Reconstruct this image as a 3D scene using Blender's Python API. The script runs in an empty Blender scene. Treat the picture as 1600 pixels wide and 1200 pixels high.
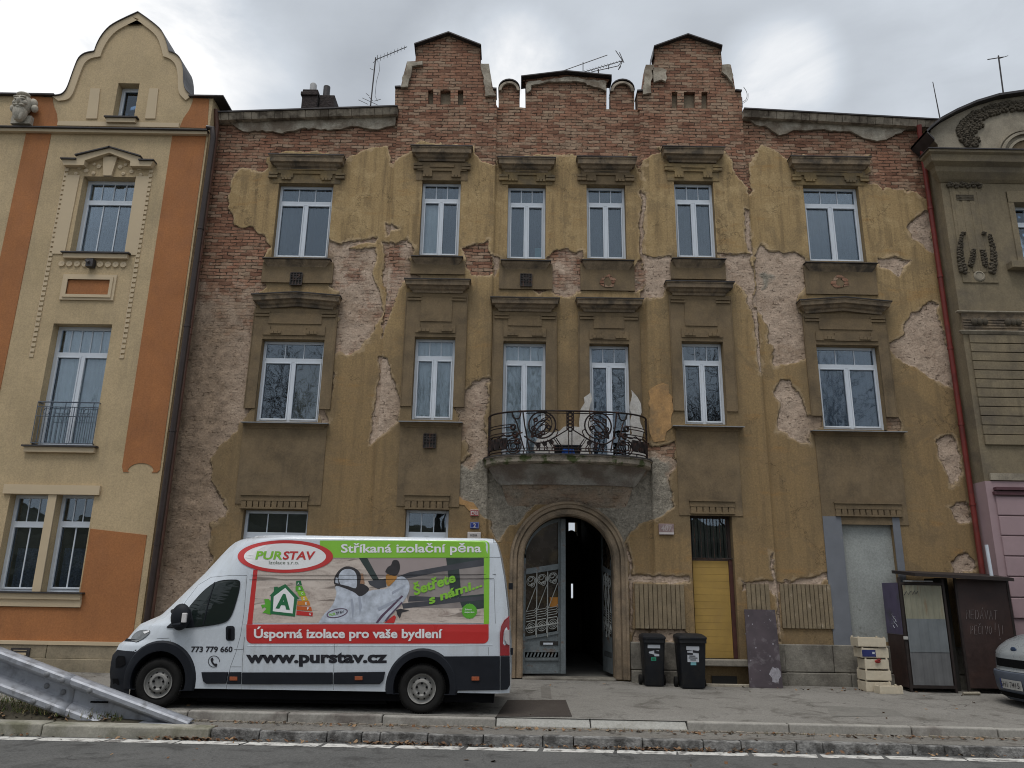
import bpy, bmesh, math, random
import numpy as np
from mathutils import Vector, Matrix
from mathutils.geometry import tessellate_polygon
S = bpy.context.scene
COL = S.collection
# ------------------------------------------------------------------ camera
TH, RO, FPX = math.radians(15.4), math.radians(0.95), 1200.0
CAM = Vector((0, 0, 2.0))
_R0, _U0, _W = Vector((1, 0, 0)), Vector((0, -math.sin(TH), math.cos(TH))), Vector((0, math.cos(TH), math.sin(TH)))
_R = _R0 * math.cos(RO) + _U0 * math.sin(RO)
_U = _U0 * math.cos(RO) - _R0 * math.sin(RO)
cam = bpy.data.objects.new('camera', bpy.data.cameras.new('camera'))
COL.objects.link(cam)
cam.data.sensor_width = 36.0
cam.data.lens = FPX / 1600.0 * 36.0
cam.data.clip_start = 0.1
cam.data.clip_end = 3000
cam.matrix_world = Matrix(((_R.x, _U.x, -_W.x, CAM.x), (_R.y, _U.y, -_W.y, CAM.y), (_R.z, _U.z, -_W.z, CAM.z), (0, 0, 0, 1)))
S.camera = cam
S.view_settings.view_transform = 'Standard'
S.view_settings.look = 'None'
S.view_settings.exposure = 0.0
S.view_settings.gamma = 1.0
S.render.engine = 'CYCLES'
S.cycles.max_bounces = 6
S.cycles.filter_width = 1.05
S.cycles.transparent_max_bounces = 8
# ------------------------------------------------------------------ sky and sun (overcast)
SUN_EL, SUN_AZ = math.radians(66), math.radians(205)     # azimuth measured from +Y clockwise
W = bpy.data.worlds.new('World'); S.world = W; W.use_nodes = True
nt = W.node_tree; nt.nodes.clear()
def wn(t, **k):
    n = nt.nodes.new(t)
    for a, b in k.items(): setattr(n, a, b)
    return n
sky = wn('ShaderNodeTexSky', sky_type='NISHITA', sun_disc=False, sun_elevation=SUN_EL, sun_rotation=SUN_AZ)
tc = wn('ShaderNodeTexCoord')
mp = wn('ShaderNodeMapping'); mp.inputs['Scale'].default_value = (1.0, 1.0, 2.3)
nt.links.new(tc.outputs['Generated'], mp.inputs['Vector'])
n1 = wn('ShaderNodeTexNoise'); n1.inputs['Scale'].default_value = 2.6; n1.inputs['Detail'].default_value = 7; n1.inputs['Roughness'].default_value = 0.52
n1.inputs['Distortion'].default_value = 0.35
nt.links.new(mp.outputs[0], n1.inputs['Vector'])
def wmath(op, a, b=None, clamp=False):
    n = wn('ShaderNodeMath', operation=op, use_clamp=clamp)
    for i, v in enumerate((a, b)):
        if v is None: continue
        if hasattr(v, 'links'): nt.links.new(v, n.inputs[i])
        else: n.inputs[i].default_value = v
    return n.outputs[0]
def blob(px, py, width, amp):            # a lighter or darker bank of cloud in one direction of the sky
    d = (_W + _R * (px - 800) / FPX - _U * (py - 600) / FPX).normalized()
    v = wn('ShaderNodeVectorMath', operation='DOT_PRODUCT'); v.inputs[1].default_value = d
    nt.links.new(tc.outputs['Generated'], v.inputs[0])
    m = wn('ShaderNodeMapRange', interpolation_type='SMOOTHSTEP'); m.inputs[1].default_value = math.cos(math.radians(width)); m.inputs[2].default_value = 1.0
    m.inputs[3].default_value = 0; m.inputs[4].default_value = amp
    nt.links.new(v.outputs['Value'], m.inputs[0]); return m.outputs[0]
n2 = wn('ShaderNodeTexNoise'); n2.inputs['Scale'].default_value = 5.5; n2.inputs['Detail'].default_value = 9; n2.inputs['Roughness'].default_value = 0.6; n2.inputs['Distortion'].default_value = 0.6
nt.links.new(mp.outputs[0], n2.inputs['Vector'])
acc = wmath('MULTIPLY', wmath('SUBTRACT', n2.outputs['Fac'], 0.5), 0.22)
acc = wmath('ADD', acc, wmath('MULTIPLY', wmath('SUBTRACT', n1.outputs['Fac'], 0.5), 0.62))
for b in ((20, 70, 15, .62), (760, 165, 8, .42), (1215, 125, 5, .30), (900, 125, 9, .14), (1480, 130, 14, .06), (700, -40, 20, -.06), (1150, -30, 16, -.10), (370, 120, 6, .18)):
    acc = wmath('ADD', acc, wmath('MULTIPLY', blob(*b), wmath('ADD', wmath('MULTIPLY', n2.outputs['Fac'], 1.8), .1)))
# the unseen half of the sky, behind the camera and overhead, is a brighter, thinner overcast
sx = wn('ShaderNodeSeparateXYZ'); nt.links.new(tc.outputs['Generated'], sx.inputs[0])
mrb = wn('ShaderNodeMapRange', interpolation_type='SMOOTHSTEP'); mrb.inputs[1].default_value = 0.66; mrb.inputs[2].default_value = 1.0; mrb.inputs[3].default_value = 0; mrb.inputs[4].default_value = .6
nt.links.new(sx.outputs['Z'], mrb.inputs[0])
acc = wmath('ADD', acc, mrb.outputs[0])
mrc = wn('ShaderNodeMapRange', interpolation_type='SMOOTHSTEP'); mrc.inputs[1].default_value = 0.1; mrc.inputs[2].default_value = -.7; mrc.inputs[3].default_value = 0; mrc.inputs[4].default_value = .06
nt.links.new(sx.outputs['Y'], mrc.inputs[0])
acc = wmath('ADD', acc, mrc.outputs[0])
val = wmath('ADD', acc, 0.515)
cr = wn('ShaderNodeValToRGB'); nt.links.new(val, cr.inputs[0])
e = cr.color_ramp.elements
e[0].position = 0.30; e[0].color = (.37, .40, .44, 1)
e[1].position = 0.98; e[1].color = (1.0, 1.0, 1.0, 1)
x = cr.color_ramp.elements.new(0.62); x.color = (.60, .645, .70, 1)
mul = wn('ShaderNodeMix', data_type='RGBA', blend_type='MULTIPLY'); mul.inputs[0].default_value = 1
nt.links.new(cr.outputs[0], mul.inputs[6]); mul.inputs[7].default_value = (11, 11, 11, 1)
zb = wn('ShaderNodeMapRange', interpolation_type='SMOOTHSTEP'); zb.inputs[1].default_value = 0.68; zb.inputs[2].default_value = .95; zb.inputs[3].default_value = 1.0; zb.inputs[4].default_value = 1.7
nt.links.new(sx.outputs['Z'], zb.inputs[0])      # overcast is brightest overhead
vm = wn('ShaderNodeVectorMath', operation='SCALE'); nt.links.new(mul.outputs[2], vm.inputs[0]); nt.links.new(zb.outputs[0], vm.inputs['Scale'])
mx = wn('ShaderNodeMix', data_type='RGBA'); mx.inputs[0].default_value = 0.94
nt.links.new(sky.outputs[0], mx.inputs[6]); nt.links.new(vm.outputs[0], mx.inputs[7])
bg = wn('ShaderNodeBackground'); bg.inputs[1].default_value = 0.1
nt.links.new(mx.outputs[2], bg.inputs[0])
out = wn('ShaderNodeOutputWorld'); nt.links.new(bg.outputs[0], out.inputs[0])
sun = bpy.data.objects.new('sun', bpy.data.lights.new('sun', 'SUN')); COL.objects.link(sun)
sun.data.energy = 1.25; sun.data.angle = math.radians(22); sun.data.color = (1, .97, .93)
sd = Vector((math.sin(SUN_AZ) * math.cos(SUN_EL), math.cos(SUN_AZ) * math.cos(SUN_EL), math.sin(SUN_EL)))
sun.rotation_euler = (-sd).to_track_quat('-Z', 'Y').to_euler()

# ------------------------------------------------------------------ helpers
def ray(px, py): return _W + _R * ((px - 800) / FPX) - _U * ((py - 600) / FPX)
def onY(px, py, Y):                       # where the sight line of a photo pixel meets a wall plane at distance Y
    d = ray(px, py); p = CAM + d * (Y / d.y); return p.x, p.z
def gz(x, y):                             # height of the pavement
    return 0.25 + 0.02 * (y - 12.5) - 0.005 * x
def rz(x): return -0.005 * x              # height of the road
def setp(o, label=None, cat=None, group=None, kind=None):
    for k, v in (('label', label), ('category', cat), ('group', group), ('kind', kind)):
        if v: o[k] = v
    return o
def thing(name, label, cat, loc=(0, 0, 0), group=None):
    o = bpy.data.objects.new(name, None); COL.objects.link(o); o.location = loc
    o.empty_display_size = 0.3
    o['_l'] = list(loc); return setp(o, label, cat, group)
def wloc(o):
    v = Vector((0, 0, 0))
    while o is not None: v += o.location; o = o.parent
    return v
def link_mesh(name, me, mats, parent=None, smooth=None):
    o = bpy.data.objects.new(name, me); COL.objects.link(o)
    for m in (mats if isinstance(mats, (list, tuple)) else [mats]): me.materials.append(m)
    if parent is not None:
        o.parent = parent; me.transform(Matrix.Translation(-wloc(parent)))
    if smooth:
        me.polygons.foreach_set('use_smooth', [True] * len(me.polygons))
        me.set_sharp_from_angle(angle=math.radians(smooth))
    return o
class MB:
    def __init__(s): s.v = []; s.f = []; s.m = []; s.mi = 0
    def face(s, pts):
        n = len(s.v); s.v += [tuple(p) for p in pts]; s.f.append(tuple(range(n, n + len(pts)))); s.m.append(s.mi)
    def add(s, vs, fs):
        n = len(s.v); s.v += [tuple(p) for p in vs]
        for f in fs: s.f.append(tuple(i + n for i in f)); s.m.append(s.mi)
    def box(s, x0, x1, y0, y1, z0, z1):
        s.add([(x0, y0, z0), (x1, y0, z0), (x1, y1, z0), (x0, y1, z0), (x0, y0, z1), (x1, y0, z1), (x1, y1, z1), (x0, y1, z1)],
              [(0, 3, 2, 1), (4, 5, 6, 7), (0, 1, 5, 4), (1, 2, 6, 5), (2, 3, 7, 6), (3, 0, 4, 7)])
    def hexa(s, p):                       # 8 corners, bottom ring then top ring
        s.add(p, [(0, 3, 2, 1), (4, 5, 6, 7), (0, 1, 5, 4), (1, 2, 6, 5), (2, 3, 7, 6), (3, 0, 4, 7)])
    def obox(s, c, ax, ay, az):           # oriented box: centre and half-axes
        c, ax, ay, az = Vector(c), Vector(ax), Vector(ay), Vector(az)
        s.hexa([c - ax - ay - az, c + ax - ay - az, c + ax + ay - az, c - ax + ay - az, c - ax - ay + az, c + ax - ay + az, c + ax + ay + az, c - ax + ay + az])
    def sheet(s, outline, holes, y0, y1, back=False):     # wall in the XZ plane, front at y0, sides back to y1
        loops = [outline] + list(holes)
        tri = tessellate_polygon([[Vector((p[0], p[1], 0)) for p in l] for l in loops])
        flat = [p for l in loops for p in l]
        s.add([(p[0], y0, p[1]) for p in flat], [_orient(t, flat) for t in tri])
        if back: s.add([(p[0], y1, p[1]) for p in flat], [_orient(t, flat)[::-1] for t in tri])
        if y1 != y0:
            for l in loops:
                k = len(l)
                vs = [(p[0], y0, p[1]) for p in l] + [(p[0], y1, p[1]) for p in l]
                s.add(vs, [(i, (i + 1) % k, k + (i + 1) % k, k + i) for i in range(k)])
    def tube(s, pts, r, n=8, cap=True):
        pts = [Vector(p) for p in pts]; k = len(pts)
        rr = r if isinstance(r, (list, tuple)) else [r] * k
        base = len(s.v); prev = None
        for i, p in enumerate(pts):
            t = (pts[min(i + 1, k - 1)] - pts[max(i - 1, 0)])
            if t.length < 1e-9: t = Vector((0, 0, 1))
            t.normalize()
            if prev is None:
                a = t.orthogonal().normalized()
            else:
                a = prev - t * prev.dot(t)
                a = a.normalized() if a.length > 1e-6 else t.orthogonal().normalized()
            prev = a; b = t.cross(a)
            for j in range(n):
                w = 2 * math.pi * j / n
                s.v.append(tuple(p + (a * math.cos(w) + b * math.sin(w)) * rr[i]))
        for i in range(k - 1):
            for j in range(n):
                s.f.append((base + i * n + j, base + i * n + (j + 1) % n, base + (i + 1) * n + (j + 1) % n, base + (i + 1) * n + j)); s.m.append(s.mi)
        if cap:
            s.f.append(tuple(base + j for j in range(n))[::-1]); s.m.append(s.mi)
            s.f.append(tuple(base + (k - 1) * n + j for j in range(n))); s.m.append(s.mi)
    def lathe(s, prof, c, axis, n=32, cap=False):          # prof: (r, h) along axis from c
        axis = Vector(axis).normalized(); a = axis.orthogonal().normalized(); b = axis.cross(a); c = Vector(c)
        base = len(s.v)
        for r, h in prof:
            for j in range(n):
                w = 2 * math.pi * j / n
                s.v.append(tuple(c + axis * h + (a * math.cos(w) + b * math.sin(w)) * r))
        for i in range(len(prof) - 1):
            for j in range(n):
                s.f.append((base + i * n + j, base + i * n + (j + 1) % n, base + (i + 1) * n + (j + 1) % n, base + (i + 1) * n + j)); s.m.append(s.mi)
        if cap:
            s.f.append(tuple(base + j for j in range(n))[::-1]); s.m.append(s.mi)
            s.f.append(tuple(base + (len(prof) - 1) * n + j for j in range(n))); s.m.append(s.mi)
    def mesh(s, name):
        me = bpy.data.meshes.new(name); me.from_pydata(s.v, [], s.f); me.update(); return me
    def split(s, gap=.03):                # separate pieces -> separate builders
        P = list(range(len(s.v)))
        def find(i):
            while P[i] != i: P[i] = P[P[i]]; i = P[i]
            return i
        for f in s.f:
            for i in f[1:]: P[find(i)] = find(f[0])
        comp = {}
        for i in range(len(s.v)): comp.setdefault(find(i), []).append(i)
        A = np.array(s.v); keys = list(comp); lo = np.array([A[comp[k]].min(0) for k in keys]) - gap; hi = np.array([A[comp[k]].max(0) for k in keys]) + gap
        Q = list(range(len(keys)))
        def fq(i):
            while Q[i] != i: Q[i] = Q[Q[i]]; i = Q[i]
            return i
        for i in range(len(keys)):
            t_ = np.all((lo[i] <= hi) & (hi[i] >= lo), axis=1)
            for j in np.nonzero(t_)[0]: Q[fq(int(j))] = fq(i)
        cid = {k: fq(n) for n, k in enumerate(keys)}; out = {}
        for f, mi in zip(s.f, s.m): out.setdefault(cid[find(f[0])], []).append((f, mi))
        res = []
        for fs in out.values():
            m = MB(); mp_ = {}
            for f, mi in fs:
                for i in f:
                    if i not in mp_: mp_[i] = len(m.v); m.v.append(s.v[i])
                m.f.append(tuple(mp_[i] for i in f)); m.m.append(mi)
            res.append(m)
        return res
    def build_each(s, name, mats, parent, gap=.03, **k): return [m.build(name, mats, parent, **k) for m in s.split(gap)]
    def build(s, name, mats, parent=None, smooth=None, bevel=0, weld=False):
        me = s.mesh(name)
        bm = bmesh.new(); bm.from_mesh(me)
        for f, i in zip(bm.faces, s.m): f.material_index = i
        if weld or smooth: bmesh.ops.remove_doubles(bm, verts=bm.verts, dist=1e-5)
        if weld or smooth: bmesh.ops.recalc_face_normals(bm, faces=bm.faces)
        bm.to_mesh(me); bm.free()
        o = link_mesh(name, me, mats, parent, smooth)
        if bevel:
            b = o.modifiers.new('bevel', 'BEVEL'); b.width = bevel; b.segments = 2; b.limit_method = 'ANGLE'; b.angle_limit = math.radians(40)
        return o
def _orient(t, flat):
    a, b, c = (flat[i] for i in t)
    cr_ = (b[0] - a[0]) * (c[1] - a[1]) - (b[1] - a[1]) * (c[0] - a[0])
    return tuple(t) if cr_ > 0 else tuple(t)[::-1]
def smoothline(pts, sub=4, closed=False):
    out = []; k = len(pts)
    rng = range(k if closed else k - 1)
    for i in rng:
        p0 = pts[(i - 1) % k] if closed or i > 0 else pts[i]
        p1 = pts[i]; p2 = pts[(i + 1) % k]
        p3 = pts[(i + 2) % k] if closed or i + 2 < k else p2
        for j in range(sub):
            t = j / sub
            out.append(tuple(0.5 * (2 * b + (c - a) * t + (2 * a - 5 * b + 4 * c - d) * t * t + (3 * b - a - 3 * c + d) * t ** 3) for a, b, c, d in zip(p0, p1, p2, p3)))
    if not closed: out.append(tuple(pts[-1]))
    return out
def dup(root, loc=None, rot=None, label=None, name=None):
    r = root.copy(); COL.objects.link(r)
    if loc is not None: r.location = loc
    if rot is not None: r.rotation_euler = rot
    if label: r['label'] = label
    for ch in list(root.children):
        c = ch.copy(); COL.objects.link(c); c.parent = r
        for g in ch.children:
            d = g.copy(); COL.objects.link(d); d.parent = c
    return r
# ------------------------------------------------------------------ materials
MATS = {}
class NT:
    def __init__(s, name):
        s.m = bpy.data.materials.new(name); s.m.use_nodes = True; s.t = s.m.node_tree; s.t.nodes.clear()
        s.out = s.t.nodes.new('ShaderNodeOutputMaterial')
        s.pos = s.t.nodes.new('ShaderNodeNewGeometry').outputs['Position']
    def n(s, t, **k):
        q = s.t.nodes.new(t)
        for a, b in k.items(): setattr(q, a, b)
        return q
    def put(s, sock, v):
        if v is None: return
        if hasattr(v, 'links'): s.t.links.new(v, sock)
        else: sock.default_value = v if not isinstance(v, tuple) or len(v) != 3 or len(sock.default_value) == 3 else (*v, 1)
    def math(s, op, a, b=None, clamp=False):
        q = s.n('ShaderNodeMath', operation=op, use_clamp=clamp); s.put(q.inputs[0], a); s.put(q.inputs[1], b); return q.outputs[0]
    def scale(s, vec, sc, off=(0, 0, 0)):
        q = s.n('ShaderNodeMapping'); q.inputs['Scale'].default_value = sc; q.inputs['Location'].default_value = off; s.put(q.inputs['Vector'], vec); return q.outputs[0]
    def noise(s, scale, detail=4, rough=.55, vec=None, dist=0):
        q = s.n('ShaderNodeTexNoise'); q.inputs['Scale'].default_value = scale; q.inputs['Detail'].default_value = detail; q.inputs['Roughness'].default_value = rough; q.inputs['Distortion'].default_value = dist
        s.put(q.inputs['Vector'], vec if vec is not None else s.pos); return q.outputs['Fac']
    def ramp(s, f, lo, hi, a=0., b=1., smooth=False):
        q = s.n('ShaderNodeMapRange'); q.clamp = True
        if smooth: q.interpolation_type = 'SMOOTHSTEP'
        s.put(q.inputs[0], f); q.inputs[1].default_value = lo; q.inputs[2].default_value = hi; q.inputs[3].default_value = a; q.inputs[4].default_value = b; return q.outputs[0]
    def mix(s, f, a, b, mode='MIX'):
        q = s.n('ShaderNodeMix', data_type='RGBA', blend_type=mode); s.put(q.inputs[0], f); s.put(q.inputs[6], a); s.put(q.inputs[7], b); return q.outputs[2]
    def bump(s, h, strength=.5, dist=.01, nrm=None):
        q = s.n('ShaderNodeBump'); q.inputs['Strength'].default_value = strength; q.inputs['Distance'].default_value = dist; s.put(q.inputs['Height'], h)
        if nrm is not None: s.put(q.inputs['Normal'], nrm)
        return q.outputs[0]
    def bsdf(s, col, rough=.8, nrm=None, metal=0, spec=.5, coat=0):
        q = s.n('ShaderNodeBsdfPrincipled'); s.put(q.inputs['Base Color'], col); s.put(q.inputs['Roughness'], rough); s.put(q.inputs['Metallic'], metal)
        q.inputs['Specular IOR Level'].default_value = spec; q.inputs['Coat Weight'].default_value = coat; q.inputs['Coat Roughness'].default_value = .08
        if nrm is not None: s.put(q.inputs['Normal'], nrm)
        return q.outputs[0]
    def done(s, sh): s.t.links.new(sh, s.out.inputs[0]); return s.m
def mat(name, col, rough=.8, var=.18, scale=5, bump=.15, bscale=60, metal=0, spec=.4, coat=0, dirt=None, dscale=1.5, dlo=.5, dhi=.7, bdist=.006, streak=None):
    if name in MATS: return MATS[name]
    t = NT(name)
    f = t.noise(scale, 6, .6)
    lo = tuple(c * (1 - var) for c in col); hi = tuple(min(1, c * (1 + var)) for c in col)
    c = t.mix(t.ramp(f, .3, .7), lo, hi)
    if dirt: c = t.mix(t.ramp(t.noise(dscale, 8, .62, dist=.3), dlo, dhi), c, dirt)
    if streak:                              # rain streaks, longer than wide
        s_ = t.math('MULTIPLY', t.ramp(t.noise(1, 6, .65, vec=t.scale(t.pos, (6, 6, .5))), .50, .68), t.ramp(t.noise(.9, 4), .40, .62, .2, 1))
        c = t.mix(t.math('MULTIPLY', s_, streak[1]), c, streak[0])
        c = t.mix(t.ramp(t.noise(55, 4, .7), .45, .75, 0, .22), c, streak[0])
    if bump >= .3:                          # grain of the rough surface
        g_ = t.n('ShaderNodeCombineColor'); k_ = t.ramp(t.noise(27, 5, .78), .3, .7, .78, 1.2)
        for q_ in range(3): t.put(g_.inputs[q_], k_)
        c = t.mix(1.0, c, g_.outputs[0], 'MULTIPLY')
    nr = t.bump(t.noise(bscale, 5, .6), bump, bdist) if bump else None
    r = t.ramp(t.noise(scale * 2, 3), .3, .7, max(0.02, rough - .08), min(1, rough + .08))
    MATS[name] = t.done(t.bsdf(c, r, nr, metal, spec, coat)); return MATS[name]
# ------------------------------------------------------------------ facade material (brick, render, plaster chosen by vertex data)
YF = 17.0
def facade_mat():
    t = NT('facade')
    at = t.n('ShaderNodeAttribute'); at.attribute_name = 'm1'
    sp = t.n('ShaderNodeSeparateColor'); t.t.links.new(at.outputs['Color'], sp.inputs[0])
    peel, brick, grey, dark = sp.outputs[0], sp.outputs[1], sp.outputs[2], at.outputs['Alpha']
    xyz = t.n('ShaderNodeSeparateXYZ'); t.put(xyz.inputs[0], t.pos)
    z = xyz.outputs['Z']
    big = t.noise(0.55, 6, .6); mid = t.noise(3.2, 7, .62); fine = t.noise(22, 6, .6); grit = t.noise(90, 4, .65)
    # edge of the plaster
    e = t.math('ADD', peel, t.math('MULTIPLY', t.math('SUBTRACT', t.noise(9, 7, .65), .5), .16))
    hole = t.ramp(e, -.012, .012)
    # bricks
    dn = t.n('ShaderNodeTexNoise'); dn.inputs['Scale'].default_value = 3.5; dn.inputs['Detail'].default_value = 7; dn.inputs['Roughness'].default_value = .62; t.put(dn.inputs['Vector'], t.pos)
    dv = t.n('ShaderNodeVectorMath', operation='SUBTRACT'); t.put(dv.inputs[0], dn.outputs['Color']); dv.inputs[1].default_value = (.5, .5, .5)
    ds = t.n('ShaderNodeVectorMath', operation='SCALE'); t.put(ds.inputs[0], dv.outputs[0]); ds.inputs['Scale'].default_value = .10
    pv = t.n('ShaderNodeVectorMath', operation='ADD'); t.put(pv.inputs[0], t.pos); t.put(pv.inputs[1], ds.outputs[0])
    q = t.n('ShaderNodeSeparateXYZ'); t.put(q.inputs[0], pv.outputs[0])
    cb = t.n('ShaderNodeCombineXYZ'); t.put(cb.inputs[0], t.math('ADD', q.outputs[0], q.outputs[1])); t.put(cb.inputs[1], q.outputs[2])
    br = t.n('ShaderNodeTexBrick'); t.put(br.inputs['Vector'], cb.outputs[0])
    br.inputs['Scale'].default_value = 1; br.inputs['Brick Width'].default_value = .29; br.inputs['Row Height'].default_value = .085
    br.inputs['Mortar Size'].default_value = .013; br.inputs['Mortar Smooth'].default_value = .5; br.inputs['Bias'].default_value = -.1
    br.inputs['Color1'].default_value = (.255, .125, .085, 1); br.inputs['Color2'].default_value = (.36, .215, .155, 1); br.inputs['Mortar'].default_value = (.15, .115, .09, 1)
    b2 = t.n('ShaderNodeTexBrick'); t.put(b2.inputs['Vector'], cb.outputs[0])
    for k_, v_ in (('Scale', 1), ('Brick Width', .29), ('Row Height', .085), ('Mortar Size', 0.0), ('Bias', 0.0)): b2.inputs[k_].default_value = v_
    b2.inputs['Color1'].default_value = (0, 0, 0, 1); b2.inputs['Color2'].default_value = (1, 1, 1, 1); b2.inputs['Mortar'].default_value = (.5, .5, .5, 1)
    rnd = t.n('ShaderNodeSeparateColor'); t.put(rnd.inputs[0], b2.outputs['Color']); rnd = rnd.outputs[0]
    bc = t.mix(t.ramp(mid, .35, .72, 0, .8), br.outputs['Color'], (.30, .20, .15))
    bc = t.mix(t.ramp(t.noise(2.2, 9, .7), .46, .62, 0, .8), bc, (.37, .285, .22))            # smears of old mortar
    bc = t.mix(t.ramp(t.noise(11, 6, .72), .56, .68, 0, .85), bc, (.095, .062, .047))                # broken, sooty bricks
    bc = t.mix(t.ramp(t.noise(.8, 9, .7, dist=.8), .50, .62, 0, .6), bc, (.15, .10, .077))
    bc = t.mix(t.ramp(t.noise(5, 7, .7), .60, .68, 0, .7), bc, (.45, .37, .31))
    bc = t.mix(t.ramp(rnd, .80, .84, 0, .75), bc, (.085, .055, .042)); bc = t.mix(t.ramp(rnd, .22, .17, 0, .6), bc, (.40, .30, .235)); bc = t.mix(t.ramp(rnd, .42, .46, 0, .35), bc, (.33, .14, .095))
    bc = t.mix(t.math('MULTIPLY', t.ramp(br.outputs['Fac'], .2, .9), t.ramp(t.noise(6, 5, .65), .42, .58, .12, .95)), bc, (.045, .03, .023))
    # rough undercoat with dashes of dark joints showing through
    jn = t.math('MULTIPLY', t.ramp(br.outputs['Fac'], .1, .8), t.ramp(t.noise(7, 6, .7), .56, .66))
    dash = t.math('MAXIMUM', jn, t.math('MULTIPLY', t.ramp(t.noise(1, 6, .75, vec=t.scale(t.pos, (13, 13, 30))), .60, .68), .8))
    und = t.mix(t.ramp(mid, .3, .7), (.54, .45, .415), (.41, .325, .29))
    und = t.mix(t.ramp(fine, .35, .7, 0, .5), und, (.63, .545, .50))
    und = t.mix(t.ramp(t.noise(30, 6, .72), .54, .68, 0, .6), und, (.22, .17, .135))
    und = t.mix(t.math('MULTIPLY', dash, .8), und, (.10, .072, .055))
    und = t.mix(t.ramp(t.noise(1.4, 8, .68, dist=.4), .54, .66, 0, .55), und, (.29, .215, .165))
    und = t.mix(1.0, und, (.88, .885, .855), 'MULTIPLY'); bc = t.mix(1.0, bc, (.93, .96, .98), 'MULTIPLY')
    wob = t.math('ADD', brick, t.math('MULTIPLY', t.math('SUBTRACT', t.noise(1.7, 7, .68), .5), 1.0))
    base = t.mix(t.ramp(wob, .42, .58), und, bc)
    gr = t.mix(t.ramp(t.noise(15, 7, .75), .36, .66), (.19, .185, .17), (.40, .39, .365))
    gwob = t.math('ADD', grey, t.math('MULTIPLY', t.math('SUBTRACT', t.noise(2.5, 6, .6), .5), .5))
    gm = t.ramp(gwob, .45, .6)
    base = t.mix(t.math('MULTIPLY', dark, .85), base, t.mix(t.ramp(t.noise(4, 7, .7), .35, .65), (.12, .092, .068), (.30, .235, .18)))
    base = t.mix(gm, base, gr)
    # plaster: ochre up high, browner towards the street, with blotches and streaks
    pl = t.mix(t.ramp(t.math('ADD', z, t.math('MULTIPLY', t.math('SUBTRACT', big, .5), 5)), 5.0, 10.6, smooth=True), (.285, .21, .118), (.40, .305, .172))
    streak = t.noise(1, 6, .6, vec=t.scale(t.pos, (7, 7, .55)))
    pl = t.mix(t.ramp(streak, .46, .66, 0, .65), pl, (.17, .13, .082))
    pl = t.mix(t.ramp(t.noise(2.1, 8, .66, dist=.6), .50, .64, 0, .7), pl, t.mix(t.ramp(z, 7, 11), (.27, .20, .12), (.50, .40, .24)))
    pl = t.mix(t.ramp(t.noise(1, 6, .6, vec=t.scale(t.pos, (1.2, 1.2, 5))), .58, .72, 0, .5), pl, (.36, .215, .085))
    pl = t.mix(t.ramp(fine, .35, .75, 0, .4), pl, (.15, .118, .075))
    pl = t.mix(t.ramp(t.noise(.9, 9, .7, dist=.8), .54, .60, 0, .6), pl, t.mix(t.ramp(z, 6, 11), (.185, .145, .095), (.24, .19, .12)))
    pl = t.mix(t.ramp(t.noise(45, 3, .6), .70, .78, 0, .45), pl, (.52, .44, .33))
    rim = t.math('MULTIPLY', t.ramp(t.math('ADD', peel, t.math('MULTIPLY', t.math('SUBTRACT', t.noise(2.6, 8, .7), .5), .55)), -.06, -.02), .75)
    pl = t.mix(rim, pl, t.mix(t.ramp(z, 5, 10), (.33, .265, .185), (.47, .375, .255)))              # top coat scaled off near the breaks
    vc = t.n('ShaderNodeTexVoronoi', feature='DISTANCE_TO_EDGE'); vc.inputs['Scale'].default_value = .9
    cn = t.n('ShaderNodeTexNoise'); cn.inputs['Scale'].default_value = 3; cn.inputs['Detail'].default_value = 8; cn.inputs['Roughness'].default_value = .65; t.put(cn.inputs['Vector'], t.pos)
    cs_ = t.n('ShaderNodeVectorMath', operation='SCALE'); t.put(cs_.inputs[0], cn.outputs['Color']); cs_.inputs['Scale'].default_value = .9
    ca = t.n('ShaderNodeVectorMath', operation='ADD'); t.put(ca.inputs[0], t.pos); t.put(ca.inputs[1], cs_.outputs[0]); t.put(vc.inputs['Vector'], ca.outputs[0])
    crk = t.math('MULTIPLY', t.ramp(vc.outputs['Distance'], .003, .012, 1, 0), t.ramp(t.noise(.8, 4), .50, .58))
    pl = t.mix(t.math('MULTIPLY', crk, .7), pl, (.07, .052, .034))
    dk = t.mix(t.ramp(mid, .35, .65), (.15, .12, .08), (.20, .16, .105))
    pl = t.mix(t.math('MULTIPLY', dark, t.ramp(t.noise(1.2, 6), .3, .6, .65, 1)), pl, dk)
    lip = t.math('MULTIPLY', t.ramp(e, -.05, -.004), t.math('SUBTRACT', 1.0, hole))
    pl = t.mix(t.math('MULTIPLY', lip, t.ramp(t.noise(1.5, 4), .4, .6, 0, .5)), pl, (.52, .43, .32))
    # exposed crusts just inside the break are darker joints and dust
    col = t.mix(hole, pl, base)
    # relief
    hb = t.math('ADD', t.math('MULTIPLY', br.outputs['Fac'], -1.0), t.math('MULTIPLY', mid, 1.2))
    hu = t.math('ADD', t.math('MULTIPLY', dash, -1.3), t.math('MULTIPLY', fine, .8))
    hm = t.n('ShaderNodeMix', data_type='FLOAT'); t.put(hm.inputs[0], t.ramp(wob, .42, .58)); t.put(hm.inputs[2], hu); t.put(hm.inputs[3], hb)
    h = t.math('ADD', hm.outputs[0], t.math('MULTIPLY', t.noise(26, 5, .75), t.math('MULTIPLY', gm, 1.6)))
    h2 = t.n('ShaderNodeMix', data_type='FLOAT'); t.put(h2.inputs[0], hole); t.put(h2.inputs[2], t.math('ADD', t.math('MULTIPLY', grit, .35), t.math('ADD', 2.2, t.math('MULTIPLY', mid, .6)))); t.put(h2.inputs[3], h)
    nr = t.bump(h2.outputs[0], .85, .022)
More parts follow.
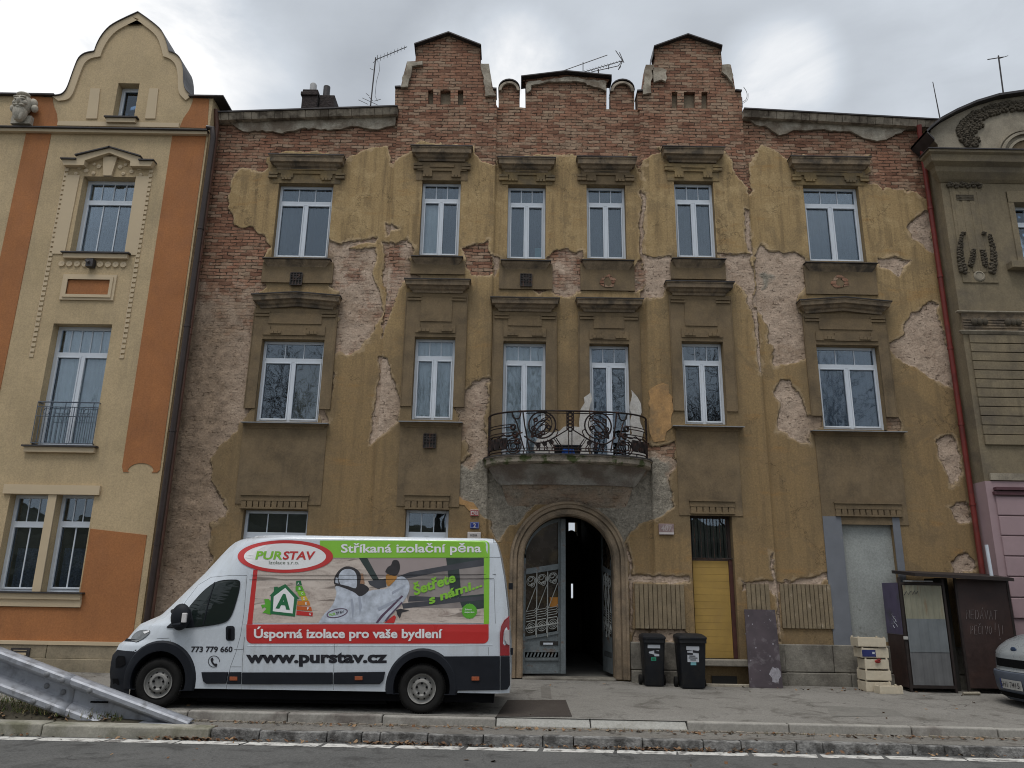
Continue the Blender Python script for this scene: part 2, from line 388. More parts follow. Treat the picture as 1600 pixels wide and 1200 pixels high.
    g_ = t.n('ShaderNodeCombineColor'); k_ = t.ramp(t.noise(25, 6, .8), .3, .7, .74, 1.24)
    for q_ in range(3): t.put(g_.inputs[q_], k_)
    col = t.mix(1.0, col, g_.outputs[0], 'MULTIPLY')
    col = t.mix(1.0, col, (1.02, .935, .81), 'MULTIPLY')       # warm tint over the whole wall, set against the bluish sky light
    return t.done(t.bsdf(col, .92, nr, spec=.25))
M_FAC = facade_mat()
M_DPL = mat('dirty_plaster', (.165, .120, .070), .92, .32, 2.5, .4, 70, streak=((.095, .072, .046), .55), dirt=(.215, .152, .083), dscale=1.2, dlo=.45, dhi=.75)
M_DPL2 = mat('sooty_moulding', (.24, .18, .118), .92, .3, 5, .4, 50, streak=((.09, .072, .05), .5), dirt=(.09, .073, .056), dscale=2.5, dlo=.48, dhi=.62)
M_YPL = mat('ochre_frieze', (.26, .185, .09), .92, .25, 3, .35, 70, dirt=(.14, .11, .072), dscale=1.8, dlo=.42, dhi=.66)
M_TIN = mat('dark_tin', (.055, .05, .05), .5, .3, 6, .1, 30, metal=.4)
M_WHITE = mat('white_pvc', (.60, .645, .70), .35, .04, 3, 0, dirt=(.62, .64, .66), dscale=4, dlo=.6, dhi=.8)
M_ROOM = mat('dark_room', (.035, .033, .03), .95, .2, 1, 0)
M_BLACK = mat('black_iron', (.03, .024, .022), .55, .4, 9, .25, 120, metal=.3, dirt=(.085, .04, .025), dscale=7, dlo=.5, dhi=.66)
M_CURT = mat('white_curtain', (.85, .85, .82), .9, .08, 3, .1, 30)
M_BEIGE = mat('beige_blind', (.20, .17, .11), .9, .15, 3, 0)
M_BLUEC = mat('blue_curtain_and_reflection', (.10, .14, .20), .9, .15, 4, 0)
M_NET = mat('grey_net_curtain', (.055, .062, .07), .9, .12, 4, 0)
def glass_mat(name, refl=.085, tint=(.86, .9, .92)):
    t = NT(name)
    lw = t.n('ShaderNodeFresnel'); lw.inputs[0].default_value = 1.5
    f = t.math('ADD', t.math('MULTIPLY', lw.outputs[0], 1.6), refl - .06, True)
    g = t.n('ShaderNodeBsdfGlossy'); g.inputs['Roughness'].default_value = .015; g.inputs['Color'].default_value = (.80, .90, 1, 1)
    t.put(g.inputs['Normal'], t.bump(t.noise(1.7, 2), .05, .05))
    tr = t.n('ShaderNodeBsdfTransparent'); tr.inputs[0].default_value = (*tint, 1)
    ms = t.n('ShaderNodeMixShader'); t.put(ms.inputs[0], f); t.t.links.new(tr.outputs[0], ms.inputs[1]); t.t.links.new(g.outputs[0], ms.inputs[2])
    return t.done(ms.outputs[0])
M_GLASS = glass_mat('window_glass')

# ------------------------------------------------------------------ the derelict house
bldg = thing('apartment_building', 'derelict ochre apartment house with peeling plaster, bare brick gables and an iron balcony', 'building', (1.3, YF, .3))
def rect_from(q, Y):                      # (xtl,xtr,xbl,xbr,ytop,ybot) photo pixels -> X0,X1,Z0,Z1
    a, b, c, d = onY(q[0], q[4], Y), onY(q[1], q[4], Y), onY(q[2], q[5], Y), onY(q[3], q[5], Y)
    return ((a[0] + c[0]) / 2, (b[0] + d[0]) / 2, (c[1] + d[1]) / 2, (a[1] + b[1]) / 2)
TOPW = [rect_from(q, YF) for q in ((434, 519, 426, 514, 287, 402), (660, 720, 655, 717, 285, 401), (795, 853, 791, 852, 289, 404), (917, 977, 917, 979, 289, 404), (1053, 1113, 1056, 1119, 286, 404), (1256, 1341, 1264, 1354, 290, 408))]
MIDW = [rect_from(q, YF) for q in ((409, 507, 398, 497, 531, 659), (649, 710, 643, 709, 529, 657), (787, 853, 783, 852, 534, 722), (922, 984, 922, 986, 538, 722), (1064, 1127, 1069, 1135, 536, 664), (1276, 1373, 1286, 1385, 540, 671))]
GRW = [rect_from(q, YF) for q in ((380, 479, 368, 474, 797, 925), (635, 700, 628, 699, 797, 925))]
YEL = rect_from((1078, 1145, 1085, 1151, 805, 1029), YF)
BRK = rect_from((1318, 1396, 1328, 1412, 810, 1003), YF)
ax0, ax1 = onY(817, 960, YF)[0], onY(960, 960, YF)[0]
ARC = ((ax0 + ax1) / 2, (ax1 - ax0) / 2, onY(886, 805, YF)[1] - (ax1 - ax0) / 2)      # centre x, radius, springing height
FX0, FX1 = onY(300, 520, YF)[0] - .05, onY(1477, 525, YF)[0] + .35
B1 = (onY(618, 240, YF)[0], onY(775, 240, YF)[0]); B2 = (onY(1001, 240, YF)[0], onY(1164, 240, YF)[0])
def yw(x): return YF - (.08 if B1[0] < x < B1[1] or B2[0] < x < B2[1] else 0)
HOLES = TOPW + MIDW + GRW + [YEL, BRK, (ax0 - .03, ax1 + .03, 0.0, ARC[2] + ARC[1] + .03)]
zl0, zl1 = onY(350, 181, YF)[1], onY(617, 172, YF)[1]
zr0, zr1 = onY(1160, 175, YF)[1], onY(1440, 193, YF)[1]
def ztop(x):
    if x < B1[0]: return zl0 + (zl1 - zl0) * (x - FX0) / (B1[0] - FX0)
    if x > B2[1]: return zr0 + (zr1 - zr0) * (x - B2[1]) / (FX1 - B2[1])
    return onY(880, 168, YF)[1]
def lines(a, b, fixed, step):
    k = sorted(set([a, b] + [round(f, 4) for f in fixed if a < f < b])); o = []
    for p, q in zip(k, k[1:]):
        n = max(1, int(round((q - p) / step)))
        o += [p + (q - p) * i / n for i in range(n)]
    return np.array(o + [k[-1]])
fx = []
for h in HOLES: fx += [h[0], h[1]]
for b in B1 + B2: fx += [b - .012, b + .012]
fz = []
for h in HOLES: fz += [h[2], h[3]]
ZT = 12.9
gxs = lines(FX0, FX1, fx, .027); gzs = lines(0.0, ZT + 1.3, fz + [ZT], .027)
GX, GZ = np.meshgrid(gxs, gzs)
zt = np.array([ztop(x) for x in gxs])
up = GZ > ZT
GZ = np.where(up, ZT + (GZ - ZT) / 1.3 * (zt[None, :] - ZT), GZ)
_rs = np.random.RandomState(5)
def vnoise(x, y, seed):
    g = np.random.RandomState(seed).rand(256, 256)
    xi, yi = np.floor(x).astype(int), np.floor(y).astype(int); u, v = x - xi, y - yi
    u, v = u * u * (3 - 2 * u), v * v * (3 - 2 * v)
    a, b, c, d = g[yi % 256, xi % 256], g[yi % 256, (xi + 1) % 256], g[(yi + 1) % 256, xi % 256], g[(yi + 1) % 256, (xi + 1) % 256]
    return (a * (1 - u) + b * u) * (1 - v) + (c * (1 - u) + d * u) * v - .5
def fbm(x, y, f, seed, o=4):
    r = 0; a = 1
    for i in range(o): r = r + a * vnoise(x * f, y * f, seed + i); f *= 2.1; a *= .52
    return r
def sdf(poly, X, Z):                      # signed distance, positive inside
    P = np.array(poly); d2 = np.full(X.shape, 1e9); ins = np.zeros(X.shape, bool)
    for (x0, z0), (x1, z1) in zip(P, np.roll(P, -1, 0)):
        ex, ez = x1 - x0, z1 - z0; L = ex * ex + ez * ez + 1e-12
        t = np.clip(((X - x0) * ex + (Z - z0) * ez) / L, 0, 1)
        d2 = np.minimum(d2, (X - x0 - t * ex) ** 2 + (Z - z0 - t * ez) ** 2)
        c = (z0 > Z) != (z1 > Z)
        with np.errstate(divide='ignore', invalid='ignore'):
            ins ^= c & (X < ex * (Z - z0) / (ez if abs(ez) > 1e-9 else 1e-9) + x0)
    return np.where(ins, 1, -1) * np.sqrt(d2)
# worn-off areas, outlined on the photograph; (points, brickness)
PEEL = [
 ([(300,150),(352,165),(440,160),(520,158),(617,150),(617,224),(600,226),(575,236),(550,246),(535,250),(535,240),(420,240),(418,262),(405,270),(385,268),(365,275),(358,300),(362,330),(370,355),(395,352),(412,372),(420,395),(412,400),(410,440),(413,450),(397,456),(393,470),(400,480),(392,540),(390,600),(385,645),(378,665),(370,680),(345,702),(338,720),(340,745),(345,780),(342,800),(330,840),(325,865),(322,900),(250,980),(100,980),(200,700)], -1),
 ([(517,373),(535,382),(565,372),(592,369),(590,378),(560,378),(548,385),(565,389),(590,388),(588,410),(583,425),(590,440),(590,470),(594,482),(590,495),(585,507),(575,520),(560,540),(548,547),(525,549),(517,560),(515,600),(510,650),(507,660),(495,660),(503,600),(504,540),(507,518),(525,518),(531,500),(527,470),(530,456),(515,450),(519,430),(520,412),(512,402)], .42),
 ([(603,378),(622,389),(638,378),(655,392),(652,404),(643,404),(650,410),(655,425),(655,437),(630,440),(628,450),(622,455),(615,470),(608,490),(602,507),(598,520),(596,500),(600,460),(601,420)], .5),
 ([(603,345),(612,350),(620,360),(608,360),(603,368)], .2),
 ([(591,552),(605,560),(612,575),(615,590),(622,600),(630,630),(628,650),(630,662),(583,692),(585,650),(588,600)], .1),
 ([(716,388),(740,386),(760,381),(768,372),(769,431),(760,433),(735,434),(725,425),(720,420),(724,403)], .75),
 ([(770,398),(783,404),(783,420),(772,432)], .4),
 ([(853,392),(875,388),(900,394),(918,388),(919,404),(910,405),(915,415),(935,420),(950,418),(985,420),(1001,400),(1001,457),(980,460),(965,452),(920,451),(900,455),(860,449),(832,447),(832,425),(840,420),(860,410)], .5),
 ([(1003,392),(1020,398),(1052,398),(1052,408),(1055,430),(1060,436),(1040,441),(1035,455),(1030,469),(1005,471),(1003,430)], .3),
 ([(1001,295),(1007,305),(1006,395),(1001,395)], .2),
 ([(1118,393),(1140,393),(1160,395),(1170,397),(1172,440),(1175,460),(1182,490),(1180,502),(1170,487),(1165,462),(1155,450),(1145,440),(1115,436),(1118,425),(1128,420),(1132,408)], .35),
 ([(1175,395),(1187,376),(1200,390),(1245,398),(1262,408),(1260,445),(1252,460),(1250,475),(1257,520),(1260,545),(1255,560),(1228,570),(1205,571),(1202,540),(1195,535),(1190,492),(1180,480),(1176,440)], .2),
 ([(1368,398),(1390,402),(1415,410),(1421,409),(1412,420),(1410,436),(1400,430),(1385,420),(1370,412)], .1),
 ([(1420,352),(1425,340),(1440,333),(1456,335),(1462,395),(1450,390),(1440,375),(1425,368)], .15),
 ([(1390,541),(1410,525),(1420,510),(1425,490),(1440,485),(1450,475),(1458,465),(1466,470),(1475,530),(1485,560),(1489,605),(1470,600),(1450,590),(1430,570),(1410,555)], .1),
 ([(1462,690),(1475,683),(1490,680),(1498,690),(1503,740),(1498,750),(1488,757),(1480,740),(1466,715)], .05),
 ([(1485,790),(1500,783),(1514,785),(1516,812),(1500,815),(1490,808)], .05),
 ([(1490,880),(1505,868),(1520,880),(1528,895),(1495,900)], .05),
 ([(1213,610),(1225,598),(1240,598),(1250,615),(1258,640),(1262,648),(1287,648),(1289,668),(1270,672),(1268,692),(1255,694),(1240,690),(1225,675),(1217,650)], .05),
 ([(1374,545),(1391,560),(1397,640),(1414,663),(1412,671),(1384,672)], .55),
 ([(612,150),(778,150),(776,255),(768,256),(750,250),(738,238),(738,229),(645,229),(645,237),(630,246),(615,258)], .95),
 ([(772,150),(1003,150),(1001,272),(996,255),(994,243),(905,243),(890,241),(868,244),(780,244),(772,246)], .95),
 ([(999,150),(1168,150),(1166,282),(1167,305),(1155,281),(1140,262),(1132,245),(1130,231),(1035,231),(1033,245),(1020,250),(1012,256),(1002,268)], .9),
 ([(1162,150),(1280,150),(1440,165),(1460,330),(1445,306),(1420,300),(1400,290),(1380,295),(1350,290),(1340,275),(1365,270),(1362,258),(1360,244),(1236,244),(1225,246),(1200,238),(1162,236)], .8),
 ([(1163,328),(1170,332),(1172,395),(1164,392)], .3),
 ([(1170,478),(1181,490),(1184,540),(1189,588),(1184,580),(1177,530)], .4),
 ([(713,760),(716,742),(720,728),(735,714),(732,700),(722,680),(722,645),(728,610),(735,595),(750,588),(764,588),(764,640),(764,700),(780,740),(1000,740),(1012,700),(1050,712),(1056,750),(1064,768),(1060,792),(1040,800),(1020,812),(1000,820),(988,850),(940,800),(880,780),(830,800),(800,830),(790,850),(780,835),(745,800),(725,782)], .35),
 ([(1013,690),(1020,700),(1048,690),(1050,715),(1010,712)], .7),
 ([(984,903),(1071,903),(1071,912),(1050,914),(1020,913),(985,915)], .1),
 ([(988,985),(1010,982),(1040,984),(1065,983),(1075,1000),(985,1003)], .2),
 ([(1158,903),(1200,905),(1302,906),(1303,917),(1260,918),(1215,920),(1180,916),(1160,918)], .1),
 ([(1205,860),(1209,870),(1213,960),(1216,1005),(1209,1000),(1206,920)], .1),
 ([(984,850),(987,850),(990,900),(988,990),(983,985),(984,930)], .1),
 ([(800,1000),(818,1010),(818,1062),(790,1062)], .2),
 ([(1296,862),(1305,866),(1308,876),(1302,890),(1298,892)], .0),
]
GREYP = [[(715,735),(745,725),(762,722),(780,745),(850,752),(1000,745),(1020,720),(1045,722),(1056,750),(1064,768),(1060,795),(1020,815),(990,860),(940,800),(880,780),(830,800),(795,850),(745,805),(718,770)],
 [(960,432),(985,436),(990,448),(960,450)], [(842,432),(855,436),(860,447),(840,446)], [(1185,425),(1200,430),(1203,450),(1188,455)]]
peel = np.full(GX.shape, -1.0); brick = np.full(GX.shape, .3); grey = np.zeros(GX.shape)
wxn = fbm(GX, GZ, 1.6, 11, 5) * .34; wzn = fbm(GX, GZ, 1.6, 31, 5) * .30
def region(poly, pad):
    P = np.array([onY(a, b, YF) for a, b in poly])
    m = (GX > P[:, 0].min() - pad) & (GX < P[:, 0].max() + pad) & (GZ > P[:, 1].min() - pad) & (GZ < P[:, 1].max() + pad)
    return P, m
for poly, bk in PEEL:
    P, m = region(poly, .9)
    if not m.any(): continue
    amp = min(1.0, .35 + .5 * (P[:, 0].max() - P[:, 0].min()) / 2.0)
    d = sdf(P, GX[m] + wxn[m] * amp, GZ[m] + wzn[m] * amp)
    old = peel[m]; better = d > old
    peel[m] = np.maximum(old, d)
    if bk < 0: bkv = np.interp(GZ[m], [3, 5, 6.5, 8, 9.2, 10, 12], [.1, .28, .36, .42, .62, .8, .9])
    else: bkv = bk
    b = brick[m]; brick[m] = np.where(better & (d > -.1), bkv, b)
for poly in GREYP:
    P, m = region(poly, .9)
    d = sdf(P, GX[m] + wxn[m], GZ[m] + wzn[m]); grey[m] = np.maximum(grey[m], np.clip(.5 + d * 1.6, 0, 1))
# a narrow painted drip strip stays between the left wing and the bay
# dirt-dark strip under every hood and beside the surrounds
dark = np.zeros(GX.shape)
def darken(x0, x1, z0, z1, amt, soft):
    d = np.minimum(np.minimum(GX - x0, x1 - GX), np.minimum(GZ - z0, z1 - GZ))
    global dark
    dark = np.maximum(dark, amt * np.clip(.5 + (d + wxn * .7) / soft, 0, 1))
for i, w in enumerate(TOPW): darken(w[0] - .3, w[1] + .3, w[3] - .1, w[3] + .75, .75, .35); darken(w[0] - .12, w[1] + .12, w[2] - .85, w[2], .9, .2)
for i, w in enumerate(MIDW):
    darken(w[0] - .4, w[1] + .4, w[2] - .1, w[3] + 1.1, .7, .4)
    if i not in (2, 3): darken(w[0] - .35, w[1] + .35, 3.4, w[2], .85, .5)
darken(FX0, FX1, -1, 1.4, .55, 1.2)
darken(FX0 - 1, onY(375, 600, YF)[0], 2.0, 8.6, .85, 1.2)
YY = np.array([yw(x) for x in gxs])[None, :] + np.where(peel > 0, .032, 0) + np.where(peel > 0, .022 * fbm(GX, GZ, 5, 77, 3), .006 * fbm(GX, GZ, 1.1, 99, 3))
nx, nz = len(gxs), len(gzs)
keep = np.ones((nz - 1, nx - 1), bool)
cx, cz = (GX[:-1, :-1] + GX[1:, 1:]) / 2, (GZ[:-1, :-1] + GZ[1:, 1:]) / 2
for h in HOLES[:-1]: keep &= ~((cx > h[0]) & (cx < h[1]) & (cz > h[2]) & (cz < h[3]))
keep &= ~((np.abs(cx - ARC[0]) < ARC[1]) & ((cz < ARC[2]) | ((cx - ARC[0]) ** 2 + (cz - ARC[2]) ** 2 < ARC[1] ** 2)))
idx = np.arange(nz * nx).reshape(nz, nx)
quads = np.stack([idx[:-1, :-1], idx[:-1, 1:], idx[1:, 1:], idx[1:, :-1]], -1)[keep]
verts = np.stack([GX, np.broadcast_to(YY, GX.shape), GZ], -1).reshape(-1, 3)
me = bpy.data.meshes.new('wall')
rv = MB()
for h in HOLES[:-1]:                        # reveals of the openings
    y0 = yw((h[0] + h[1]) / 2) - .002
    c = [(h[0], h[2]), (h[1], h[2]), (h[1], h[3]), (h[0], h[3])]
    for (a, b), (p, q) in zip(c, c[1:] + c[:1]): rv.face([(a, y0, b), (p, y0, q), (p, y0 + .42, q), (a, y0 + .42, b)])
n0 = len(verts)
allv = np.concatenate([verts, np.array(rv.v)]) if rv.v else verts
faces = quads.tolist() + [[i + n0 for i in f] for f in rv.f]
me.from_pydata(allv.tolist(), [], faces)
a = me.attributes.new('m1', 'FLOAT_COLOR', 'POINT')
dat = np.zeros((len(allv), 4), np.float32)
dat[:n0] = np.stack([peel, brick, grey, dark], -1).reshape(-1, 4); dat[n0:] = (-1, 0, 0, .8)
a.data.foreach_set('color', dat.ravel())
me.polygons.foreach_set('use_smooth', [True] * len(quads) + [False] * len(rv.f))
wall = link_mesh('wall', me, M_FAC, bldg)
def attr_const(o, v):
    a = o.data.attributes.new('m1', 'FLOAT_COLOR', 'POINT')
    a.data.foreach_set('color', np.tile(np.array(v, np.float32), len(o.data.vertices)))
# body of the house behind the facade: side and back walls, rooms, roof
b = MB(); b.face([(FX0, YF + .2, 0), (FX0, 27, 0), (FX0, 27, 13.5), (FX0, YF + .2, 13.5)]); b.face([(FX1, YF + .2, 0), (FX1, 27, 0), (FX1, 27, 13.5), (FX1, YF + .2, 13.5)])
cxl, cxr = ARC[0] - 1.1, ARC[0] + 1.1
b.sheet([(FX0, 0), (FX1, 0), (FX1, 13.5), (FX0, 13.5)], [[(cxl + .1, 0.4), (cxr - .1, .4), (cxr - .1, 4.95), (cxl + .1, 4.95)]], 27, 27.3)
attr_const(b.build('rear_wall', M_FAC, bldg), (-1, .3, 0, .3))
b = MB()
for z0, z1 in ((5.3, 9.2), (9.4, 13.2)):
    b.face([(FX0 + .1, YF + 3, z0), (FX1 - .1, YF + 3, z0), (FX1 - .1, YF + 3, z1), (FX0 + .1, YF + 3, z1)])
    for zz in (z0, z1): b.face([(FX0 + .1, YF + .4, zz), (FX1 - .1, YF + .4, zz), (FX1 - .1, YF + 3, zz), (FX0 + .1, YF + 3, zz)])
for x0, x1 in ((FX0 + .1, cxl - .1), (cxr + .1, FX1 - .1)):
    b.box(x0, x1, YF + .40, YF + 3, .7, 5.1)
b.build_each('room', M_ROOM, bldg)
# passage behind the door
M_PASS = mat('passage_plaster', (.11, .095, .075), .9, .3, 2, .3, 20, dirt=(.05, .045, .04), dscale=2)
b = MB()
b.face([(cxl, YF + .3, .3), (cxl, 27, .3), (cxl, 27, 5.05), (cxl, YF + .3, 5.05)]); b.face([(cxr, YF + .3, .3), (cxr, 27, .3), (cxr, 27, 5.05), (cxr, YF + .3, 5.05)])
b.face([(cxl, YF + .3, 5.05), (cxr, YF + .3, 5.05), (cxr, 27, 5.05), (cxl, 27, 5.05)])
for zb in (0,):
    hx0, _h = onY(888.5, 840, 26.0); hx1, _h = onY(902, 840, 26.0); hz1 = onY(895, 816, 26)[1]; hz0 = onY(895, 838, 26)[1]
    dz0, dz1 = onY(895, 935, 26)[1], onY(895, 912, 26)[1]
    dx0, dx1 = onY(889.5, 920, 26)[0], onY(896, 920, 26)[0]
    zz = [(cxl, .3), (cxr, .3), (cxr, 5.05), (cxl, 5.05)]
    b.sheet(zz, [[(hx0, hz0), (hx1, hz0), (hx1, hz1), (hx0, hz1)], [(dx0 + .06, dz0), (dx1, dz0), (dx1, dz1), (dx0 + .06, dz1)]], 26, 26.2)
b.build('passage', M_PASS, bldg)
b = MB(); b.tube([(hx0 + .02, 25.98, hz0 + .12), (hx1 - .02, 25.98, hz0 + .12)], .02, 6)
xc_ = (hx0 + hx1) / 2 - .05
b.sheet([(xc_ + .17 * math.cos(w), hz0 + .2 * math.sin(w)) for w in [math.pi * i / 12 for i in range(13)]], [], 25.97, 26.0, True); b.build('transom_tracery', M_BLACK, bldg)
b = MB(); b.face([(cxl, YF - .05, .33), (cxr, YF - .05, .33), (cxr, 27, .36), (cxl, 27, .36)]); b.build('passage_floor', mat('passage_concrete', (.16, .155, .14), .9, .2, 3, .3, 40), bldg)
# roof
b = MB()
def strip(p0, p1, dy0, dy1, th):          # sheet along the eaves
    (x0, z0), (x1, z1) = p0, p1
    b.hexa([(x0, YF + dy0, z0 - th), (x1, YF + dy0, z1 - th), (x1, YF + dy1, z1 - th), (x0, YF + dy1, z0 - th), (x0, YF + dy0, z0), (x1, YF + dy0, z1), (x1, YF + dy1, z1), (x0, YF + dy1, z0)])
ev = [((FX0 - .06, onY(345, 174, 16.75)[1]), (B1[0] + .02, onY(617, 164, 16.75)[1])), ((B2[1] - .02, onY(1162, 168, 16.75)[1]), (FX1 + .22, onY(1446, 185, 16.75)[1]))]
for p, q in ev: strip(p, q, -.26, .7, .035)
b.hexa([(FX0, YF + .6, 13.7), (FX1, YF + .6, 13.7), (FX1, 22, 14.6), (FX0, 22, 14.6), (FX0, YF + .6, 13.8), (FX1, YF + .6, 13.8), (FX1, 22, 14.7), (FX0, 22, 14.7)])
b.hexa([(FX0, 22, 14.6), (FX1, 22, 14.6), (FX1, 27.4, 13.2), (FX0, 27.4, 13.2), (FX0, 22, 14.7), (FX1, 22, 14.7), (FX1, 27.4, 13.3), (FX0, 27.4, 13.3)])
roof = b.build('roof', M_TIN, bldg)
M_CORN = mat('eaves_render', (.34, .29, .225), .92, .25, 4, .4, 40, dirt=(.13, .105, .08), dscale=3, dlo=.45, dhi=.6)
b = MB()
for (p, q), d in zip(ev, (0, 1)):
    (x0, z0), (x1, z1) = p, q
    n = 24
    for i in range(n):                     # cornice boards under the tin, a little irregular
        u0, u1 = i / n, (i + 1) / n - .002
        xa, xb, za, zb = x0 + (x1 - x0) * u0, x0 + (x1 - x0) * u1, z0 + (z1 - z0) * u0 - .037, z0 + (z1 - z0) * u1 - .037
        dd = random.Random(i * 7 + d).uniform(-.006, .006)
        b.hexa([(xa, YF - .16 + dd, za - .16), (xb, YF - .16 + dd, zb - .16), (xb, YF + .05, zb - .16), (xa, YF + .05, za - .16), (xa, YF - .22 + dd, za), (xb, YF - .22 + dd, zb), (xb, YF + .05, zb), (xa, YF + .05, za)])
b.build_each('cornice', M_CORN, bldg)
# stepped brick gables and the parapet between them
def gable(pts, y0, y1, holes=()):
    P = [onY(px, py, y0) for px, py in pts]
    P = [(p[0], p[1]) for p in P][::-1]
    m = MB(); m.sheet(P, [[onY(a, c, y0) for a, c in h] for h in holes], y0, y1, True)
    o = m.build('gable', M_FAC, bldg); attr_const(o, (1, .74, 0, 0)); return P
g1 = [(617, 171), (617.5, 137), (626, 136.5), (631, 115), (636, 96), (649, 95.5), (650, 84), (649.5, 73), (701, 55), (751, 75), (750, 100), (764, 100), (767, 120), (770.5, 139), (775, 140), (775.5, 171)]
g2 = [(997, 171), (996, 143), (1004, 142.5), (1006, 122), (1009, 101), (1022.5, 101), (1023, 90), (1022, 77), (1074, 58), (1126, 76), (1128.5, 101), (1142, 101.5), (1146, 122), (1149, 142), (1158, 143), (1160, 173)]
sl1 = [[(a, 141), (b_, 141), (b_, d), (a, d)] for a, b_, d in ((669, 677, 168), (688, 704, 170), (715.5, 724, 168))]
sl2 = [[(a, 143.5), (b_, 143.5), (b_, d), (a, d)] for a, b_, d in ((1049.5, 1058.5, 170.5), (1068.5, 1086, 172), (1096, 1105.5, 170.5))]
gable(g1, YF - .046, YF + .35, [[(a, min(c, 170.2)) for a, c in h] for h in sl1]); gable(g2, YF - .046, YF + .35, [[(a, min(c, 172)) for a, c in h] for h in sl2])
pc = [(821.5, 171), (821, 128), (816, 125), (884, 117), (953, 124), (948, 130), (947.5, 171)]
gable(pc, YF + .034, YF + .3)
def pier(cx_, top, wpx, bot):
    r = wpx / 2
    return [(cx_ - r, bot)] + [(cx_ + r * math.cos(w), top + r * .85 - r * .85 * math.sin(w)) for w in [math.pi * (1 - i / 10) for i in range(11)]] + [(cx_ + r, bot)]
gable(pier(795.5, 126, 33, 171), YF + .03, YF + .32); gable(pier(972.5, 126, 37, 171), YF + .03, YF + .32)
b = MB()                                   # dark backs of the gable slots
for s_ in sl1 + sl2:
    P = [onY(a, c, YF - .08) for a, c in s_]
    b.box(P[0][0] - .02, P[1][0] + .02, YF + .09, YF + .12, P[2][1] - .05, P[0][1] + .03)
b.build_each('gable_slot', mat('slot_render', (.25, .20, .14), .9, .2, 4, .3), bldg)
b = MB()
def cap(pxs, y0, y1, th, ov):
    P = [onY(a, c, y0) for a, c in pxs]
    for (x0, z0), (x1, z1) in zip(P, P[1:]):
        b.hexa([(x0, y0 - ov, z0), (x1, y0 - ov, z1), (x1, y1, z1), (x0, y1, z0), (x0, y0 - ov, z0 + th), (x1, y0 - ov, z1 + th), (x1, y1, z1 + th), (x0, y1, z0 + th)])
yb = YF - .08
cap([(649.3, 88), (647.7, 73), (701, 54.5), (752, 74.5), (752.5, 87)], yb, YF + .4, .035, .1); cap([(1019.5, 91), (1021, 76.5), (1074, 57.5), (1127.5, 75.5), (1126, 84)], yb, YF + .4, .035, .1)
cap([(617, 137), (626, 136.5)], yb, YF + .36, .04, .03); cap([(770, 139.5), (776, 140)], yb, YF + .36, .04, .03); cap([(995.5, 143), (1004, 142.5)], yb, YF + .36, .04, .03); cap([(1149, 142), (1159, 143)], yb, YF + .36, .04, .03)
cap([(814.5, 133), (814, 124), (884, 115.5), (955, 122.5), (955, 131)], YF, YF + .4, .03, .12)
cap([(a, c) for a, c in pier(795.5, 126, 34, 150)[1:-1]], YF - .02, YF + .34, .03, .05); cap([(a, c) for a, c in pier(972.5, 126, 38, 150)[1:-1]], YF - .02, YF + .34, .03, .05)
b.build_each('gable_coping', M_TIN, bldg)
b = MB()                                   # remains of rendered pilasters and mouldings on the gables
def ragged(P, amp, seed, step=.10):       # a broken outline
    rr = random.Random(seed); o = []
    for p, q in zip(P, P[1:] + P[:1]):
        L = math.dist(p, q); n = max(1, int(L / step))
        for i in range(n):
            k = amp * (0 if i == 0 else 1); u = (i + (rr.uniform(-.3, .3) if i else 0)) / n
            o.append((p[0] + (q[0] - p[0]) * u + rr.uniform(-k, k), p[1] + (q[1] - p[1]) * u + rr.uniform(-k, k)))
    return o
def slab(pts, y, d): b.sheet(ragged([onY(a, c, y - d) for a, c in pts][::-1], .028, len(pts)), [], y - d, y + .02)
for g in (([(626, 136), (636, 96), (660, 95), (660, 101), (644, 103), (637, 135)]), ([(751, 99), (764, 99.5), (770, 140), (775, 149), (758, 150), (756, 120)])): slab(g, yb, .05)
for g in (([(1005, 142), (1009, 102), (1022, 101), (1022, 108), (1018, 110), (1018, 145), (1005, 147)]), ([(1128, 101), (1142, 101), (1147, 135), (1136, 118), (1128, 112)]), ([(1022, 105), (1042, 109), (1040, 127), (1034, 124), (1022, 128)])): slab(g, yb, .05)
slab([(823, 129), (884, 120), (948, 127), (948, 142), (930, 136), (905, 127), (880, 127), (850, 129), (830, 133), (830, 140), (823, 145)], YF, .04)
slab([(350, 184), (617, 174), (617, 196), (590, 202), (560, 197), (520, 202), (470, 200), (440, 208), (410, 203), (380, 205), (357, 190)], YF, .035)
slab([(1162, 178), (1430, 195), (1418, 201), (1395, 213), (1370, 220), (1345, 213), (1330, 205), (1280, 202), (1240, 203), (1217, 211), (1195, 196), (1180, 194)], YF, .035)
b.build_each('render_remnant', mat('old_render', (.36, .32, .255), .93, .3, 5, .6, 35, dirt=(.19, .15, .11), dscale=2.2, dlo=.45, dhi=.6, bdist=.015), bldg)
b = MB()
for cx_, w, y in ((795.5, 24, YF - .02), (972.5, 28, YF - .02)):
    P = pier(cx_, 130, w, 146); Q = pier(cx_, 127, w + 9, 146)
    o = [onY(a, c, y - .03) for a, c in Q[1:-1]] + [onY(a, c, y - .03) for a, c in P[1:-1]][::-1]
    b.sheet(o[::-1], [], y - .04, y + .02)
b.build_each('pier_ring', M_CORN, bldg)
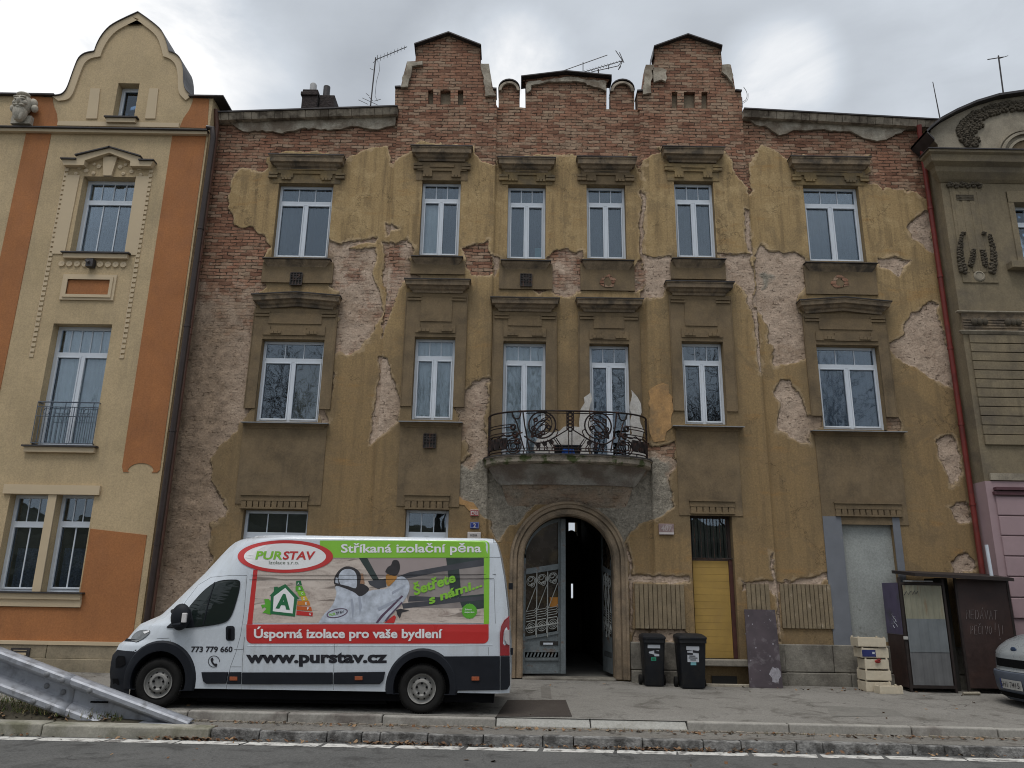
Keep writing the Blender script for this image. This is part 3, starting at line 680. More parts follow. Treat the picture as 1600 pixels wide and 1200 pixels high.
# later repairs: an orange patch beside the balcony, grey-white filler round the balcony doors
M_OCH = mat('orange_patch_plaster', (.40, .235, .10), .92, .2, 4, .5, 40, dirt=(.25, .165, .085), dscale=3, dlo=.48, dhi=.62)
M_FIL = mat('pale_filler', (.48, .46, .43), .92, .12, 4, .3, 40, dirt=(.36, .33, .29), dscale=2.5)
for q_, mt_, d_ in (([(1012, 612), (1025, 603), (1044, 603), (1050, 622), (1053, 640), (1047, 660), (1040, 676), (1037, 690), (1020, 692), (1013, 668)], M_OCH, -.004), ([(714, 772), (724, 782), (740, 786), (748, 797), (742, 800), (726, 790), (713, 788)], M_OCH, -.004),
                    ([(905, 668), (907, 640), (912, 622), (923, 614), (923, 722), (834, 722), (836, 692), (850, 676), (880, 668)], M_FIL, .036), ([(986, 610), (996, 622), (1002, 645), (1006, 722), (985, 722)], M_FIL, .036)):
    P = [onY(a, c, YF) for a, c in q_][::-1]; y_ = yw(sum(p[0] for p in P) / len(P)); b = MB(); b.sheet(ragged(P, .055, len(q_), .13), [], y_ - d_ - .016, y_ + .02); b.build('repair_patch', mt_, bldg)
# ------------------------------------------------------------------ windows
def window(parent, r, yf, kind, mullion=True, lites=3, transom=.235, fw=.062, sash=True, split=.5, lower_bars=0, name='window'):
    x0, x1, z0, z1 = r; m = MB(); y0, y1 = yf, yf + .075
    def bar(a, b_, c, d, dy=0., th=.07): m.box(a, b_, yf + dy, yf + dy + th, c, d)
    bar(x0, x0 + fw, z0, z1); bar(x1 - fw, x1, z0, z1); bar(x0 + fw, x1 - fw, z1 - fw, z1); bar(x0 + fw, x1 - fw, z0, z0 + fw)
    zt_ = z1 - (z1 - z0) * transom; xm = x0 + (x1 - x0) * split
    bar(x0 + fw, x1 - fw, zt_ - .05, zt_ + .05, -.004)
    if mullion: bar(xm - .035, xm + .035, z0 + fw, zt_ - .05, -.002)
    if sash:                                # casement frames standing a little proud
        for a, b_ in (((x0 + fw, xm - .035), (xm + .035, x1 - fw)) if mullion else ((x0 + fw, x1 - fw),)):
            for q in ((a, a + .03, z0 + fw, zt_ - .05), (b_ - .03, b_, z0 + fw, zt_ - .05), (a + .03, b_ - .03, zt_ - .08, zt_ - .05), (a + .03, b_ - .03, z0 + fw, z0 + fw + .04)): bar(*q, -.018, .05)
    for i in range(1, lites):
        xx = x0 + fw + (x1 - x0 - 2 * fw) * i / lites; bar(xx - .011, xx + .011, zt_ + .05, z1 - fw, .02, .02)
    for i in range(1, lower_bars + 1):
        xx = x0 + fw + (x1 - x0 - 2 * fw) * i / (lower_bars + 1); bar(xx - .014, xx + .014, z0 + fw, zt_ - .05, .02, .02)
    f = m.build(name, M_WHITE, parent, bevel=.006)
    g = MB(); g.box(x0 + fw - .01, x1 - fw + .01, yf + .035, yf + .045, z0 + fw - .01, z1 - fw + .01); g.build('pane', M_GLASS, f)
    def curtain_or_reflection(mt, a, b_, c, d, y=.14, wav=.02):
        q = MB(); n = max(4, int((b_ - a) / .035))
        vs = []
        for i in range(n + 1):
            xx = a + (b_ - a) * i / n; yy = yf + y + wav * math.sin(i * 1.7) + wav * .5 * math.sin(i * .6)
            vs += [(xx, yy, c), (xx, yy, d)]
        q.add(vs, [(2 * i, 2 * i + 2, 2 * i + 3, 2 * i + 1) for i in range(n)]); q.build('curtain_or_reflection', mt, f, smooth=60)
    for c in kind: curtain_or_reflection(c[0], x0 + (x1 - x0) * c[1], x0 + (x1 - x0) * c[2], z0 + (z1 - z0) * c[3], z0 + (z1 - z0) * c[4])
    return f
full = (0.02, .98, .02, .98)
M_SCR = mat('grey_insect_screen', (.055, .055, .056), .9, .1, 3, 0); M_SKYREF = mat('slate_sky_reflection', (.045, .06, .08), .9, .1, 3, 0)  # slate sheet behind the glass paints in the bluish sky reflection
TK = [[(M_SKYREF, *full)], [(M_CURT, .04, .5, .02, .78), (M_SKYREF, .5, .97, .02, .98)], [(M_NET, *full)], [(M_SCR, *full)], [(M_SCR, *full)], [(M_SKYREF, .03, .97, .02, .98)]]
for i, w in enumerate(TOPW): window(bldg, w, yw((w[0] + w[1]) / 2) + .15, TK[i])
t_ = TOPW[2]; b = MB(); b.box(t_[0] + .68, t_[0] + .83, YF + .26, YF + .27, t_[2] + .09, t_[2] + .4); b.build('notice', mat('teal_paper', (.22, .42, .42), .8, .05, 2, 0), bldg)
MK = [[(M_BEIGE, .5, .97, .03, .76)], [(M_CURT, *full)], [(M_CURT, .03, .97, .01, .98)], [(M_BLUEC, .03, .5, .02, .98)], [], [(M_BLUEC, *full)]]  # right balcony door: its blue sheet paints in the sky's reflection
for i, w in enumerate(MIDW): window(bldg, w, yw((w[0] + w[1]) / 2) + .15, MK[i], transom=.235 if i not in (2, 3) else .165)
for i, w in enumerate(GRW): window(bldg, w, yw((w[0] + w[1]) / 2) + .15, [], transom=.30)
# sills
b = MB()
def moulding(m, x0, x1, prof, yback, rise=0.):   # prof: list of (projection, z), returns at both ends
    xm = (x0 + x1) / 2; rings = []
    for p, z in prof: rings.append([(x0 - p, yback, z), (x0 - p, yback - p, z), (xm, yback - p, z + rise), (x1 + p, yback - p, z), (x1 + p, yback, z), (xm, yback, z + rise)])
    base = len(m.v); m.v += [q for r in rings for q in r]
    for i in range(len(prof) - 1):
        for j in range(5): m.f.append((base + i * 6 + j, base + i * 6 + j + 1, base + (i + 1) * 6 + j + 1, base + (i + 1) * 6 + j)); m.m.append(m.mi)
    for i in (0, len(prof) - 1): m.f.append(tuple(base + i * 6 + j for j in range(6))); m.m.append(m.mi)
def sill(q, tin):
    x0, z1 = onY(q[0], q[2], YF - .12); x1, _ = onY(q[1], q[2], YF - .12); z0 = onY(q[0], q[3], YF - .12)[1]
    y = yw((x0 + x1) / 2); m = MB()
    p = .15
    moulding(m, x0 + p, x1 - p, [(.03, z0 - .02), (.05, z0 + .02), (.11, z0 + (z1 - z0) * .55), (.13, z1 - .03)], y)
    o = m.build('window_sill', M_DPL2 if not tin else M_DPL, bldg)
    m = MB(); m.hexa([(x0, y - .17, z1 - .03), (x1, y - .17, z1 - .03), (x1, y + .16, z1 + .0), (x0, y + .16, z1 + .0), (x0, y - .17, z1 - .012), (x1, y - .17, z1 - .012), (x1, y + .16, z1 + .015), (x0, y + .16, z1 + .015)])
    m.build('sill_sheet', M_TIN if not tin else mat('zinc', (.28, .29, .30), .45, .15, 5, .05, metal=.6), o)
for q in ((410, 517, 402.5, 413), (643, 724, 401.5, 412), (782, 861, 405.5, 417), (909, 991, 405, 418), (1049, 1133, 405, 417), (1258, 1371, 409, 421)): sill(q, False)
for q in ((377, 513, 658.5, 666), (624, 723, 658.5, 666), (1050, 1161, 665.5, 671), (1269, 1416, 671.5, 678)): sill(q, True)
# hoods over the windows
def hood(q, mt, rise=0., deep=.24):
    x0, z1 = onY(q[0], q[2], YF - deep); x1, _ = onY(q[1], q[2], YF - deep); z0 = onY(q[0], q[3], YF - deep)[1]
    y = yw((x0 + x1) / 2); m = MB(); h = z1 - z0; p = deep
    moulding(m, x0 + p, x1 - p, [(.06, z0 - .13), (.07, z0 - .08), (.12, z0 - .05), (.15, z0 - .0), (p - .03, z0 + h * .12), (p - .02, z0 + h * .75), (p, z0 + h * .82), (p, z1)], y, rise)
    o = m.build('window_hood', mt, bldg)
    m = MB(); moulding(m, x0 + p, x1 - p, [(p + .015, z1 + .002), (p + .015, z1 + .022)], y, rise); m.build('hood_sheet', M_TIN, o)
for q in ((420, 537, 241, 251), (643, 738, 230, 240), (778, 868, 245, 255), (902, 995, 244.5, 255), (1035, 1131, 231.5, 242), (1236, 1361, 244, 255)): hood(q, M_DPL2)
for q, r in (((393, 531, 460, 469), .075), ((633, 735, 437.5, 446), 0), ((767, 874, 464.5, 473), 0), ((901, 1005, 465.5, 474), 0), ((1040, 1146, 441, 450), 0), ((1250, 1393, 469, 477), .09)): hood(q, M_DPL2, r)
# stucco panels between hood and window, surrounds and aprons
def frieze(w, zt_, mt, bands, apron):
    x0, x1, z0, z1 = w; xc, hw = (x0 + x1) / 2, (x1 - x0) / 2; y = yw(xc); m = MB()
    P = .03
    H = zt_ - z1
    def pan(a, b_, c, d, dep): m.box(a, b_, y - dep, y + .03, c, d)
    e = .26 if bands else .16
    if bands:
        m.sheet([(x0 - e, z0 + (.3 if apron else 0)), (x0 - .005, z0 + (.3 if apron else 0)), (x0 - .005, z1 + .006), (x1 + .005, z1 + .006), (x1 + .005, z0 + (.3 if apron else 0)), (x1 + e, z0 + (.3 if apron else 0)), (x1 + e, zt_), (x0 - e, zt_)], [], y - P, y + .03)
        m.tube([(x0 - e + .012, y - P - .004, z0 + .3), (x0 - e + .012, y - P - .004, zt_ - .1)], .012, 5); m.tube([(x1 + e - .012, y - P - .004, z0 + .3), (x1 + e - .012, y - P - .004, zt_ - .1)], .012, 5)
        zc = z1 + .13                        # stepped ornament just above the window
        s_ = hw / .62
        out_ = [(-.62, .0), (.62, .0), (.62, .22), (.48, .22), (.48, .13), (.24, .13), (.24, .19), (-.24, .19), (-.24, .13), (-.48, .13), (-.48, .22), (-.62, .22)]
        m.sheet([(xc + a * s_, zc - .03 + b_) for a, b_ in out_], [], y - P - .025, y - P + .01)
        for sx_ in (-1, 1):
            for k in range(3): m.box(xc + sx_ * .36 * s_ + (k - 1.45) * .085, xc + sx_ * .36 * s_ + (k - .55) * .085, y - P - .05, y - P, zc + .0, zc + .07)
        pan(xc - hw + .1, xc + hw - .1, z1 + .38, zt_ - .12, P + .02)
        for sx_ in (-1, 1):
            xa = xc + sx_ * (hw + .05)
            for k in range(2): pan(xa - .17, xa + .17, zt_ - .12 - k * .075, zt_ - .075 - k * .075, P + .03)
    else:
        m.sheet([(x0 - e, z1 + .006), (x1 + e, z1 + .006), (x1 + e, zt_), (x0 - e, zt_)], [], y - .015, y + .03)
        s_ = (hw + .02) / .62; zb_ = z1 + .20
        hh = max(.2, zt_ - zb_ - .05)
        out_ = [(-.80, .05), (-.60, .05), (-.60, -.06), (-.32, -.06), (-.32, .05), (.32, .05), (.32, -.06), (.60, -.06), (.60, .05), (.80, .05), (.80, hh), (-.80, hh)]
        m.sheet([(xc + a * s_ * .95, zb_ + b_) for a, b_ in out_], [], y - .05, y + .0)
        for sx_ in (-1, 1):
            for k in range(3): m.box(xc + sx_ * .44 * s_ + (k - 1.45) * .08, xc + sx_ * .44 * s_ + (k - .6) * .08, y - .06, y, zb_ - .115, zb_ - .066)
            for k in range(2): pan(xc + sx_ * .74 * s_ - .11, xc + sx_ * .74 * s_ + .11, zt_ - .14 - k * .09, zt_ - .075 - k * .09, .068)
        m.box(xc - hw * .62, xc + hw * .62, y - .075, y, zb_ + .14, zb_ + hh - .04)
    return m.build('window_surround', mt, bldg)
for i, (w, q) in enumerate(zip(TOPW, ((420, 251), (643, 240), (778, 255), (902, 255), (1035, 242), (1236, 255)))): frieze(w, onY(q[0], q[1], YF - .24)[1] - .12, M_YPL if i in (0, 5, 4, 2) else M_DPL, False, False)
for i, (w, q) in enumerate(zip(MIDW, ((393, 469), (633, 446), (767, 473), (901, 474), (1040, 450), (1250, 477)))): frieze(w, onY(q[0], q[1], YF - .24)[1] - .12, M_DPL, True, i in (0, 1, 4, 5))
b = MB()
for w, zb_ in zip(TOPW, (448, 433, 452, 452, 434, 452)):
    y = yw((w[0] + w[1]) / 2); zz = onY(800, zb_, YF)[1]
    b.box(w[0] - .17, w[1] + .17, y - .035, y + .03, zz, w[2] - .15)
ap1 = [(MIDW[0], 3.85), (MIDW[1], 3.85), (MIDW[4], 3.75), (MIDW[5], 3.62)]
for w, zb_ in ap1:
    y = yw((w[0] + w[1]) / 2)
    b.box(w[0] - .22, w[1] + .22, y - .018, y + .03, zb_, w[2] - .06)
b.build_each('apron_panel', M_DPL, bldg)
# vents
def vent(px, py, whole=True):
    xc, zc = onY(px, py, YF - .04); m = MB(); y = yw(xc) - .04
    w_, h_ = .135, .155
    m.box(xc - w_, xc + w_, y - .012, y + .02, zc - h_, zc + h_); o = m.build('vent', M_ROOM, bldg)
    m = MB()
    for k in range(5): m.box(xc - w_ + k * w_ / 2 - .012, xc - w_ + k * w_ / 2 + .012, y - .028, y - .012, zc - h_, zc + h_)
    for k in (-1, -.2, .25, .62, 1): m.box(xc - w_, xc + w_, y - .03, y - .013, zc + k * h_ - .01, zc + k * h_ + .01)
    m.add([(xc - .11, y - .031, zc + .1), (xc, y - .031, zc - .02), (xc + .11, y - .031, zc + .1), (xc, y - .031, zc + .05)], [(0, 1, 2, 3)])
    m.build('grille', M_BLACK, o)
for p in ((463, 436), (822, 438), (672, 690)): vent(*p)
for px, py in ((949, 440), (1312, 441)):      # broken vents: ragged holes
    xc, zc = onY(px, py, YF - .04); y = yw(xc) - .045; rr = random.Random(px); m = MB()
    ring = [(xc + (.2 + rr.uniform(-.05, .05)) * math.cos(k * .45), zc + (.17 + rr.uniform(-.05, .04)) * math.sin(k * .45)) for k in range(14)]
    inn = [(xc + (.09 + rr.uniform(-.03, .03)) * math.cos(k * .45), zc + (.11 + rr.uniform(-.03, .03)) * math.sin(k * .45)) for k in range(14)]
    m.sheet(ring, [inn], y, y + .05); o = m.build('vent', M_FAC, bldg); attr_const(o, (1, .9, 0, 0))
    m = MB(); m.sheet([(xc + (a - xc) * 1.2, zc + (c - zc) * 1.2) for a, c in inn], [], y + .03, y + .04); m.build('vent_hole', M_ROOM, o)
# fluted lintels over the ground-floor windows
b = MB()
for x0p, x1p, yt, yb_ in ((378, 481, 773, 796), (634, 702, 774, 797), (1076, 1146, 783, 804), (1303, 1409, 786, 808)):
    xa, za = onY(x0p, yt, YF); xb, zb_ = onY(x1p, yb_, YF); y = yw((xa + xb) / 2)
    b.box(xa, xb, y - .05, y + .03, za - .13, za); b.box(xa - .015, xb + .015, y - .075, y + .03, za - .015, za + .025)
    n = int((xb - xa) / .125)
    for k in range(n):
        u = xa + (xb - xa) * k / n; v = u + (xb - xa) / n - .028
        b.box(u + .014, v + .014, y - .045, y + .03, zb_ + .03, za - .135)
    b.box(xa, xb, y - .06, y + .03, zb_ - .005, zb_ + .03)
b.build_each('lintel', M_DPL, bldg)
# barred window above a yellow board
x0, x1, z0, z1 = YEL; y = YF - .08
zs = onY(1115, 874, YF)[1]
b = MB()
b.box(x0, x0 + .06, y + .2, y + .27, z0, z1); b.box(x1 - .06, x1, y + .2, y + .27, z0, z1); b.box(x0 + .06, x1 - .06, y + .2, y + .27, z1 - .06, z1); b.box(x0 + .06, x1 - .06, y + .19, y + .27, zs - .03, zs + .03)
o = b.build('window', mat('brown_frame', (.045, .03, .025), .6, .2, 5, .1), bldg)
b = MB(); b.box(x0 + .05, x1 - .05, y + .24, y + .25, zs, z1 - .05); b.build('pane', M_GLASS, o)
b = MB()
for k in range(6):
    u = x0 + .04 + (x1 - x0 - .08) * (k + .5) / 6; b.tube([(u, y + .12, zs - .02), (u, y + .12, z1 - .02)], .011, 6)
b.tube([(x0, y + .12, zs + .02), (x1, y + .12, zs + .02)], .012, 6); b.build('bars', M_BLACK, o)
b = MB(); n = 14
for k in range(n):
    za, zb_ = z0 + (zs - .03 - z0) * k / n, z0 + (zs - .03 - z0) * (k + 1) / n
    b.box(x0 + .05, x1 - .09, y + .16, y + .20, za + .003, zb_)
b.build('yellow_board', mat('yellow_foam_board', (.36, .23, .06), .75, .12, 4, .2, 40, dirt=(.33, .21, .06), dscale=3), bldg)
b = MB(); b.box(x1 - .085, x1 - .005, y + .13, y + .2, z0, zs); b.build('door_post', mat('red_brown_post', (.07, .025, .02), .7, .3, 6, .2), bldg)
b = MB(); b.box(x0 - .25, x1 + .25, y - .22, y + .3, z0 - .13, z0); b.build('stone_step', mat('worn_step', (.22, .2, .165), .9, .25, 5, .5, 30), bldg, bevel=.02)
# bricked-up opening with grey painted jambs
x0, x1, z0, z1 = BRK; y = YF
b = MB(); b.box(x0 - .02, x1 + .02, y + .1, y + .2, z0, z1 + .0); b.build('blocked_opening', mat('grey_render', (.30, .315, .30), .9, .12, 2.5, .3, 50, dirt=(.15, .15, .13), dscale=3.5, dlo=.6, dhi=.72), bldg)
b = MB()
gl = onY(1293, 900, YF)[0]; gr = onY(1428, 900, YF)[0]
gl2 = gl - .03
b.box(gl, x0 - .002, y - .02, y + .03, z0 - .1, z1 + .03); b.box(x1 + .002, gr - .18, y - .02, y + .03, z0 - .1, z1 + .03)
b.build('painted_jamb', mat('grey_blue_paint', (.155, .165, .185), .8, .12, 3, .2, 60, dirt=(.25, .23, .2), dscale=4, dlo=.64, dhi=.72), bldg)
# fluted dado panels and stone plinth
b = MB()
for x0p, x1p in ((990, 1070), (1163, 1204), (1217, 1303)):
    xa, za = onY(x0p, 912, YF); xb, zb_ = onY(x1p, 983, YF); n = max(3, int((xb - xa) / .09)); y = yw((xa + xb) / 2)
    for k in range(n):
        u = xa + (xb - xa) * k / n
        b.box(u + .006, u + (xb - xa) / n - .006, y - .04, y + .03, zb_, za)
b.build_each('fluted_panel', mat('fluted_plaster', (.21, .165, .105), .92, .2, 4, .5, 60, dirt=(.34, .28, .2), dscale=5, dlo=.6, dhi=.7), bldg, bevel=.008)
M_STONE = mat('plinth_stone', (.20, .185, .155), .92, .25, 3, .6, 25, dirt=(.095, .085, .072), dscale=2, dlo=.42, dhi=.62, bdist=.015)
b = MB(); rr = random.Random(3)
zp1 = onY(1030, 1003, YF)[1]; zp2 = onY(1030, 1046, YF)[1]
def blocks(xa, xb, y):
    u = xa
    while u < xb - .05:
        v = min(xb, u + rr.uniform(.8, 1.3))
        if xb - v < .3: v = xb
        b.box(u + .006, v - .006, y - .13 - rr.uniform(0, .012), y + .03, zp2 + .006, zp1); u = v
    u = xa
    while u < xb - .05:
        v = min(xb, u + rr.uniform(.9, 1.6))
        if xb - v < .3: v = xb
        b.box(u + .006, v - .006, y - .19 - rr.uniform(0, .015), y + .03, 0.0, zp2 - .006); u = v
xs_ = ARC[0] + ARC[1] + .3
blocks(FX0, ARC[0] - ARC[1] - .3, YF); blocks(xs_, YEL[0] - .12, YF - .08); blocks(YEL[1] + .2, B2[1], YF - .08); blocks(B2[1] + .01, FX1 - .3, YF)
b.build_each('plinth', M_STONE, bldg, bevel=.015)
b = MB(); b.box(YEL[0] + .3, YEL[1] - .1, YF - .115, YF - .05, .3, zp2 - .1); b.build('cellar_hole', M_ROOM, bldg)
# arched doorway
M_ARCH = mat('arch_stone', (.265, .20, .135), .92, .25, 3, .6, 30, dirt=(.12, .095, .068), dscale=2, dlo=.45, dhi=.68, bdist=.012)
def arch_ring(r0, r1, y0, y1, zb_, n=40):
    o = [(ARC[0] + r1, zb_)] + [(ARC[0] + r1 * math.cos(math.pi * i / n), ARC[2] + r1 * math.sin(math.pi * i / n)) for i in range(n + 1)] + [(ARC[0] - r1, zb_), (ARC[0] - r0, zb_)]
    o += [(ARC[0] - r0 * math.cos(math.pi * i / n), ARC[2] + r0 * math.sin(math.pi * i / n)) for i in range(n + 1)] + [(ARC[0] + r0, zb_)]
    return o, y0, y1
b = MB(); r = ARC[1]
for r0, r1, y0, y1 in ((r - .005, r + .30, YF - .05, YF + .32), (r + .02, r + .12, YF - .075, YF), (r + .15, r + .24, YF - .11, YF), (r + .235, r + .285, YF - .14, YF)):
    o, a_, c_ = arch_ring(r0, r1, y0, y1, .36); b.sheet(o, [], a_, c_, True)
b.build('door_surround', M_ARCH, bldg, bevel=.012)
b = MB(); b.box(ARC[0] - r, ARC[0] + r, YF - .12, YF + .35, .2, .375); b.build('threshold', M_STONE, bldg, bevel=.02)
# door leaves: blue-grey painted steel frames with wrought iron
M_DOOR = mat('blue_grey_door_paint', (.15, .172, .18), .55, .25, 5, .3, 60, dirt=(.14, .085, .055), dscale=5, dlo=.56, dhi=.68)
M_DGL = mat('brown_door_glass', (.035, .026, .018), .25, .4, 2.5, .05, 20, dirt=(.10, .075, .04), dscale=2, dlo=.5, dhi=.7)
def leaf(hx, ang, sgn, name='door'):
    # local u from hinge (0) to meeting edge (L), height z; swung about the hinge by ang
    L = r - .02; yh = YF + (.2 if sgn > 0 else .34); ca, sa = math.cos(ang), math.sin(ang)
    sl_ = [0.0, 0.0]
    def T(u, d, z): return (hx + sgn * (u * ca) - 0 * d, yh + u * sa + d * ca, z + sl_[0] + sl_[1] * u)
    K_ = .17
    def hx8(m, u0, u1, z0, z1, d0, d1, k0=0, k1=0): m.hexa([T(u0, d0, z0 + k0 * u0), T(u1, d0, z0 + k0 * u1), T(u1, d1, z0 + k0 * u1), T(u0, d1, z0 + k0 * u0), T(u0, d0, z1 + k1 * u0), T(u1, d0, z1 + k1 * u1), T(u1, d1, z1 + k1 * u1), T(u0, d1, z1 + k1 * u0)])
    def topz(u): q = max(0, r * r - (r - u) ** 2); return ARC[2] + math.sqrt(q)
    zb_ = .42; m = MB()
    hx8(m, 0, .05, zb_, ARC[2] + .05, 0, .06)
    hx8(m, L - .17, L, zb_, topz(L - .1) - .03, 0, .06); hx8(m, L - .12, L - .02, zb_, topz(L - .1) - .05, -.05, .0)
    hx8(m, .05, L - .17, zb_, zb_ + .06, 0, .05); hx8(m, .05, L - .17, 1.09, 1.15, -.01, .05, K_, K_)
    hx8(m, .05, L - .17, .68, .74, -.01, .05); hx8(m, .05, L - .17, .85, .89, -.01, .05)
    hx8(m, .05, L - .17, 2.44, 2.56, -.02, .06, K_, K_)
    n = 14
    for i in range(n):                       # curved head of the frame
        u0, u1 = .0 + (L - .17) * i / n, .0 + (L - .17) * (i + 1) / n
        m.hexa([T(u0, 0, max(ARC[2] - .02, topz(u0) - .10)), T(u1, 0, topz(u1) - .10), T(u1, .06, topz(u1) - .10), T(u0, .06, max(ARC[2] - .02, topz(u0) - .10)), T(u0, 0, topz(u0) - .02), T(u1, 0, topz(u1) - .02), T(u1, .06, topz(u1) - .02), T(u0, .06, topz(u0) - .02)])
    o = m.build(name, M_DOOR, bldg)
    m = MB(); hx8(m, .05, L - .17, .89, 1.09, .02, .04, 0, K_); hx8(m, .05, L - .17, zb_ + .06, .68, .02, .04); m.build('door_panel', M_DOOR, o)
    m = MB(); pts = [T(.05, .04, 1.15), T(L - .17, .04, 1.15 + K_ * L)] + [T(.05 + (L - .22) * (1 - i / 12), .04, topz(.05 + (L - .22) * (1 - i / 12)) - .09) for i in range(13)]
    m.face(pts); m.build('pane', M_DGL, o)
    m = MB()
    us = [.05 + (L - .22) * k / 3 for k in range(4)]
    for u in us[1:3]: m.tube([T(u, -.01, 1.15), T(u, -.01, 2.52)], .014, 6)
    sl_[:] = [-.05, K_]
    m.tube([T(.05, -.015, 1.36), T(L - .17, -.015, 1.36)], .016, 6)
    for k in range(3):
        ua, ub = us[k] + .015, us[k + 1] - .015; uc = (ua + ub) / 2; w_ = (ub - ua) / 2
        def circ(cu, cz_, rr_, tw=1.0): m.tube([T(cu + rr_ * math.cos(w), -.01, cz_ + rr_ * math.sin(w)) for w in [tw * 2 * math.pi * i / 18 for i in range(19)]], .008, 5)
        circ(uc, 1.36, w_ * .95); circ(uc, 1.36, w_ * .6); circ(uc, 1.36, w_ * .3)
        circ(uc, 2.33, w_ * .95); circ(uc - w_ * .2, 2.38, w_ * .5); circ(uc + w_ * .3, 2.24, w_ * .4); circ(uc, 2.33, w_ * .7)
        m.tube([T(ua, -.01, 1.70), T(ub, -.01, 2.20)], .009, 5)
        for q in range(4): m.tube([T(ua, -.01, 1.56 + q * .05), T(ub - .03, -.01, 1.56 + q * .05), T(ub, -.01, 1.60 + q * .05)], .007, 5)
        m.tube([T(ua, -.01, 1.50), T(ub - .02, -.01, 1.50), T(ub, -.01, 1.45), T(ub, -.01, 1.2)], .012, 5)
    sl_[:] = [0, 0]
    m.build('ironwork', mat('grey_iron', (.30, .31, .295), .6, .3, 8, .2), o)
    m = MB()
    for k in range(9):
        u = .07 + (L - .26) * k / 9; m.hexa([T(u, -.01, .75), T(u + .035, -.01, .75), T(u + .035, .03, .75), T(u, .03, .75), T(u + .035, -.01, .84), T(u + .07, -.01, .84), T(u + .07, .03, .84), T(u + .035, .03, .84)])
    m.build('rope_band', M_DOOR, o)
    if sgn > 0:
        m = MB(); hx8(m, .38, .78, .99, 1.07, .005, .022); q = m.build('letter_slot', M_ROOM, o); m = MB(); hx8(m, .45, .66, 1.0, 1.04, -.01, .004); m.build('letter', M_WHITE, q)
        m = MB(); hx8(m, L - .36, L - .175, 1.78, 1.98, .03, .036); m.build('notice', mat('orange_notice', (.40, .17, .03), .7, .1, 3, 0), o)
leaf(ARC[0] - r + .01, math.radians(12), 1)
leaf(ARC[0] + r - .01, math.radians(84), -1)
# balcony
M_BALC = mat('balcony_render', (.29, .272, .24), .95, .35, 3.5, .9, 24, dirt=(.19, .155, .13), dscale=1.8, dlo=.44, dhi=.6, bdist=.02)
bal_w0, bal_w1 = onY(758, 715, YF - .1)[0], onY(1015, 715, YF - .1)[0]
bxc = (bal_w0 + bal_w1) / 2; bhw = (bal_w1 - bal_w0) / 2; BD = 1.0
BZ = onY(886, 711, YF - BD)[1]
def plan(off, n=48, e=2.6):               # half superellipse plan of the balcony
    o = []
    for i in range(n + 1):
        w = math.pi * (1 - i / n); c, s_ = math.cos(w), math.sin(w)
        o.append((bxc + (bhw + off) * math.copysign(abs(c) ** (2 / e), c), YF - (BD + off) * abs(s_) ** (2 / e)))
    return o
b = MB()
def loft(m, rings):
    base = len(m.v); k = len(rings[0]); m.v += [p for r_ in rings for p in r_]
    for i in range(len(rings) - 1):
        for j in range(k - 1): m.f.append((base + i * k + j, base + i * k + j + 1, base + (i + 1) * k + j + 1, base + (i + 1) * k + j)); m.m.append(m.mi)
    m.f.append(tuple(base + j for j in range(k))[::-1]); m.f.append(tuple(base + (len(rings) - 1) * k + j for j in range(k))); m.m += [m.mi] * 2
loft(b, [[(p[0], p[1], z) for p in plan(o)] for o, z in ((-.03, BZ - .16), (.015, BZ - .13), (.02, BZ - .02), (.05, BZ - .018), (.05, BZ))])
slabo = b.build('balcony_slab', mat('mossy_edge', (.27, .23, .18), .95, .35, 6, .8, 40, dirt=(.07, .085, .03), dscale=3.5, dlo=.5, dhi=.58, bdist=.02), bldg)
b = MB(); loft(b, [[(p[0], p[1], BZ + .002) for p in plan(.06)], [(p[0], p[1], BZ + .025) for p in plan(.06)]]); b.build('edge_sheet', M_TIN, slabo)
zlow = onY(886, 786, YF)[1] - .02
zst = onY(886, 757, YF - .4)[1]
def tier(z0, z1, f0, f1, w0, w1, pw, n=14):
    R_ = []
    for i in range(n + 1):
        t_ = i / n; f = f0 + (f1 - f0) * t_ ** pw; wf = w0 + (w1 - w0) * t_ ** .8
        R_.append([(bxc + (p[0] - bxc) * wf, YF + .04 - (YF - p[1]) * f, z0 + (z1 - z0) * t_) for p in plan(-.08)])
    m = MB(); loft(m, R_); return m
tier(zst, BZ - .16, .46, .93, .84, 1.0, 1.8).build('balcony_corbel', M_BALC, bldg, smooth=50)
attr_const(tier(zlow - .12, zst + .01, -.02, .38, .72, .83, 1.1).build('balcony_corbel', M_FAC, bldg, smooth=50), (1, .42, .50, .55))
b = MB(); rings = []
for i in range(0):                        # bowl-shaped corbel
    t_ = i / 14; f = .35 * t_ + .65 * t_ ** 2.4
    z = zlow + (BZ - .16 - zlow) * t_
    pl_ = plan(-.08)
    rings.append([(bxc + (p[0] - bxc) * (.52 + .48 * t_ ** .75), YF + .04 - (YF - p[1]) * (.02 + .93 * f), z) for p in pl_])
M_RAIL = mat('rusty_iron', (.016, .011, .010), .6, .4, 12, .3, 120, metal=.1, spec=.25, dirt=(.06, .026, .018), dscale=9, dlo=.52, dhi=.66)
RH = onY(886, 641, YF - BD)[1] - BZ
pl_ = plan(-.06, 96)
cum = [0]
for p, q in zip(pl_, pl_[1:]): cum.append(cum[-1] + math.dist(p, q))
TOT = cum[-1]
def PR(s_, z, d=0):                        # point on the railing: arc length from the middle, height above the slab
    s_ = min(max(s_ + TOT / 2, 0), TOT - 1e-6); i = int(np.searchsorted(cum, s_, 'right')) - 1
    t_ = (s_ - cum[i]) / max(1e-9, cum[i + 1] - cum[i]); return (pl_[i][0] + (pl_[i + 1][0] - pl_[i][0]) * t_, pl_[i][1] + (pl_[i + 1][1] - pl_[i][1]) * t_, BZ + z)
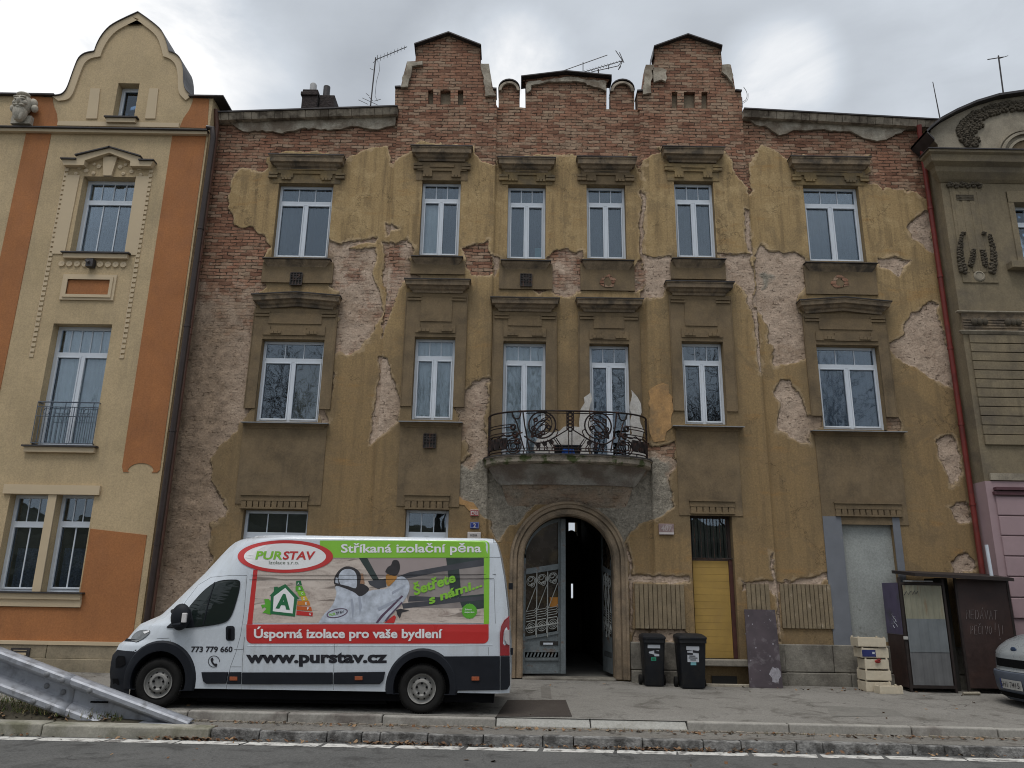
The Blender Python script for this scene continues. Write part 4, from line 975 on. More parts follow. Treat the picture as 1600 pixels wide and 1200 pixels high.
b = MB()
def rl(pts, r_=.009, sub=5): b.tube([PR(*p) for p in smoothline(pts, sub)], r_ * 1.35, 6)
def sl(pts, r_=.009):
    q = []
    for (a, c), (d, e_) in zip(pts, pts[1:]): q += [(a + (d - a) * i / 8, c + (e_ - c) * i / 8) for i in range(8)]
    b.tube([PR(*p) for p in q + [pts[-1]]], r_ * 1.35, 6)
def circ(s_, z, r_, t=.009, turns=1.0, spiral=0): b.tube([PR(s_ + (r_ - spiral * i) * math.cos(2 * math.pi * turns * i / 24), z + (r_ - spiral * i) * math.sin(2 * math.pi * turns * i / 24)) for i in range(25)], t * 1.35, 6)
HT = TOT / 2 - .02
b.tube([PR(-HT + 2 * HT * i / 80, RH) for i in range(81)], .02, 8)
b.tube([PR(-HT + 2 * HT * i / 80, .10) for i in range(81)], .013, 6); b.tube([PR(-HT + 2 * HT * i / 80, .16) for i in range(81)], .009, 6)
sl([(-.95, RH - .05), (.95, RH - .05)], .008)
for s_ in (-.035, .035): sl([(s_, 0), (s_, RH)], .008)
for z in (RH - .08, RH - .16, RH - .24, RH - .32, RH - .4): circ(0, z, .045, .012)
for sg in (-1, 1):
    sl([(sg * .07, RH), (sg * .07, RH - .42), (sg * .28, RH - .55)], .01)
    circ(sg * .60, RH - .31, .29, .013); circ(sg * .64, RH - .29, .25, .008); circ(sg * .58, RH - .28, .19, .007)
    # leaf-and-berry figure in the ring
    rl([(sg * .83, RH - .58), (sg * .70, RH - .40), (sg * .52, RH - .20), (sg * .42, RH - .10)], .012)
    rl([(sg * .83, RH - .58), (sg * .80, RH - .42), (sg * .68, RH - .25), (sg * .52, RH - .20)], .012); rl([(sg * .83, RH - .58), (sg * .66, RH - .50), (sg * .55, RH - .42), (sg * .50, RH - .30)], .012)
    for a_, z_ in ((.74, .20), (.79, .38), (.77, .46), (.64, .53), (.58, .48), (.46, .36)): circ(sg * a_, RH - z_, .035, .013)
    for k in range(4): rl([(sg * (.40 + .03 * k), RH - .16 - .07 * k), (sg * (.50 + .02 * k), RH - .14 - .055 * k), (sg * (.62 + .01 * k), RH - .2 - .05 * k)], .008)
    rl([(sg * .28, RH - .55), (sg * .50, RH - .67), (sg * .75, RH - .70), (sg * .98, RH - .55)], .013)
    rl([(sg * .30, RH - .55), (sg * .26, RH - .44), (sg * .33, RH - .40), (sg * .36, RH - .47)], .009)
    for k in range(4):                      # slanting pins with scrolls
        u = .30 + .14 * k; sl([(sg * (u), RH - .60 - .03 * k), (sg * (u - .14 + .02 * k), .16)], .009); sl([(sg * (u + .05), RH - .60 - .03 * k), (sg * (u - .09 + .02 * k), .16)], .007)
        if k < 3: circ(sg * (u + .10), RH - .69 - .03 * k, .04, .008); circ(sg * (u + .10), RH - .69 - .03 * k, .018, .008)
        circ(sg * (u - .10 + .02 * k), .13, .03, .008)
    # tapering stile
    sl([(sg * 1.02, RH), (sg * .98, RH - .30), (sg * .87, .12)], .012); sl([(sg * 1.28, RH), (sg * 1.16, RH - .24), (sg * .98, .12)], .012)
    rl([(sg * 1.06, RH - .01), (sg * 1.10, RH - .14), (sg * 1.17, RH - .16), (sg * 1.24, RH - .12), (sg * 1.26, RH - .01)], .012)
    for k in range(3): circ(sg * (1.24 - .05 * k), RH - .34 - .16 * k, .05, .02)
    for k, z in enumerate((.28, .34, .46, .52, .63, .69)): sl([(sg * (1.24 - .05 * (k // 2)), RH - z), (sg * 1.98, RH - z)], .008)
    for k in range(3): circ(sg * 1.22, .22, .07 + .05 * k, .010)
    rl([(sg * 1.02, .50), (sg * 1.18, .47), (sg * 1.36, .43), (sg * 1.48, .48), (sg * 1.60, .42), (sg * 1.75, .46), (sg * 1.92, .38)], .011)
    for u in (1.46, 1.65, 1.84):            # buds
        for k in range(5): rl([(sg * (u - .055 + .0275 * k), .40), (sg * (u - .085 + .0425 * k), .30), (sg * (u - .05 + .025 * k), .16)], .018)
    sl([(sg * 1.98, 0), (sg * 1.98, RH)], .016); sl([(sg * 2.06, 0), (sg * 2.06, RH)], .014)
    for k in range(9): circ(sg * 2.02, .08 + k * RH / 9.5, .034, .012)
    for s_ in (.45, 1.0, 1.5): sl([(sg * s_, -.01), (sg * s_, .10)], .009)
b.build('railing', M_RAIL, bldg)
# rust-brown downpipe on the left, red downpipe on the right
def pipe(parent, pts, r_, mt, name='downpipe', brackets=3):
    m = MB(); m.tube(pts, r_, 12); o = m.build(name, mt, parent, smooth=40)
    m = MB(); a_, c_ = Vector(pts[-2]), Vector(pts[-1])
    for k in range(1, brackets + 1):
        p = a_.lerp(c_, k / (brackets + 1)); m.tube([p - Vector((0, 0, .025)), p + Vector((0, 0, .025))], r_ + .012, 12)
    m.build_each('pipe_bracket', mt, o, smooth=40)
xa, za = onY(327, 300, 16.88); xb, _ = onY(262, 750, 16.88)
xp = (xa + xb) / 2
pipe(bldg, [(xp - .02, 16.75, 13.62), (xp - .02, 16.8, 13.45), (xp, 16.88, 13.2), (xp, 16.88, .45)], .062, mat('rust_brown_pipe', (.115, .055, .038), .55, .25, 5, .1, 40, dirt=(.07, .04, .03), dscale=2), brackets=6)
xq = (onY(1450, 300, 16.85)[0] + onY(1495, 600, 16.85)[0] + onY(1528, 850, 16.85)[0]) / 3
pipe(bldg, [(xq - .06, 16.74, 13.5), (xq - .04, 16.8, 13.3), (xq, 16.86, 13.05), (xq, 16.86, .5)], .058, mat('red_pipe', (.17, .028, .022), .5, .25, 4, .12, 40, dirt=(.10, .022, .02), dscale=2), brackets=6)
# chimney on the roof
b = MB(); Yc = 19.5
xa, zt_ = onY(473, 139, Yc); xb, _ = onY(497, 139, Yc); xc_, zt2 = onY(522, 145, Yc)
xm_, _ = onY(498, 150, Yc)
b.box(xa, xb, Yc, Yc + .6, 13.6, zt_); b.box(xm_, xc_, Yc + .1, Yc + .7, 13.6, zt2)
b.box(xa - .04, xb + .0, Yc - .04, Yc + .62, zt_ - .22, zt_ - .1)
ch = b.build('chimney', mat('sooty_brick', (.035, .026, .024), .95, .5, 12, 1.0, 14, bdist=.04), roof, bevel=.02)
b = MB(); x_, z_ = onY(490, 132, Yc + .3); b.lathe([(.10, zt_ - .05), (.10, z_ - .02), (.07, z_ + .02), (0, z_ + .02)], (x_, Yc + .3, 0), (0, 0, 1), 14); b.build('chimney_pot', mat('grey_pot', (.3, .3, .3), .7, .1), ch, smooth=40)
b = MB(); x_, z_ = onY(511, 136, Yc + .3); b.lathe([(.10, zt2 - .05), (.10, z_), (.0, z_)], (x_, Yc + .3, 0), (0, 0, 1), 14); b.build('chimney_pot', M_TIN, ch, smooth=40)
# ------------------------------------------------------------------ the painted house on the left
YL = 16.6
M_TAN = mat('cream_render', (.485, .37, .22), .9, .09, 1.6, .35, 120, streak=((.30, .235, .15), .45), dirt=(.39, .30, .175), dscale=.9, dlo=.45, dhi=.75)
M_TAN2 = mat('pale_cream_render', (.53, .425, .285), .9, .06, 1.2, .2, 160)
M_ORG = mat('orange_render', (.365, .15, .056), .9, .09, 1.6, .35, 120, streak=((.22, .095, .042), .4), dirt=(.285, .118, .047), dscale=.9, dlo=.45, dhi=.75)
M_PIPE2 = mat('dark_brown_pipe', (.035, .023, .02), .4, .2, 4, .05, 40)
lh = thing('townhouse', 'cream and orange painted townhouse with a curved gable and white windows', 'building', (-9.5, YL, .3))
def LP(pts, Y=YL): return [onY(a, c, Y) for a, c in pts]
def ccw(P):
    A = sum(a[0] * c[1] - c[0] * a[1] for a, c in zip(P, P[1:] + P[:1])); return P if A > 0 else P[::-1]
lx1 = (onY(331, 156, YL)[0] + onY(313.5, 300, YL)[0] + onY(274, 600, YL)[0]) / 3
gab = smoothline([(83, 152), (97, 150), (105, 142), (111, 127), (117, 110), (124, 94), (134, 86), (148, 83)], 3) + smoothline([(149, 82), (153, 71), (161, 57), (173, 44), (190, 34), (217, 21.5)], 3)[:-1] + [(217, 21.5)] + smoothline([(218, 22), (240, 38), (254, 51), (261, 67), (265, 83)], 3)[1:] + smoothline([(266, 83), (276, 87), (284, 96), (287.5, 112), (288, 130), (291, 142), (300, 151)], 3)
topo = [(-120, 147), (24, 148), (62, 150)] + gab + [(330, 153)]
wz = onY(30, 1003, YL)[1]
LW0 = rect_from((182, 217, 178, 210, 130, 187), YL); LW1 = rect_from((127, 212, 112, 200, 276, 398), YL)
LW2 = rect_from((80, 172, 52, 148, 506, 699), YL); LW3 = rect_from((12, 71, -8, 57, 772, 926), YL); LW4 = rect_from((86, 145, 68, 126, 772, 926), YL)
outl = LP(topo); outl[-1] = (lx1, outl[-1][1]); outl = [(outl[0][0], wz)] + outl + [(lx1, wz)]
def rloop(r): return [(r[0], r[2]), (r[1], r[2]), (r[1], r[3]), (r[0], r[3])]
b = MB(); b.sheet(ccw(outl), [rloop(r) for r in (LW0, LW1, LW2, LW3, LW4)], YL, YL + .4); b.build('wall', M_TAN, lh)
b = MB(); b.box(-14, lx1 - .02, YL + .41, 25, .2, onY(300, 153, YL)[1] - .1)
b.build('house_body', M_ROOM, lh)
zpr = onY(300, 153, YL)[1]
b = MB(); b.box(lx1 - .4, lx1 + .0, YL + .401, 25, .2, zpr - .02); b.build('party_wall', M_TAN, lh)
# plinth
b = MB(); rr = random.Random(8); u = -13.5; pz1, pz0 = wz, onY(60, 1030, YL)[1]
while u < lx1:
    v = min(lx1, u + rr.uniform(1.2, 1.6)); b.box(u + .005, v - .005, YL - .07, YL + .2, .62, wz - .04); u = v
b.box(-13.5, lx1, YL - .12, YL + .2, 0, .62); pl = b.build('plinth', mat('sandstone_plinth', (.27, .225, .155), .92, .2, 2.5, .5, 30, dirt=(.17, .145, .10), dscale=1.5, dlo=.45, dhi=.7), lh, bevel=.012)
b = MB(); b.box(-13.5, lx1 + .01, YL - .09, YL + .1, wz - .04, wz + .03); b.build('string_course', M_TAN2, lh)
xa, za = onY(18, 1012, YL - .08); xb, zb_ = onY(45, 1028, YL - .08)
b = MB(); b.box(xa, xb, YL - .095, YL - .06, zb_, za); o = b.build('vent', M_TIN, lh); b = MB(); b.box(xa + .06, xb - .06, YL - .1, YL - .09, zb_ + .05, zb_ + .1); b.box(xa + .06, xb - .06, YL - .1, YL - .09, zb_ + .14, za - .04); b.build('grille', M_TAN2, o)
# orange fields, a few millimetres proud
b = MB()
def field(pts, d=.012, hs=()): b.sheet(ccw(LP(pts)), hs, YL - d, YL + .005)
xL0, xL1 = (onY(42, 205, YL)[0] + onY(22, 300, YL)[0]) / 2, (onY(82, 203, YL)[0] + onY(62, 300, YL)[0]) / 2
xR0, xR1 = (onY(270, 207, YL)[0] + onY(211, 600, YL)[0]) / 2, (onY(322, 207, YL)[0] + onY(270, 600, YL)[0]) / 2
zt_, zc = onY(60, 152, YL)[1], onY(60, 197, YL)[1]
b.box(xL0, xL1, YL - .012, YL + .005, 2.0, zc - .1)
zo0, zo1 = onY(220, 738, YL)[1], onY(290, 204, YL)[1]
xm_ = (xR0 + xR1) / 2; hw_ = (xR1 - xR0) / 2
P = [(xR0, zo1), (xR0, zo0 + .12), (xR0 + .04, zo0)] + [(xR0 + .17, zo0)] + [(xm_ - .28 + .28 * (1 - math.cos(w)) , zo0 + .03 + .17 * math.sin(w)) for w in [math.pi * i / 10 for i in range(11)]] + [(xR1 - .17, zo0), (xR1 - .05, zo0), (xR1, zo0 + .06), (xR1, zo1)]
b.sheet(ccw(P), [], YL - .012, YL + .005)
field([(62, 151), (82, 153), (84, 165), (89, 178), (91, 199), (46, 197), (48, 151)])
field([(302, 153), (327, 155), (324, 201), (281, 199), (287, 185), (296, 172), (301, 160)])
b.build_each('orange_field', M_ORG, lh)
lo_z = onY(140, 826, YL)[1]; xa = onY(133, 870, YL)[0]; xb = lx1 - .13
b = MB(); b.sheet(ccw([(-13.5, wz + .03), (xb, wz + .03), (xb, onY(226, 836, YL)[1]), (xa + .02, lo_z), (xa + .02, LW3[2] - .28), (-13.5, LW3[2] - .28)]), [], YL - .013, YL + .004); b.build('orange_dado', M_ORG, lh)
# pale gable border, band under gable, cornice line
b = MB()
cx_ = 200
def inset(pts, k): return [(p[0] + (k if p[0] < 217 else -k), p[1] + k * .75) for p in pts]
g_out = LP(gab); inn = LP(inset(gab, 9))
b.sheet(ccw(g_out + inn[::-1]), [], YL - .04, YL + .01); b.box(onY(90, 195, YL)[0], onY(280, 196, YL)[0], YL - .02, YL + .01, onY(180, 198, YL)[1], onY(180, 191, YL)[1])
for a_, c_, z0_, z1_ in ((135, 155, 186, 139), (227, 246, 186, 139)): b.sheet(ccw(LP([(a_, z0_), (c_ - 3, z0_), (c_ + 2, z1_), (a_ + 7, z1_)])), [], YL - .025, YL + .01)
b.build_each('gable_border', M_TAN2, lh)
b = MB(); xa, za = onY(0, 196, YL - .1); xb, zb_ = onY(330, 203, YL - .1)
b.box(-13.5, lx1 + .02, YL - .16, YL + .02, (za + zb_) / 2 - .05, (za + zb_) / 2 - .02); o = b.build('gutter', M_TIN, lh)
b = MB(); b.box(-13.5, lx1 + .0, YL - .10, YL + .02, (za + zb_) / 2 - .13, (za + zb_) / 2 - .05); b.build('cornice', M_TAN2, lh)
b = MB(); G = LP(gab)
for p, q in zip(G, G[1:]): b.hexa([(p[0], YL - .07, p[1]), (q[0], YL - .07, q[1]), (q[0], YL + .62, q[1]), (p[0], YL + .62, p[1]), (p[0], YL - .07, p[1] + .025), (q[0], YL - .07, q[1] + .025), (q[0], YL + .62, q[1] + .025), (p[0], YL + .62, p[1] + .025)])
a_, c_ = onY(300, 152, YL), onY(345, 153, YL)
b.box(a_[0] - .05, lx1 + .28, YL - .1, 25, zpr - .005, zpr + .03); d_, e_ = onY(-100, 148, YL), onY(84, 151, YL); b.box(-13.5, e_[0] + .05, YL - .1, 25, e_[1] - .01, e_[1] + .03)
b.build_each('gable_coping', M_TIN, lh)
b = MB(); G2 = LP(gab); b.sheet(ccw([(p[0], p[1] - .01) for p in G2]), [], YL + .42, YL + .6, True); b.build('gable_back', M_TIN, lh)
# windows
window(lh, (LW0[0], LW0[1], LW0[2], LW0[3]), YL + .22, [], mullion=False, lites=1, transom=.02, name='window')
for o in list(lh.children):
    pass
window(lh, LW1, YL + .22, [(M_NET, *full)], mullion=False, lites=4, transom=.28, lower_bars=2, fw=.085)
window(lh, LW2, YL + .22, [(M_CURT, .08, .96, .02, .98)], lites=5, transom=.235, fw=.085)
lace = mat('lace_curtain', (.10, .13, .20), .9, .5, 30, 0)
for w_ in (LW3, LW4): window(lh, w_, YL + .2, [(lace, .2, .96, .02, .45)], mullion=False, lites=3, transom=.3, lower_bars=1, fw=.07)
# window dressings
b = MB(); c_ = MB()
def bx(x0p, x1p, y0p, y1p, d, m=None, Y=YL):
    xa, za = onY(x0p, y0p, Y); xb, zb_ = onY(x1p, y1p, Y); (m or b).box(xa, xb, YL - d, YL + .01, zb_, za)
hz = onY(170, 246, YL - .1)[1]; hx0, hx1 = onY(99, 246, YL - .1)[0], onY(242, 246, YL - .1)[0]; hc = (hx0 + hx1) / 2; hh = (hx1 - hx0) / 2
roofl = [(-1, -.10), (-.70, -.10), (-.70, .0), (0, .24), (.70, .0), (.70, -.10), (1, -.10)]
o_ = [(hc + a * hh, hz + z) for a, z in roofl]
prof = o_ + [(hc + hh * .95, hz - .24), (hc + hh * .50, hz - .24), (hc + hh * .50, hz - .11), (hc, hz + .11), (hc - hh * .50, hz - .11), (hc - hh * .50, hz - .24), (hc - hh * .95, hz - .24)]
b.sheet(ccw(prof), [], YL - .14, YL + .01)
for (p, q) in zip(o_, o_[1:]):
    if abs(p[0] - q[0]) > .01: c_.hexa([(p[0] - .02, YL - .19, p[1]), (q[0] + .02, YL - .19, q[1]), (q[0] + .02, YL, q[1]), (p[0] - .02, YL, p[1]), (p[0] - .02, YL - .19, p[1] + .03), (q[0] + .02, YL - .19, q[1] + .03), (q[0] + .02, YL, q[1] + .03), (p[0] - .02, YL, p[1] + .03)])
b.sheet(ccw([(hc - .10, LW1[3]), (hc + .10, LW1[3]), (hc + .17, hz + .05), (hc - .17, hz + .05)]), [], YL - .06, YL + .01)
for sg in (-1, 1):                         # stucco rosettes and garlands
    for dx, dz, r_ in ((.36, -.30, .05), (.26, -.12, .06), (.38, -.06, .045), (.55, -.24, .06), (.72, -.14, .07), (.78, -.32, .05)):
        b.lathe([(r_, -.0), (r_ * .9, .025), (r_ * .4, .03), (0, .04)], (hc + sg * dx, YL, hz + dz - .08), (0, -1, 0), 12)
    b.sheet(ccw([(hc + sg * .68, LW1[3] + .02), (hc + sg * 1.0, LW1[3] + .02), (hc + sg * 1.0, LW1[2] - .0), (hc + sg * .70, LW1[2] - .0)]), [], YL - .02, YL + .01)
b.build_each('stucco_hood', M_TAN2, lh)
s1 = [LW1, LW2, (LW3[0], LW4[1], LW3[2], LW3[3]), LW0]
for w_ in s1: c_.box(w_[0] - .14, w_[1] + .14, YL - .13, YL + .2, w_[2] - .005, w_[2] + .028)
c_.build_each('tin_sill', M_TIN, lh)
b = MB()
for w_ in s1: b.box(w_[0] - .09, w_[1] + .09, YL - .085, YL + .01, w_[2] - .12, w_[2] - .006)
b.box(LW3[0] - .12, LW4[1] + .1, YL - .05, YL + .01, LW3[2] - .27, LW3[2] - .12)
b.box(LW3[0] - .14, LW4[1] + .12, YL - .06, YL + .01, LW3[3] + .0, LW3[3] + .2)
b.box(LW3[1] + .0, LW4[0] - .0, YL - .03, YL + .01, LW3[2] + .03, LW3[3])
px0 = LW1[0] - .02
for k in range(9):
    if k != 4: b.lathe([(.075, 0), (.07, .03), (.02, .03), (0, .02)], (hc - .72 + k * .18, YL, LW1[2] - .25), (0, -1, 0), 14)
# dentil ladders down both sides
for sg in (-1, 1):
    xx = hc + sg * 1.02
    n = 40; z0_, z1_ = onY(180, 560, YL)[1], onY(180, 255, YL)[1]
    b.box(xx - .05, xx - .035, YL - .014, YL + .01, z0_, z1_)
    for k in range(n): b.box(xx - .045, xx + .045, YL - .018, YL + .01, z0_ + (z1_ - z0_) * k / n, z0_ + (z1_ - z0_) * (k + .62) / n)
xa, za = onY(99, 429, YL); xb, zb_ = onY(170, 470, YL)
xa, xb = hc - .62, hc + .62
fr = [(xa, zb_), (xb, zb_), (xb, za), (xa, za)]; inn = [(xa + .13, zb_ + .13), (xb - .13, zb_ + .13), (xb - .13, za - .13), (xa + .13, za - .13)]
b.sheet(fr, [inn], YL - .035, YL + .01); fr2 = [(xa + .06, zb_ + .06), (xb - .06, zb_ + .06), (xb - .06, za - .06), (xa + .06, za - .06)]; b.sheet(fr2, [inn], YL - .06, YL + .01)
b.build_each('stucco_ornament', M_TAN2, lh)
b = MB(); b.sheet(inn, [], YL - .015, YL + .005); b.build('orange_panel', M_ORG, lh)
b = MB(); b.box(hc - .08, hc + .08, YL - .16, YL - .02, LW1[2] - .36, LW1[2] - .17); b.tube([(hc - .1, YL - .12, LW1[2] - .2), (hc, YL - .18, LW1[2] - .28)], .035, 8); b.build('wall_lamp', M_TIN, lh)
# french-window railing
b = MB(); w_ = LW2; zr = w_[2] + 1.0; xl, xr_ = w_[0] + .02, w_[1] + .02; yr = YL - .06
for z in (zr, zr - .11, zr - .32, w_[2] + .08): b.tube([(xl, yr, z), (xr_, yr, z)], .014 if z == zr else .010, 6)
for z in (zr, w_[2] + .08):
    b.tube([(xl, yr, z), (xl, YL + .15, z)], .012, 6); b.tube([(xr_, yr, z), (xr_, YL + .15, z)], .012, 6)
for k in range(14):
    u = xl + (xr_ - xl) * k / 13; b.tube([(u, yr, w_[2] + .08), (u, yr, zr - .11 if k % 3 else zr)], .009, 6)
for k in range(3):
    u = xl + (xr_ - xl) * (k + .5) / 3; b.tube([(u + .07 * math.cos(q * .4), yr, zr - .21 + .07 * math.sin(q * .4)) for q in range(17)], .008, 5)
b.build('railing', mat('blue_grey_iron', (.09, .11, .14), .5, .2, 6, .1, metal=.3), lh)
# downpipe with swan neck
xd = (onY(319, 300, YL - .03)[0] + onY(279, 600, YL - .03)[0] + onY(240, 880, YL - .03)[0]) / 3
pipe(lh, [(xd - .12, YL - .1, (za + 0) * 0 + onY(325, 203, YL)[1]), (xd + .02, YL - .1, onY(325, 203, YL)[1] - .02), (xd + .05, YL - .06, onY(325, 212, YL)[1] - .1), (xd + .02, YL - .04, .5)], .068, M_PIPE2, brackets=4)
# carved bearded head on the parapet
hx, hz_ = onY(31, 190, YL - .2); b = MB()
def blobm(m, c, rx, ry, rz, n=10):
    vs = []
    for i in range(n + 1):
        th = math.pi * i / n
        for j in range(2 * n):
            ph = math.pi * j / n; vs.append((c[0] + rx * math.sin(th) * math.cos(ph), c[1] + ry * math.sin(th) * math.sin(ph), c[2] + rz * math.cos(th)))
    k = 2 * n
    m.add(vs, [(i * k + j, i * k + (j + 1) % k, (i + 1) * k + (j + 1) % k, (i + 1) * k + j) for i in range(n) for j in range(k)])
y_ = YL - .15
b.box(hx - .28, hx + .20, y_ + .02, YL + .02, hz_, hz_ + .22)
blobm(b, (hx, y_ - .05, hz_ + .48), .20, .2, .26); blobm(b, (hx - .02, y_ - .08, hz_ + .24), .16, .16, .26)
for sg in (-1, 1):
    blobm(b, (hx + sg * .2, y_ - .0, hz_ + .54), .1, .1, .13); blobm(b, (hx + sg * .26, y_, hz_ + .40), .08, .08, .1); blobm(b, (hx + sg * .08, y_ - .23, hz_ + .52), .055, .035, .03); blobm(b, (hx + sg * .085, y_ - .22, hz_ + .58), .075, .05, .025)
    blobm(b, (hx + sg * .07, y_ - .21, hz_ + .36), .075, .05, .03); blobm(b, (hx + sg * .12, y_ - .18, hz_ + .44), .06, .06, .06); blobm(b, (hx + sg * .06, y_ - .15, hz_ + .14), .05, .05, .16)
blobm(b, (hx, y_ - .26, hz_ + .46), .035, .05, .08); blobm(b, (hx, y_ - .22, hz_ + .30), .05, .03, .02); blobm(b, (hx, y_ - .12, hz_ + .70), .16, .12, .06)
b.build('carved_head', mat('pale_stone', (.42, .385, .32), .9, .15, 8, .4, 40), lh, smooth=60)
# ------------------------------------------------------------------ the grey house on the right
YR = 16.5
M_GRY = mat('grey_brown_stucco', (.205, .165, .105), .92, .18, 1.8, .35, 90, streak=((.11, .09, .06), .6), dirt=(.12, .10, .075), dscale=1.1, dlo=.48, dhi=.7)
M_GRY2 = mat('pale_weathered_stucco', (.31, .27, .205), .92, .2, 2.5, .35, 70, dirt=(.17, .145, .11), dscale=1.6, dlo=.48, dhi=.66)
M_DRK = mat('black_stucco_relief', (.085, .07, .05), .95, .3, 8, .4, 60)
M_PNK = mat('pink_painted_base', (.33, .235, .245), .88, .1, 1.5, .25, 100)
rh = thing('grey_house', 'grey brown stucco house with a round gable, dark wreath relief and pink base', 'building', (11.5, YR, .3))
rx0 = (onY(1469, 300, YR)[0] + onY(1487, 400, YR)[0] + onY(1506, 520, YR)[0]) / 3
RXE = 15.5
zc0 = onY(1500, 237, YR - .3)[1]; zbase = onY(1560, 752, YR)[1]; zfr0, zfr1 = onY(1550, 518, YR)[1], onY(1550, 490, YR)[1]
RW = rect_from((1587, 1660, 1596, 1670, 318, 410), YR)
b = MB(); b.sheet([(rx0, zbase), (RXE, zbase), (RXE, zc0), (rx0, zc0)], [rloop(RW)], YR, YR + .5); b.box(rx0 + .001, RXE, YR + .501, 25, zbase, zc0); b.build('wall', M_GRY, rh)
b = MB(); b.box(rx0 - .005, RXE, YR - .02, 25, 0, zbase - .002); b.build('base_wall', M_PNK, rh)
window(rh, RW, YR + .2, [], transom=.3)
# round gable above the cornice
cyc = onY(1600, 146, YR)[1]; gx0 = rx0 - .12
gp = [(1436, 222), (1442, 210), (1452, 200), (1466, 189), (1490, 176), (1520, 163), (1555, 152.5), (1600, 146), (1650, 147), (1700, 153)]
GP = [onY(a, c, YR - .05) for a, c in gp]; GP[0] = (gx0 - .0, GP[0][1])
b = MB(); b.sheet(ccw([(GP[0][0] + .18, zc0)] + [(p[0] + (.18 if i < 2 else .05), p[1] - .04) for i, p in enumerate(GP)] + [(GP[-1][0], zc0)]), [], YR - .02, YR + .4, True); b.build('gable', M_GRY2, rh)
b = MB()
for p, q in zip(GP, GP[1:]): b.hexa([(p[0], YR - .22, p[1] - .05), (q[0], YR - .22, q[1] - .05), (q[0], 25, q[1] - .05), (p[0], 25, p[1] - .05), (p[0], YR - .22, p[1] + .01), (q[0], YR - .22, q[1] + .01), (q[0], 25, q[1] + .01), (p[0], 25, p[1] + .01)])
b.build('roof', M_TIN, rh)
b = MB(); m_ = MB()
b.tube([(0, 0, 0)] * 2, .001, 3) if False else None
ZC = [(.42, zc0), (.42, zc0 - .06), (.36, zc0 - .10), (.34, zc0 - .26), (.22, zc0 - .34), (.20, zc0 - .46), (.10, zc0 - .60), (.04, zc0 - .66)]
moulding(b, rx0 + .02, RXE, ZC[::-1], YR + .02); b.build('cornice', M_GRY, rh)
moulding(m_, rx0 + .02, RXE, [(.45, zc0 + .002), (.45, zc0 + .03)], YR + .02); m_.build('cornice_sheet', M_TIN, rh)
b = MB()                                   # wreath, drops and festoons of dark relief
rr = random.Random(4)
def petals(m, px, py, s_, n=5, Y=YR):
    xc, zc = onY(px, py, Y - .03)
    for k in range(n):
        w = 2 * math.pi * k / n + rr.random(); blobm(m, (xc + s_ * .55 * math.cos(w), Y - .04, zc + s_ * .55 * math.sin(w)), s_ * .5, .05, s_ * .42, 5)
    blobm(m, (xc, Y - .07, zc), s_ * .3, .05, s_ * .3, 5)
path = smoothline([(1512, 226), (1503, 214), (1500, 204), (1504, 194), (1514, 184), (1528, 177), (1545, 170), (1562, 166), (1580, 163), (1602, 162)], 3)
for i, (a, c) in enumerate(path):
    petals(b, a + rr.uniform(-1, 1), c + rr.uniform(-1, 1), .10)
    if i > 3: petals(b, a + 4 + rr.uniform(-3, 3), c + 6 + rr.uniform(-2, 2), .10)
    if 4 < i < 14: petals(b, a + 10, c + 9, .10); petals(b, a + 14 + rr.uniform(-2, 2), c + 15, .08)
for a, c in ((1517, 228), (1523, 226), (1519, 220), (1526, 219)): petals(b, a, c, .10)
for k in range(6): petals(b, 1484 + k * 9, 289 + (k % 2), .085)
xa, za = onY(1492, 305, YR)
for k in range(4): b.box(xa, xa + .42, YR - .045, YR + .01, za - .03 - .04 * k, za - .005 - .04 * k)
for sg in (-1, 1):
    for k in range(13):
        t_ = k / 12; a = 1524 + sg * (22 + 4 * math.sin(t_ * 3)); c = 369 + 54 * t_
        petals(b, a + (4 * t_), c, .055 + .05 * t_, 4)
    for k in range(6): petals(b, 1528 + sg * (7 + .9 * k), 393 + 4.2 * k, .075, 4)
    petals(b, 1521 + sg * 16, 365, .06, 4)
for k in range(6):
    xx = onY(1527 + k * 52, 503, YR)[0]
    for dx in (-.1, 0.02, .14): blobm(b, (xx + dx, YR - .05, (zfr0 + zfr1) / 2), .075, .06, .09, 6)
b.build_each('relief', M_DRK, rh, smooth=60)
b = MB(); xx, zz = onY(1529, 432, YR); b.lathe([(.13, 0), (.13, .04), (.10, .055), (.09, .04), (0, .045)], (xx, YR + .005, zz), (0, -1, 0), 20); b.build('medallion', M_GRY2, rh, smooth=40)
b = MB(); acx = onY(1606, 232, YR)[0]; aw = acx - onY(1572, 225, YR)[0]
for r0, r1, d in ((1.0, 1.12, .05), (1.3, 1.42, .08), (1.5, 1.55, .05)):
    o = [(acx + aw * r1 * math.cos(w), zc0 + aw * r1 * math.sin(w)) for w in [math.pi * i / 24 for i in range(25)]] + [(acx - aw * r0 * math.cos(w), zc0 + aw * r0 * math.sin(w)) for w in [math.pi * i / 24 for i in range(25)]]
    b.sheet(ccw(o), [], YR - .02 - d, YR)
b.build_each('gable_arch', M_GRY2, rh)
b = MB(); b.sheet(ccw([(acx + aw * math.cos(w), zc0 + .01 + aw * math.sin(w)) for w in [math.pi * i / 24 for i in range(25)]]), [], YR - .025, YR); b.build('gable_window', M_DPL, rh)
